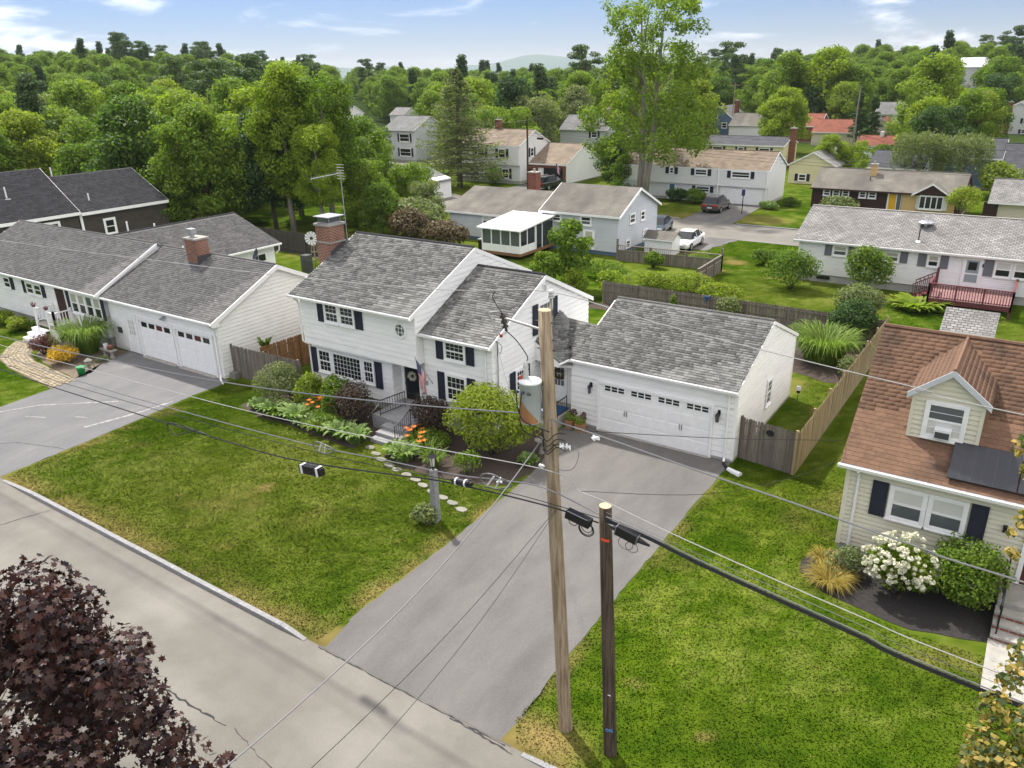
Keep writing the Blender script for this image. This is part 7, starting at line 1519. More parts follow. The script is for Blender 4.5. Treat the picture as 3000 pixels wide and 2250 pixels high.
wire('cable', [(-40, -15.1, 4.2), (-21.98, -15.1, 4.39), (-14.18, -15.1, 4.6), (-7.98, -15.1, 4.85), (-5.96, -15.1, 4.98), (-4.1, -15.1, 5.24), (-2.2, -15.1, 5.57), (-.5, -15.1, 5.86), (2.06, -15.1, 6.08), (3.30, -15.02, 6.02)], .018, 'wire_black', 'lowest black cable carrying the box shaped closure')
for i, dz in enumerate((0, -.055, -.10)): wire('cable', [(3.45, -15.0, 6.2+dz), (4.37, -15.05, 6.14+dz), (5.08, -15.05, 6.0+dz), (5.83, -15.05, 5.88+dz), (8.12, -15.05, 5.57+dz), (10.25, -15.05, 5.31+dz), (22, -15.05, 4.6+dz)], (.012, .020, .020)[i], ('wire_grey', 'wire_black', 'wire_black')[i], ('upper strand', 'middle cable', 'lowest cable')[i]+' of the black bundle running right from the stub pole')
wire('thin_wire', [(3.45, -15.0, 6.3), (5.4, -15.05, 6.06), (8.12, -15.05, 5.72), (10.25, -15.05, 5.47), (22, -15.05, 4.8)], .005, 'wire_grey', 'hair thin wire just above the black bundle on the right')
wire('service_drop', [(1.95, -14.92, 7.5), (2.02, -17.0, 6.85), (1.95, -19.5, 6.2), (1.6, -22.6, 5.6), (1.1, -26, 5.3)], .013, 'wire_grey', 'twisted grey drop crossing the road from the pale pole')
wire('service_drop', [(2.35, -15.05, 6.02), (2.65, -18.2, 5.45), (2.84, -21.38, 5.2), (3.0, -26, 5.1)], .005, 'wire_black', 'right hand thin black drop crossing the road')
wire('service_drop', [(2.33, -15.05, 6.02), (2.32, -18.2, 5.45), (2.29, -21.18, 5.2), (2.2, -26, 5.1)], .006, 'wire_black', 'left hand thin black drop crossing the road')
wire('service_drop', [(2.13, -14.9, 7.75), (1.95, -11.1, 6.05), (3.65, -7.3, 4.75), (5.72, -3.7, 3.74)], .009, 'wire_black', 'twisted black drop from the pale pole to the tan house eave')
wire('service_drop', [(2.81, -14.9, 6.53), (4.08, -11.1, 4.99), (5.22, -7.3, 4.01), (5.77, -3.7, 3.13)], .006, 'wire_black', 'thin lower drop to the tan house corner')
wire('service_drop', [(1.72, -14.95, 7.7), (-1.61, -10.7, 6.05), (-4.83, -6.5, 4.72), (-7.76, -2.72, 4.0)], .010, 'wire_grey', 'grey drop from the transformer pole to the white house mast')
# things hung on the wires
t = thing('splice_closure', 'black box closure with two white straps on the lowest left cable', 'closure', (-5.0, -15.1, 4.9)); d = Vector((1, 0, .10)).normalized(); c = Vector((-4.97, -15.12, 4.92))
m = MB(); m.beam(c-d*.36, c+d*.36, .18, .23); m.beam(c-d*.40, c-d*.36, .15, .19); m.beam(c+d*.36, c+d*.42, .15, .19); m.build('case', 'plastic_black', t)
for q in (-.29, .29): m = MB(); m.beam(c+d*(q-.04), c+d*(q+.04), .188, .238); m.build('strap', 'plastic_white', t)
m = MB(); [m.beam(c+d*(q-.012)+Vector((0, -.08, 0)), c+d*(q+.012)+Vector((0, -.08, 0)), .02, .14) for q in (-.12, -.04, .04, .12)]; m.build('rib', 'plastic_black', t)
m = MB(); m.tube([c+d*.0+Vector((0, 0, .1)), c+Vector((0, .02, .17))], .02, 5); m.build('hanger', 'grey_metal', t)
t = thing('splice_closure', 'black cylinder closure with white bands near the granite lamp post', 'closure', (-.05, -15.15, 6.0)); c = Vector((.0, -15.16, 6.03)); d = Vector((1, 0, .10)).normalized()
m = MB(); m.tube([c-d*.30, c-d*.22, c-d*.215, c+d*.215, c+d*.22, c+d*.28], [.03, .05, .085, .085, .06, .05], 12); m.build('case', 'plastic_black', t)
for q in (-.13, .12): m = MB(); m.tube([c+d*(q-.02), c+d*(q+.02)], .089, 12); m.build('band', 'plastic_white', t)
def loop(c, L, h, label, cross=True):
    t = thing('cable_loop', label, 'cable loop', tuple(c)); c = Vector(c); d = Vector((1, 0, .12)).normalized(); u = Vector((0, -.35, .94))
    pts = [c+d*(L*math.cos(k*math.pi/9))*(1 if math.cos(k*math.pi/9) < 0 else 1.5)+u*(h*math.sin(k*math.pi/9))*(1 if math.cos(k*math.pi/9) < .3 else .75) for k in range(18)]
    for i, s in enumerate((1.0, .93)): m = MB(); m.tube([c+(p-c)*s for p in pts]+[c+(pts[0]-c)*s], .012, 5); m.build('cable', 'wire_grey', t)
    if cross:
        for a, b in ((-.6, .25), (.1, .75)): m = MB(); m.beam(c+d*L*a-u*h*.75, c+d*L*b+u*h*.75, .02, .03); m.build('bracket', 'plastic_white', t)
    return t
loop((-4.55, -15.06, 5.63), .30, .21, 'oval slack loop left of centre above the lawn')
loop((.78, -15.08, 6.24), .34, .24, 'oval slack loop beside the pale pole')
t = thing('cable_loop', 'single coil of black cable hanging at far left over the lawn', 'cable loop', (-10.6, -15.1, 4.6)); jumper([(-9.4, -15.1, 4.82), (-10.2, -15.15, 4.86), (-10.95, -15.2, 4.85), (-11.12, -15.2, 4.65), (-10.8, -15.2, 4.48), (-10.4, -15.15, 4.62), (-9.9, -15.1, 4.80)], .016, 'wire_black', 'cable', t)
t = thing('terminal_box', 'black ribbed terminal box with hanging coils between the two poles', 'terminal box', (2.95, -15.15, 6.0)); c = Vector((2.93, -15.16, 6.08)); d = Vector((1, 0, -.16)).normalized()
m = MB(); m.beam(c-d*.27, c+d*.27, .17, .17); m.build('case', 'plastic_black', t)
m = MB(); [m.beam(c+d*(-.24+i*.034)+Vector((0, 0, .086)), c+d*(-.23+i*.034)+Vector((0, 0, .086)), .15, .014) for i in range(14)]; m.build('rib', 'plastic_black', t)
m = MB(); m.beam(c-d*.22+Vector((0, -.08, .10)), c+d*.24+Vector((0, -.08, .10)), .012, .012); m.build('wire_bail', 'grey_metal', t)
for (x, r_, z) in ((2.80, .10, -.12), (3.10, .17, -.20), (3.10, .15, -.19), (3.11, .12, -.16)):
    m = MB(); m.tube([(x+r_*math.cos(k*.35), -15.16+.01*k/18, c.z+z+r_*math.sin(k*.35)*.95) for k in range(19)], .012 if r_ > .16 else .008, 5); m.build('coil', 'wire_black', t)
t = thing('terminal_box', 'smooth black terminal box on the right of the stub pole', 'terminal box', (4.0, -15.1, 6.0)); c = Vector((3.98, -15.12, 6.04)); d = Vector((1, 0, -.20)).normalized()
m = MB(); m.beam(c-d*.24, c+d*.22, .14, .19); m.build('case', 'plastic_black', t); m = MB(); m.beam(c-d*.245, c-d*.225, .145, .195); m.beam(c+d*.215, c+d*.235, .145, .18); m.build('band', 'wire_grey', t)
m = MB(); m.tube([c+d*.22, c+d*.30, c+d*.48], [.055, .05, .022], 8); m.tube([c-d*.24, c-d*.32, c-d*.44], [.055, .05, .02], 8); m.build('boot', 'plastic_black', t)
for (x, r_, z) in ((3.95, .13, -.22), (4.08, .11, -.26)): m = MB(); m.tube([(x+r_*1.2*math.cos(k*.35), -15.12, c.z+z+r_*math.sin(k*.35)) for k in range(19)], .006, 4); m.build('coil', 'wire_black', t)
for i, (x, z) in enumerate(((2.45, 7.5), (2.62, 7.55), (3.2, 7.88), (2.0, 6.93), (.95, 6.28))):
    m = MB(); rg = random.Random(i); [m.tube([(x+rg.uniform(-.08, .08), -15.05+rg.uniform(-.05, .05), z+rg.uniform(-.05, .05)) for k in range(3)], .016, 5) for _ in range(4)]
    single('wire_clamp', m, 'plastic_white', ('white clamp cluster nearest the pale pole', 'white clamp cluster just right of the pale pole', 'white clamp dangling on the right service cable', 'white clamp where the pale strand crosses the pole', 'white clamp at the loop beside the pale pole')[i], 'clamp', 'white clamps on the wires')
# far poles and their lines
FP = ((-46.5, 59.5, 9.0, 'dark utility pole before the brick garage', 0), (-86, 134, 10, 'far pale pole in the gap left of the spruce', 1), (-66, 120, 11, 'far pole with crossarm behind the colonial', 2), (-55, 124, 11, 'far grey pole with transformer between the round trees', 3), (-52, 152, 11, 'far tan pole near the blue cottage', 4), (-19.5, 119, 11, 'far grey pole by the red garage', 5))
for x, y, h, lb, i in FP:
    t = thing('utility_pole', lb, 'utility pole', (x, y, 0), 0, local=True); m = MB(); m.tube([(0, 0, -.3), (0, 0, h)], [.15, .1], 8); m.build('pole', ('pole_old', 'bark_pale', 'pole_new', 'bark_pale', 'pole_new', 'bark_pale')[i], t)
    m = MB(); m.box(-1.1, 1.1, -.06, .06, h-.6, h-.45); m.build('crossarm', 'pole_new', t) if i in (2, 4) else None
    if i == 3: m = MB(); m.lathe((.25, 0, h-2), [(.2, 0), (.2, .8)], 10); m.build('transformer', 'xfmr_grey', t)
for i, (z, dy) in enumerate(((8.8, 0), (7.4, .1), (7.1, -.1), (6.8, .05))):
    a, b = (-46.5, 59.5), (30, 40.5); pts = [(a[0]+(b[0]-a[0])*q, a[1]+(b[1]-a[1])*q+dy, z*(1-.0*q)-1.6*math.sin(q*math.pi)*.7) for q in np.linspace(0, 1, 9)]
    wire('street_wire', pts, .012, 'wire_black', ('top', 'second', 'third', 'lowest')[i]+' dark wire along the back street', group='back street wires')
for i, z in enumerate((8.6, 7.2, 6.9)):
    pts = [(-46.5-45*q, 59.5-6*q, z-1.5*math.sin(q*math.pi)) for q in np.linspace(0, 1, 7)]; wire('street_wire', pts, .012, 'wire_grey', ('upper', 'middle', 'lower')[i]+' wire leading left from the far dark pole', group='back street wires')
t = thing('splice_closure', 'small black closure on the back street wire near the brick garage', 'closure', (-44.3, 59, 6.5), 0, local=True); m = MB(); m.beam((-.4, 0, 0), (.4, 0, -.05), .22, .22); m.build('case', 'plastic_black', t)
# ================================================================== beds and shrubs by the white house
sheet('front_bed', wob([(-20.2, -6.3), (-18.3, -6.75), (-16.4, -6.55), (-14.6, -6.75), (-12.4, -6.75), (-12.3, -3.1), (-18.4, -3.1), (-20.2, -4.2)], .06, 21), .010, 'mulch')
sheet('front_bed', wob([(-10.85, -6.6), (-9.6, -7.0), (-8.2, -6.9), (-6.6, -6.6), (-5.3, -6.0), (-4.98, -4.6), (-5.4, -2.6), (-6.05, -1.2), (-7.9, -1.1), (-7.9, -2.95), (-10.85, -2.95)], .05, 22), .016, 'mulch')
sheet('tan_bed', wob([(5.25, -5.0), (5.35, -5.6), (6.2, -6.3), (7.4, -6.55), (8.6, -6.75), (10.4, -6.2), (10.42, -3.86), (6.0, -3.86), (5.5, -4.3)], .05, 23), .014, 'mulch_black')
sheet('rear_bed', wob([(-.4, 11.6), (2.2, 10.6), (3.5, 10.8), (3.5, 17.4), (-1.2, 17.4)], .1, 24), .012, 'mulch')
sheet('rear_bed', wob([(-14.2, 16.2), (-9.2, 15.9), (-4.0, 16.3), (-1.4, 16.8), (-1.4, 17.5), (-14.2, 17.5)], .1, 25), .013, 'mulch')
shrub('round_shrub', 'rounded light green shrub at the left front corner of the white house', (-19.1, -4.95, 0), 1.16, 1.12, 1.12, 'leaf_olive', 5200, .085, 51)
shrub('azalea', 'yellow green leafy shrub between the round shrub and the dark bush', (-17.0, -4.75, 0), 0.98, 0.91, 1.01, 'leaf_yellowgreen', 1800, .14, 52)
shrub('laurel', 'fresh green leafy shrub left of the dark bush by the picture window', (-15.25, -4.65, 0), 0.97, 0.94, 1.15, 'leaf_green', 2000, .14, 53)
shrub('smoke_bush', 'dark bronze rounded bush left of the front steps', (-13.95, -4.9, 0), 1.20, 1.04, 1.12, 'leaf_bronze', 4600, .085, 54)
shrub('smoke_bush', 'dark bronze rounded bush right of the front steps', (-10.35, -4.1, 0), 1.12, 0.98, 1.07, 'leaf_bronze', 4200, .085, 55)
shrub('rhododendron', 'big yellow green rhododendron beside the driveway and the wing corner', (-7.15, -4.2, 0), 2.25, 1.6, 1.75, 'leaf_yellowgreen', 11000, .15, 56, bumps=26, bumpr=.34, aspect=.38)
shrub('juniper', 'small fine green shrub at the foot of the rhododendron', (-7.0, -6.0, 0), 0.72, 0.59, 0.55, 'leaf_green', 1200, .09, 57)
shrub('young_shrub', 'loose green shrub growing round the foot of the granite lamp post', (-6.05, -9.62, 0), .62, .5, .42, 'leaf_olive', 900, .11, 58, bumps=10)
for i, (x, y, s, lb) in enumerate(((-18.1, -6.25, 1, 'pale edged hosta clump at the left end of the front bed'), (-16.6, -6.1, 1.15, 'pale edged hosta clump below the yellow green shrub'), (-13.7, -6.25, 1.1, 'hosta clump below the bronze bush left of the steps'), (-12.75, -6.25, 1.1, 'hosta clump against the left side of the granite steps'), (-9.9, -6.45, 1.1, 'hosta clump right of the granite steps'), (-5.45, -4.15, .7, 'small hosta alone in the mulch by the bird bath'))):
    tuft('hosta', lb, (x, y, .01), 130, .55*s, .48*s, .17*s, 'leaf_hosta', 60+i, .3*s, 4, 1, group='hostas in the front bed', el=(.2, 1.0))
for i, (x, y, n, fl, lb) in enumerate(((-16.0, -5.45, 70, 9, 'daylily clump with orange flowers left of the laurel'), (-15.2, -5.75, 60, 2, 'daylily foliage between the hostas in front of the laurel'), (-10.1, -5.35, 70, 9, 'daylily clump with orange flowers under the right bronze bush'), (-9.2, -5.75, 60, 4, 'daylily clump with orange flowers beside the rhododendron'), (-8.45, -6.25, 110, 0, 'arching strappy daylily clump in front of the rhododendron'))):
    tuft('daylily', lb, (x, y, .01), n+40, .72, .62, .04, 'leaf_tallgrass', 70+i, .14, 4, 0, flowers=fl, group='daylilies in the front bed')
for i, (x, y, s, lb) in enumerate(((-17.4, -6.25, .9, 'hosta between the two left hosta clumps of the front bed'), (-15.7, -6.3, .9, 'hosta at the bed edge before the daylilies'), (-14.7, -6.35, .95, 'hosta at the bed edge below the laurel'), (-19.2, -6.1, .8, 'hosta at the far left tip of the front bed'), (-10.6, -6.2, .8, 'hosta tucked beside the right side of the steps'))):
    tuft('hosta', lb, (x, y, .01), 110, .52*s, .45*s, .16*s, 'leaf_hosta' if i % 2 else 'leaf_green', 160+i, .3*s, 4, 1, group='hostas in the front bed', el=(.2, 1.0))
shrub('astilbe', 'feathery green filler plants between hostas and bushes left of the steps', (-14.6, -5.75, 0), 1.1, .4, .38, 'leaf_green', 1300, .11, 170, stem=False, cat='plant')
shrub('astilbe', 'feathery green filler plants under the round shrub', (-18.3, -5.6, 0), 1.2, .45, .38, 'leaf_olive', 1300, .11, 171, stem=False, cat='plant')
shrub('astilbe', 'green filler plants under the right bronze bush', (-9.6, -4.9, 0), .9, .6, .5, 'leaf_green', 1300, .12, 172, stem=False, cat='plant')
# shrubs by the left house
tuft('ornamental_grass', 'large fountain of green grass beside the left porch', (-33.9, -5.9, .01), 1100, 1.75, 1.75, .032, 'leaf_tallgrass', 80, .45, 4, el=(.05, .95))
shrub('gold_shrub', 'bright golden shrub by the left driveway', (-33.4, -7.55, 0), 1.09, 0.86, 0.57, 'leaf_gold', 2000, .12, 81)
shrub('barberry', 'dark maroon shrub beside the paver path', (-36.0, -7.35, 0), 0.98, 0.86, 0.67, 'leaf_maroon', 2200, .10, 82)
shrub('gold_mound', 'yellow green mounded shrub left of the porch steps', (-41.9, -5.9, 0), .95, .75, .55, 'leaf_yellowgreen', 1700, .12, 83)
shrub('gold_mound', 'yellow green mounded shrub at the left edge by the foundation', (-44.1, -5.6, 0), .8, .7, .55, 'leaf_yellowgreen', 1400, .12, 84)
shrub('dark_mound', 'low dark green shrub against the left porch', (-40.9, -5.35, 0), .7, .55, .42, 'leaf_green', 1300, .11, 85)
shrub('low_plant', 'low pale plant at the foot of the stone bench', (-31.9, -6.3, 0), .42, .36, .2, 'leaf_olive', 420, .08, 86, stem=False)
tuft('fern', 'small green plant poking over the grey fence between the houses', (-22.6, -2.6, 1.2), 40, .5, .7, .10, 'leaf_green', 87, .15, 3, 1)
# tan house bed
def hydrangea(loc, seed):
    t = shrub('hydrangea', 'white flowering hydrangea bush in front of the tan house', loc, 1.0, .85, 1.0, 'leaf_bright', 3600, .11, seed, cat='shrub', bumps=18)
    rng = np.random.default_rng(seed+1); c = np.array([0, 0, 1.0])
    for i in range(160):
        d = rng.normal(size=3); d /= np.linalg.norm(d); d[2] = abs(d[2])*1.2-.25; d[1] -= .25; d /= np.linalg.norm(d)
        p = c+d*np.array([.98, .84, .98])*rng.uniform(.86, 1.06); r_ = rng.uniform(.045, .095)
        P, N = shell_pts(rng, 26, p, (r_, r_, r_*.85), .7); put('flower_head', leaf_mesh('flower_head', P, N, np.full(26, r_*1.1), 'petal_white', rng, .9), t)
hydrangea((7.95, -5.25, 0), 90)
shrub('yew', 'dense fresh green bush right of the hydrangea', (9.55, -4.85, 0), 1.23, 1.01, 1.19, 'leaf_green', 6500, .10, 92, bumps=22)
shrub('cypress_mound', 'olive gold mound at the left end of the tan house bed', (6.55, -5.0, 0), 0.66, 0.60, 0.50, 'leaf_olive', 1300, .08, 93)
tuft('thread_cypress', 'straw coloured drooping mound in front of the olive one', (6.25, -5.75, .01), 520, .75, .34, .016, 'leaf_straw', 94, .2, 3, cat='shrub', el=(.0, .5))
tuft('thread_cypress', 'straw coloured drooping mound by the tan house corner', (5.85, -4.75, .01), 260, .45, .30, .016, 'leaf_straw', 95, .15, 3, cat='shrub', el=(.0, .5))
# back yard
tuft('ornamental_grass', 'wide fountain of pampas grass behind the garage', (1.35, 13.6, .01), 1100, 1.7, 1.55, .045, 'leaf_tallgrass', 100, .9, 4, el=(.1, .9))
shrub('lilac', 'large dark green bush over the end of the rear fence', (2.0, 17.0, 0), 1.5, 1.3, 1.55, 'leaf_dark', 5200, .14, 101, bumps=26, bumpr=.34)
shrub('lilac', 'loose grey green bush behind the rear fence end', (1.3, 21.9, 0), 1.7, 1.4, 1.35, 'leaf_olive', 4200, .15, 102, bumps=24, bumpr=.34)
shrub('lilac', 'loose grey green bush hugging the long tan fence', (3.0, 11.6, 0), .6, .7, .7, 'leaf_olive', 1000, .1, 103)
shrub('boxwood', 'round green bush left of the white ranch wall', (-4.05, 27.1, 0), 2.0, 1.7, 1.6, 'leaf_green', 4200, .16, 104, bumps=20)
shrub('rhododendron', 'tall green shrub against the back wall of the white ranch', (.45, 28.3, 0), 1.75, 1.1, 1.85, 'leaf_green', 3600, .17, 105, bumps=20)
tuft('hosta', 'lime green hosta bank beside the red deck', (3.9, 26.0, .01), 170, 1.5, .6, .26, 'leaf_bright', 106, .8, 4, 1, el=(.2, .9))
shrub('ground_plants', 'dark leafy plants under the front of the red deck', (7.0, 25.6, 0), 2.0, .5, .3, 'leaf_green', 1600, .14, 107, stem=False)
shrub('sapling', 'pale green sapling in front of the rear fence', (-4.9, 16.9, 0), .95, .8, 1.1, 'leaf_olive', 1700, .13, 108, bumps=14, bumpr=.32)
shrub('vine', 'small climbing vine on the rear fence', (-8.5, 17.2, 0), .35, .2, .75, 'leaf_green', 500, .12, 109)
for i, (x, y, rx, rz_, mt, lb) in enumerate(((-15.9, 17.9, 1.15, 1.15, 'leaf_bright', 'bright lime green shrub left of the rear fence'), (-13.6, 18.9, 1.3, 1.2, 'leaf_bright', 'bright lime green shrub spilling over the rear fence'), (-12.3, 22.6, 1.9, .7, 'leaf_yellowgreen', 'tall yellow weeds behind the rear fence on the left'), (-9.4, 22.6, 1.9, .85, 'leaf_yellowgreen', 'straw coloured weeds by the grey yard fence corner'), (-7.0, 21.4, 1.7, .8, 'leaf_yellowgreen', 'yellow green weeds behind the rear fence middle'), (-16.5, 23.5, 2.0, .8, 'leaf_green', 'green weeds at the foot of the grey split level'), (-7.8, 33.4, 1.3, .7, 'leaf_green', 'low green shrub on the lawn beside the white ranch'), (-14.8, 28.2, .9, .75, 'leaf_green', 'leafy plants against the inside of the grey yard fence'))):
    shrub('weeds' if 'weeds' in lb else 'bush', lb, (x, y, 0), rx, rx*.8, rz_, mt, 1700, .17, 110+i, bumps=18, bumpr=.36)
shrub('hedge', 'mass of green and brown shrubs left of the grey house', (-39.5, 29.0, 0), 4.0, 2.4, 2.2, 'leaf_olive', 6000, .3, 120, bumps=30, bumpr=.34)
shrub('dry_shrub', 'brown dry shrub in front of the grey house wall', (-33.3, 25.8, 0), 3.0, 1.8, 1.5, 'leaf_brown', 4200, .24, 121, bumps=30, bumpr=.3)
shrub('dry_shrub', 'brown tinged shrub behind the chimney to the left', (-37.5, 26.0, 0), 2.6, 1.8, 1.9, 'leaf_brown', 3600, .26, 122, bumps=26, bumpr=.32)
for i, (x, y, rx, rz_, mt, lb) in enumerate(((-25.9, 59.3, 1.5, .9, 'leaf_dark', 'dark shrub by the door of the split entry house'), (-23.6, 58.8, 1.6, .95, 'leaf_green', 'green shrub under the lower windows of the split entry house'), (-15.3, 58.6, 1.2, .5, 'leaf_hosta', 'pale hosta bank at the corner of the wide garage'), (-7.8, 57.2, 2.0, 1.25, 'leaf_olive', 'round pale green bush before the brown ranch'), (-13.8, 61.5, .9, .6, 'leaf_green', 'small shrub beside the split entry house'), (-53.5, 61.8, 1.5, 1.3, 'leaf_green', 'rounded shrub at the colonial front'), (-7.9, 87.0, 3.2, 2.1, 'leaf_olive', 'soft round green bush behind the brown ranch'), (-13.0, 112.5, 3.0, 1.4, 'leaf_green', 'hedge beside the red garage'))):
    shrub('bush', lb, (x, y, 0), rx, rx*.8, rz_, mt, 1700, .17*max(1, rx*.8), 130+i, bumps=18)
# ================================================================== tree kinds
dome = lambda t: math.sqrt(max(0, 1-(2*t-.75)**2/1.6))*(1-.25*t)
ovoid = lambda t: math.sin(math.pi*min(1, .12+.84*t))**.7
cone = lambda t: (1-t)**.85*.95+.08
loose = lambda t: .55+.5*math.sin(math.pi*(.1+.8*t))*(.8+.2*math.sin(9*t))
tree_kind('maple', 1, 12, 5.4, 120, 24000, .29, 'leaf_green', dome, .16, 1.25, .75)
tree_kind('maple_b', 2, 12, 5.2, 110, 22000, .29, 'leaf_green', dome, .14, 1.3, .75)
tree_kind('tall', 3, 16, 3.4, 95, 22000, .27, 'leaf_green', ovoid, .22, 1.05, .85, bark='bark_pale', limbs=9)
tree_kind('tall_b', 4, 16, 3.6, 80, 19000, .28, 'leaf_green', loose, .25, 1.1, .9, bark='bark_pale', limbs=9)
tree_kind('round_a', 5, 11, 4.6, 60, 10000, .36, 'leaf_mixed', dome, .12, 1.35, .75, limbs=4)
tree_kind('round_b', 6, 12, 4.3, 55, 9600, .36, 'leaf_mixed', ovoid, .14, 1.3, .8, limbs=4)
tree_kind('round_c', 7, 13, 5.2, 70, 12000, .37, 'leaf_mixed', dome, .15, 1.4, .7, limbs=4)
tree_kind('round_d', 8, 10, 4.2, 48, 8600, .35, 'leaf_mixed', loose, .12, 1.25, .8, limbs=4)
tree_kind('pine_a', 9, 16, 3.2, 70, 8000, .36, 'leaf_pine', cone, .12, .95, .45, limbs=3, edge=.5)
tree_kind('pine_b', 10, 17, 3.8, 46, 7500, .38, 'leaf_pine', loose, .3, 1.3, .42, limbs=6)
tree_kind('young', 11, 5, 1.9, 46, 4200, .24, 'leaf_green', ovoid, .12, .55, .85)
# the tall double-trunked tree
def tall_ash():
    rng = np.random.default_rng(15); cl = []
    for i in range(210):
        t = rng.random()**1.1; z = 5.6+15.2*t; a = rng.random()*6.283; r0 = (6.2-1.5*t+.9*math.sin(t*7))*(.25+.75*rng.random()**.5); q = rng.uniform(.6, 1.2)*(1-.22*t)
        cl.append((r0*math.cos(a)*1.15+(.9 if t > .5 else .2), r0*math.sin(a)*.8, z, q, q, q*.95))
    for x, z, r_ in ((2.6, 21.0, .9), (3.2, 19.6, 1.0), (-.6, 21.4, .7), (-1.4, 20.2, .8), (1.2, 20.4, .9), (-4.2, 17.4, .8), (4.8, 17.6, .7), (3.7, 20.6, .7)): cl.append((x, 0, z, r_, r_, r_))
    P, N, S = clump_crown(rng, cl, 26000, .29, .3, .35); P += rng.normal(size=P.shape)*.12
    cr = leaf_mesh('crown', P, N, S, 'leaf_green', rng, .6); m = MB()
    m.tube([(-.2, 0, -.2), (-.25, 0, 3), (-.3, .1, 7), (-.7, .2, 12), (-1.2, .1, 17), (-1.3, 0, 20.5)], [.42, .36, .30, .2, .11, .03], 8)
    m.tube([(.35, 0, -.2), (.8, 0, 3), (1.4, .1, 7), (1.7, .0, 12), (2.1, .1, 17), (2.4, 0, 20.5)], [.38, .33, .28, .18, .1, .03], 8)
    for k in range(26):
        z0 = rng.uniform(5, 16); sx = -.5 if k % 2 else 1.6; a = rng.random()*6.283; L_ = rng.uniform(2, 4.2); m.tube([(sx, 0, z0), (sx+math.cos(a)*L_*.5, math.sin(a)*L_*.4, z0+L_*.5), (sx+math.cos(a)*L_, math.sin(a)*L_*.7, z0+L_*.95)], [.09, .06, .02], 5)
    return m.mesh('trunk', 'bark_pale', True), cr
TREES['ash'] = tall_ash()
def big_spruce():
    rng = np.random.default_rng(16); P = []; N = []; S = []; m = MB(); h = 15.0; m.tube([(0, 0, -.2), (0, 0, 5), (.1, 0, 10), (0, 0, h)], [.34, .26, .15, .02], 8)
    for i in range(150):
        t = (i/150)**.9; z = 1.4+t*(h-1.8); L_ = (5.6*(1-t)**.8+.35)*rng.uniform(.7, 1.1); a = i*2.4+rng.normal()*.3; dr = rng.uniform(.10, .22)
        e = np.array([math.cos(a), math.sin(a)]); pts = [(e[0]*L_*q, e[1]*L_*q, z-dr*L_*q+.35*L_*q*q*.6) for q in (0, .35, .7, 1)]
        m.tube(pts, [.07*(1-t)+.02, .05*(1-t)+.015, .03, .01], 4)
        n = int(26+70*(1-t)); q = rng.uniform(.2, 1.02, n); side = rng.normal(size=n)*.22*L_*(1.1-q*.5)*.8
        px = e[0]*L_*q-e[1]*side; py = e[1]*L_*q+e[0]*side; pz = z-dr*L_*q+.21*L_*q*q-abs(rng.normal(size=n))*.20
        P.append(np.stack([px, py, pz], 1)); nn_ = rng.normal(size=(n, 3))*.6; nn_[:, 2] += .6; N.append(nn_); S.append(rng.uniform(.28, .55, n))
    P, N, S = np.concatenate(P), np.concatenate(N), np.concatenate(S)
    return m.mesh('trunk', 'bark', True), leaf_mesh('crown', P, N, S, 'leaf_olive', rng, .30)
TREES['spruce'] = big_spruce()
def weeping():
    rng = np.random.default_rng(17); P = []; 
    for i in range(300):
        a = rng.random()*6.283; r0 = 2.9*rng.random()**.5; z = 5.6+.9*math.sqrt(max(0, 1-(r0/3.2)**2))+rng.normal()*.2; L_ = rng.uniform(1.2, 4.2)*min(1, .45+r0/2.6); n = int(L_*9); q = rng.random(n)
        P.append(np.stack([r0*math.cos(a)*(1+.12*q)+rng.normal(size=n)*.12, r0*math.sin(a)*(1+.12*q)+rng.normal(size=n)*.12, z-L_*q], 1))
    P = np.concatenate(P); N = rng.normal(size=P.shape)
    return trunk_mb(rng, 5.5, .2, 8, 2.6).mesh('trunk', 'bark', True), leaf_mesh('crown', P, N, rng.uniform(.2, .42, len(P)), 'leaf_olive', rng, .35, 'leaf', 1.6)
TREES['weeping'] = weeping()
# ================================================================== trees that can be told apart
tree('maple', 'maple_tree', 'broad dark green maple behind the left ranch roof', (-58.0, 20.0, 0), 1.03, .4)
tree('maple_b', 'maple_tree', 'dark maple standing right of the broad one behind the ell', (-55.0, 25.5, 0), .98, 2.0, mat='leaf_dark')
tree('tall', 'poplar_tree', 'tall bright poplar left of the antenna', (-51.5, 24.8, 0), .98, .3, mat='leaf_bright')
tree('tall_b', 'poplar_tree', 'tall slim pale trunked tree right behind the poplar', (-49.0, 27.5, 0), .92, 1.3)
tree('tall', 'poplar_tree', 'second tall bright tree behind the poplar to the left', (-58.5, 32, 0), 1.0, 2.3, mat='leaf_bright')
tree('round_b', 'leafy_tree', 'leafy tree right of the poplar above the antenna', (-53.5, 37, 0), .86, 3.0, mat='leaf_green')
tree('round_a', 'leafy_tree', 'low leafy tree behind the brick chimney', (-46.5, 30.0, 0), .62, 3.0, mat='leaf_green')
tree('round_d', 'leafy_tree', 'low green tree between chimney and white cottage', (-45.5, 36.0, 0), .60, 1.0, mat='leaf_green')
tree('round_d', 'leafy_tree', 'small green tree right of the antenna in front of the cottage', (-49.5, 41.0, 0), .5, 4.0, mat='leaf_green')
tree('round_b', 'leafy_tree', 'mid green tree crowding the poplars on their right side', (-51.0, 33.5, 0), .72, 5.0, mat='leaf_green')
tree('round_a', 'leafy_tree', 'low spreading tree directly above the ridge of the white house', (-41.8, 27.0, 0), .48, 1.7, mat='leaf_green')
tree('round_c', 'leafy_tree', 'leafy tree filling the gap left of the white cottage', (-55.5, 41.5, 0), .58, 2.2, mat='leaf_green')
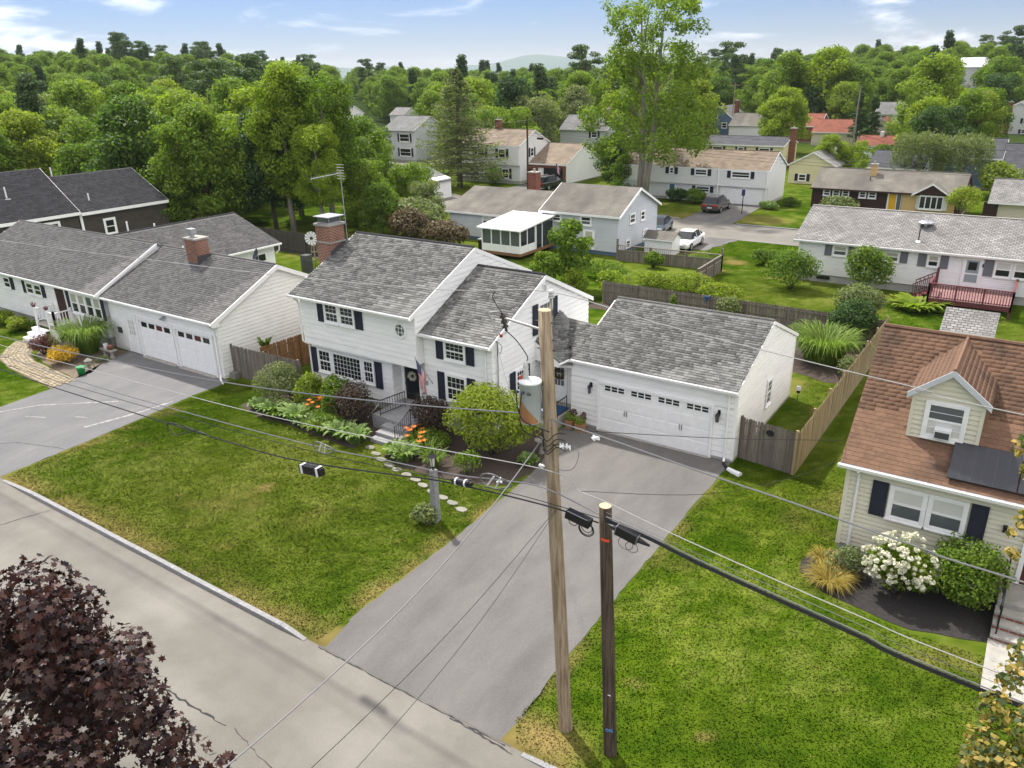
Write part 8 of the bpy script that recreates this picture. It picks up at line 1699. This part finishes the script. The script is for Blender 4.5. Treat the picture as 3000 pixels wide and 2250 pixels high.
tree('round_d', 'leafy_tree', 'loose green tree before the left end of the grey house', (-41.5, 33.5, 0), .46, .4, mat='leaf_olive')
tree('tall_b', 'poplar_tree', 'shorter bright poplar at the right edge of the poplar group', (-47.0, 24.6, 0), .66, 3.1, mat='leaf_bright')
tree('spruce', 'spruce_tree', 'big sparse olive spruce in front of the white colonial', (-56.0, 57.5, 0), 1.22, .2, sz=1.02)
tree('ash', 'ash_tree', 'tallest double trunked tree rising into the sky right of centre', (-29.3, 57.0, 0), 1.18, R(-32), sz=1.02)
tree('round_b', 'leafy_tree', 'dense green tree at the foot of the tallest tree', (-36.5, 63.5, 0), .52, .6, mat='leaf_dark')
tree('round_a', 'leafy_tree', 'bushy tree just left of the tallest tree', (-33.5, 61.0, 0), .45, 2.6, mat='leaf_green')
tree('tall', 'leafy_tree', 'bright tree close behind the tallest tree to the left', (-40.5, 78.0, 0), .92, 2.6, mat='leaf_bright')
tree('round_c', 'leafy_tree', 'tree behind the tallest tree to the right', (-38.0, 88.0, 0), .85, 4.6, mat='leaf_green')
tree('young', 'young_maple', 'young green tree in front of the grey split level gable', (-17.3, 19.4, 0), 1.0, .6)
tree('young', 'young_maple', 'lower green tree at the left of the lime shrubs', (-18.0, 17.4, 0), .62, 2.6, mat='leaf_green')
tree('round_b', 'lime_tree', 'bright lime green round tree behind the brown ranch', (-15.3, 84.0, 0), .50, 1.0, mat='leaf_bright')
tree('round_d', 'lime_tree', 'bright lime green tree beside the first lime tree', (-12.7, 85.5, 0), .52, 2.0, mat='leaf_bright')
tree('weeping', 'weeping_tree', 'weeping olive tree before the blue house on the left', (-4.0, 79.5, 0), 1.02, 0)
tree('weeping', 'weeping_tree', 'weeping olive tree before the blue house on the right', (.6, 79.0, 0), 1.0, 2.0)
shrub('gold_tree', 'yellow green feathery tree at the right before the blue house', (4.7, 76.5, 0), 2.6, 2.2, 2.2, 'leaf_yellowgreen', 2600, .32, 150, cat='tree', bumps=20)
shrub('crab_apple', 'open branched yellowish tree in front of the beige garage', (3.2, 57.2, 0), 1.9, 1.7, 1.6, 'leaf_yellowgreen', 2600, .17, 151, cat='tree', bumps=24, bumpr=.26, zc=2.6)
tree('maple', 'maple_tree', 'bright green maple above the yellow chimney house', (-30.5, 116, 0), .92, 1.0, mat='leaf_bright')
tree('round_c', 'leafy_tree', 'tall bright tree crowning the right middle distance', (-41, 152, 0), 1.30, 1.0, mat='leaf_green')
tree('round_b', 'leafy_tree', 'tall bright tree just right of the crowning tree', (-33, 155, 0), 1.5, 2.0, mat='leaf_bright')
tree('pine_a', 'dark_spruce', 'dark blue green conifer behind the red roofs', (-21.3, 130, 0), .62, 1.0, mat='leaf_dark'); tree('pine_a', 'dark_spruce', 'second dark conifer touching the first behind the red roofs', (-19.0, 131, 0), .58, 2.0, mat='leaf_dark')
tree('round_c', 'oak_tree', 'broad green oak in front of the far right white houses', (-7.0, 121, 0), .88, .5, mat='leaf_green'); tree('round_a', 'oak_tree', 'broad green oak right of the first far oak', (-1.5, 132, 0), .95, 2.5, mat='leaf_green')
tree('round_a', 'leafy_tree', 'round dark tree behind the small white house', (-52.5, 112, 0), .72, 2.5, mat='leaf_green'); tree('round_d', 'leafy_tree', 'yellow green bush tree left of the round dark tree', (-58.5, 116, 0), .52, 2.5, mat='leaf_bright')
shrub('bush', 'yellow green shrub mass above the brick garage roof', (-47.5, 84.0, 0), 3.0, 2.2, 2.3, 'leaf_bright', 2600, .34, 152)
tree('round_d', 'leafy_tree', 'leafy tree beside the grey colonial at far left', (-86.0, 74.0, 0), .62, 2.5, mat='leaf_green')
tree('pine_a', 'red_conifer', 'little rust red conifer by the back street', (-50.4, 44.6, 0), .17, 0, mat='leaf_maroon')
# ================================================================== the wood behind: single trees, then one mass
houses = [(-55.5, 67, 9), (-48, 70, 7), (-88, 83, 8), (-63, 107, 7), (-30, 97, 9), (-16, 85, 6), (-15, 118, 5), (-6.5, 84, 5), (4, 87, 9), (8, 63, 6), (2, 170, 7), (-24, 180, 6), (-22.6, 163, 4), (-54.5, 155, 6), (-47, 150, 6), (-33, 142, 5), (-26, 136, 5), (-245, 123, 8), (-20, 296, 7), (-152, 134, 7), (-141, 144, 7), (-25, 64, 12), (-4, 62, 11), (-28, 34, 12), (8, 34, 16), (-56, 47, 6), (-62, 4, 12), (-20, 100, 6), (-86, 134, 2), (-66, 120, 2), (-55, 124, 2)]
def clear(x, y, top):
    R0 = math.hypot(x-CAM[0], y-CAM[1]); a0 = math.atan2(x-CAM[0], y-CAM[1])
    for hx, hy, hr in houses:
        if math.hypot(x-hx, y-hy) < hr+3.5: return False
        R1 = math.hypot(hx-CAM[0], hy-CAM[1]); a1 = math.atan2(hx-CAM[0], hy-CAM[1])
        if R0 < R1 and abs(a0-a1) < (hr*.62+2.5)/R1 and R1 > 60:
            # a tree in front is only allowed while its top stays under the sight line to the house
            zl = CAM[2]+(2.2-CAM[2])*R0/R1
            if hy > 300 or hx < -200: zl = CAM[2]+(13-CAM[2])*R0/R1
            if top > zl: return False
    if -68 < x < 60 and 38 < y < 50: return False
    if abs((x+66)*.68+(y-58.5)*.73) < 6.5 and x < -45: return False
    return True
rg = random.Random(77); pos = []; trees_far = []
def far_enough(x, y, d): return all((x-a)**2+(y-b)**2 > d*d for a, b in pos[-2600:])
kinds = ['round_a', 'round_b', 'round_c', 'round_d']
cand = []
for i in range(26000):
    az = rg.uniform(-69, 3); Rr = math.sqrt(rg.uniform(70**2, 470**2)); cand.append((Rr, az))
cand.sort()
nind = 0
for Rr, az in cand:
    x = CAM[0]+Rr*math.sin(R(az)); y = CAM[1]+Rr*math.cos(R(az))
    # open ground: yards this side of the wood
    if az > -44 and Rr < 118: continue
    if -52 < az <= -44 and Rr < 100: continue
    if az <= -52 and Rr < 84: continue
    d = 5.6 if Rr < 150 else (6.6 if Rr < 260 else 8.0)
    top = 11
    if not clear(x, y, top*.75): continue
    if not far_enough(x, y, d): continue
    pos.append((x, y)); trees_far.append((x, y, Rr, az))
regions = ((-55, 'leafy tree in the wood behind the dark brown house', 'wood at the far left'), (-42, 'leafy tree in the wood behind the poplars and the spruce', 'wood left of centre'), (-26, 'leafy tree in the wood behind the tallest tree', 'wood behind the centre'), (9, 'leafy tree in the wood above the far right houses', 'wood on the right'))
mass = []
for x, y, Rr, az in trees_far:
    z = float(terrain(x, y)); pine = rg.random() < (.09 if Rr < 250 else .05); s = rg.uniform(.78, 1.2)*(1.0 if Rr > 130 else .95)
    if -60 < az < -50 and Rr > 330: pine = rg.random() < .3
    k = rg.choice(('pine_a', 'pine_a', 'pine_b')) if pine else rg.choice(kinds)
    if nind < 270:
        lb, gp = next((a, b) for t_, a, b in regions if az < t_)
        mt = None if pine or rg.random() < .55 else rg.choice(('leaf_bright', 'leaf_bright', 'leaf_yellowgreen', 'leaf_green', 'leaf_olive') if az < -44 else ('leaf_bright', 'leaf_green', 'leaf_dark', 'leaf_green', 'leaf_yellowgreen', 'leaf_olive'))
        tree(k, 'wood_tree', lb.replace('leafy tree', 'dark conifer') if pine else lb, (x, y, z-.2), s, rg.random()*6.28, gp+(' conifers' if pine else ''), mat=mt); nind += 1
    else: mass.append((x, y, z-.3, k, s))
# the far wood as one mass, crowns set on points
def forest(name, label, items):
    me = bpy.data.meshes.new(name); me.from_pydata([a[:3] for a in items], [], [])
    at = me.attributes.new('kind', 'INT', 'POINT'); ks = kinds+['pine_a', 'pine_b']; at.data.foreach_set('value', [ks.index(a[3]) for a in items])
    at = me.attributes.new('size', 'FLOAT', 'POINT'); at.data.foreach_set('value', [a[4] for a in items])
    ob = put(name, me); tag(ob, label, 'wood', None, 'stuff')
    ng = bpy.data.node_groups.new('forest_nodes', 'GeometryNodeTree'); ng.interface.new_socket('Geometry', in_out='INPUT', socket_type='NodeSocketGeometry'); ng.interface.new_socket('Geometry', in_out='OUTPUT', socket_type='NodeSocketGeometry')
    n = ng.nodes; l = ng.links; gi = n.new('NodeGroupInput'); go = n.new('NodeGroupOutput'); jn = n.new('GeometryNodeJoinGeometry')
    ka = n.new('GeometryNodeInputNamedAttribute'); ka.data_type = 'INT'; ka.inputs[0].default_value = 'kind'; sa = n.new('GeometryNodeInputNamedAttribute'); sa.data_type = 'FLOAT'; sa.inputs[0].default_value = 'size'
    rv = n.new('FunctionNodeRandomValue'); rv.data_type = 'FLOAT_VECTOR'; rv.inputs[0].default_value = (0, 0, 0); rv.inputs[1].default_value = (0, 0, 6.28)
    for i, k in enumerate(ks):
        src_ = next(o for o in bpy.data.objects if o.data == TREES[k][1]) if any(o.data == TREES[k][1] for o in bpy.data.objects) else None
        if src_ is None: continue
        oi = n.new('GeometryNodeObjectInfo'); oi.inputs['Object'].default_value = src_; oi.inputs['As Instance'].default_value = True; oi.transform_space = 'ORIGINAL'
        cmp = n.new('FunctionNodeCompare'); cmp.data_type = 'INT'; cmp.operation = 'EQUAL'; l.new(ka.outputs['Attribute'], cmp.inputs['A'] if cmp.inputs['A'].enabled else cmp.inputs[2]); cmp.inputs[3].default_value = i
        ip = n.new('GeometryNodeInstanceOnPoints'); l.new(gi.outputs[0], ip.inputs['Points']); l.new(cmp.outputs[0], ip.inputs['Selection']); l.new(oi.outputs['Geometry'], ip.inputs['Instance']); l.new(rv.outputs[0], ip.inputs['Rotation']); l.new(sa.outputs['Attribute'], ip.inputs['Scale']); l.new(ip.outputs[0], jn.inputs[0])
    l.new(jn.outputs[0], go.inputs[0]); md = ob.modifiers.new('crowns', 'NODES'); md.node_group = ng
    return ob
forest('far_wood', 'unbroken far green wood along the horizon', mass)
# low hills beyond, haze blue put into their colour
m = MB(); n = 90; vs = []
for i in range(n+1):
    az = -75+82*i/n; hh = 62+26*math.sin(az*.21+1)+14*math.sin(az*.53)+8*math.sin(az*1.3); x0, y0 = math.sin(R(az)), math.cos(R(az))
    vs += [(CAM[0]+3800*x0, CAM[1]+3800*y0, -2), (CAM[0]+4600*x0, CAM[1]+4600*y0, hh), (CAM[0]+5600*x0, CAM[1]+5600*y0, -2)]
m.add(vs, [q for i in range(n) for q in ((3*i, 3*i+3, 3*i+4, 3*i+1), (3*i+1, 3*i+4, 3*i+5, 3*i+2))]); struct(m.build('hills', 'hill_far', None, True))
# ================================================================== near trees at the frame edges
def purple_maple():
    rng = np.random.default_rng(61); t = thing('purple_maple', 'dark purple maple in the near left corner across the road', 'tree', (-4.6, -24.6, 0)); o = np.array(ORG[t])
    C0 = np.array([-4.7, -23.75, 3.2]); cl = []
    for i in range(150):
        d = rng.normal(size=3); d /= np.linalg.norm(d); q = rng.uniform(.55, 1.0)**.6; p = C0+d*np.array([3.2, 2.6, 3.35])*q; r_ = rng.uniform(.42, .8); cl.append((*p, r_, r_, r_*.8))
    for p in ((1.15, -22.45, 5.2, .20), (-.75, -22.3, 4.5, .5), (-.5, -22.2, 4.0, .5), (-1.6, -22.35, 5.45, .5), (-1.25, -22.3, 5.0, .55)): cl.append((p[0], p[1], p[2], p[3], p[3], p[3]*1.1))
    P, N, S = clump_crown(rng, cl, 32000, .145, .5, .35); put('crown', leaf_mesh('crown', P-o, N, S, 'leaf_purple', rng, 1, 'maple', .3), t)
    m = MB(); m.tube([(-4.6, -24.6, -.2), (-4.6, -24.5, 1.6), (-4.4, -24.1, 3.6), (-4.3, -23.9, 5.8)], [.19, .16, .11, .03], 8)
    for k in range(22): a = rng.random()*6.283; z = rng.uniform(1.8, 4.6); L_ = rng.uniform(1.6, 2.9); m.tube([(-4.5, -24.2, z), (-4.5+math.cos(a)*L_*.5, -24.2+math.sin(a)*L_*.45, z+.5*L_*.6), (-4.5+math.cos(a)*L_, -24.2+math.sin(a)*L_*.9, z+.5*L_)], [.06, .04, .012], 5)
    m.tube([(-1.6, -23.4, 2.2), (.1, -22.9, 3.7), (1.12, -22.45, 5.2)], [.03, .02, .008], 5)
    m.build('trunk', 'bark_pale', t, True)
purple_maple()
def linden():
    rng = np.random.default_rng(62); t = thing('linden_tree', 'linden with yellow seed bracts hanging in from the right edge', 'tree', (13.2, -17.6, 0)); o = np.array(ORG[t]); cl = []
    for i in range(150):
        d = rng.normal(size=3); d /= np.linalg.norm(d); p = np.array([12.3, -18.0, 5.6])+d*np.array([2.1, 1.9, 2.0])*rng.uniform(.5, 1.0); r_ = rng.uniform(.25, .5); cl.append((*p, r_, r_, r_))
    for p in ((9.74, -16.76, 10.13, .10), (9.85, -16.72, 10.22, .13), (9.92, -16.42, 9.7, .12), (9.86, -16.76, 8.98, .07), (9.94, -16.66, 9.15, .12), (9.93, -16.88, 8.78, .08), (10.2, -16.5, 8.9, .2), (10.22, -16.54, 8.35, .1), (10.3, -17.05, 7.5, .18), (10.22, -17.24, 7.25, .2), (10.12, -17.5, 6.95, .22), (10.1, -17.8, 6.6, .25), (10.1, -18.0, 6.35, .28), (10.5, -17.6, 6.9, .3), (10.4, -17.9, 6.5, .3)): cl.append((p[0], p[1], p[2], p[3], p[3], p[3]*1.15))
    C_ = []; 
    for c in cl: C_ += [c]*(3 if c[0] < 10.6 else 1)
    P, N, S = clump_crown(rng, C_, 19000, .085, .3, .3); put('crown', leaf_mesh('crown', P-o, N, S, 'leaf_linden', rng, .8), t)
    m = MB(); m.tube([(13.2, -17.6, -.2), (13.2, -17.7, 3), (13.0, -17.6, 7), (12.8, -17.3, 10.2)], [.2, .17, .12, .04], 8)
    for e in ((9.74, -16.76, 10.13), (9.86, -16.76, 8.98), (10.12, -17.5, 6.95), (10.22, -16.54, 8.35), (12, -16, 6.4), (11.4, -19.2, 6)): m.tube([(13.0, -17.6, e[2]-1.4), (11.6, -17.2, e[2]-.2), e], [.06, .035, .006], 5)
    m.build('trunk', 'bark', t, True)
linden()
# ================================================================== grass blades on the near lawns
holes = [[(-24, -4.3), (-24, 8), (-5.9, 8), (-5.9, -1.2), (-5.0, -4.6), (-4.98, -6.2), (-6.6, -6.8), (-8.2, -7.0), (-9.6, -7.1), (-10.8, -6.7), (-12.3, -6.0), (-12.4, -6.8), (-16.4, -6.7), (-18.3, -6.85), (-20.3, -6.4), (-20.3, -4.2)]]
grass('grass', [(-22.35, -15.78), (-4.78, -15.78), (-4.78, -9.7), (-4.92, -6.8), (-5.05, -5.5), (-20.3, -2.9), (-23.1, -4.4), (-23.05, -6.75), (-22.6, -11.9)], 700, .026, 'short mown grass of the front lawn with the lamp post', 1, holes)
grass('grass', [(1.32, -15.2), (1.75, -15.8), (16, -15.8), (16, -6.7), (8.6, -6.9), (6.2, -6.4), (5.2, -5.2), (5.9, -3.9), (5.9, .6), (3.7, .4), (1.35, .7), (1.27, -3.6), (1.27, -8), (1.32, -13)], 640, .026, 'short mown grass of the right lawn under the poles', 2)
grass('grass', [(1.4, .9), (3.4, .6), (3.5, 10.8), (2.1, 10.6), (1.4, 11)], 320, .022, 'grass inside the stockade fence beside the garage', 3)
grass('grass', [(3.8, .6), (5.9, .6), (5.9, 17), (3.8, 17)], 320, .022, 'grass between the stockade fence and the tan house', 4)
grass('grass', [(-48, -15.8), (-30.1, -15.8), (-30.35, -9.95), (-35.3, -9.65), (-37.6, -9.15), (-39.3, -7.9), (-40.0, -6.6), (-48, -6.6)], 200, .025, 'grass of the left neighbour lawn beside the paver path', 5)
grass('grass', [(-14, 18), (12, 18), (12, 29.8), (-4.6, 29.8), (-4.8, 41), (-12.4, 41), (-13.4, 35.8), (-9.8, 30), (-9.7, 24.5), (-14, 24.5)], 90, .035, 'grass of the yards behind the rear fence', 6, wd=.035)
# ================================================================== summer haze
m = MB(); m.box(-6400, 6400, -1200, 6400, -40, 125); hz = m.build('haze', 'white_trim'); hz.data.materials.clear(); stuff(hz)
hm = bpy.data.materials.new('haze_air'); hm.use_nodes = True; hn = hm.node_tree; hn.nodes.remove(hn.nodes['Principled BSDF'])
pv = hn.nodes.new('ShaderNodeVolumePrincipled'); pv.inputs['Color'].default_value = (0.86, 0.93, 1.0, 1); pv.inputs['Density'].default_value = 0.00009; hn.links.new(pv.outputs[0], hn.nodes['Material Output'].inputs['Volume'])
hz.data.materials.append(hm); tag(hz, 'thin pale summer haze over the far wood and hills', 'haze')
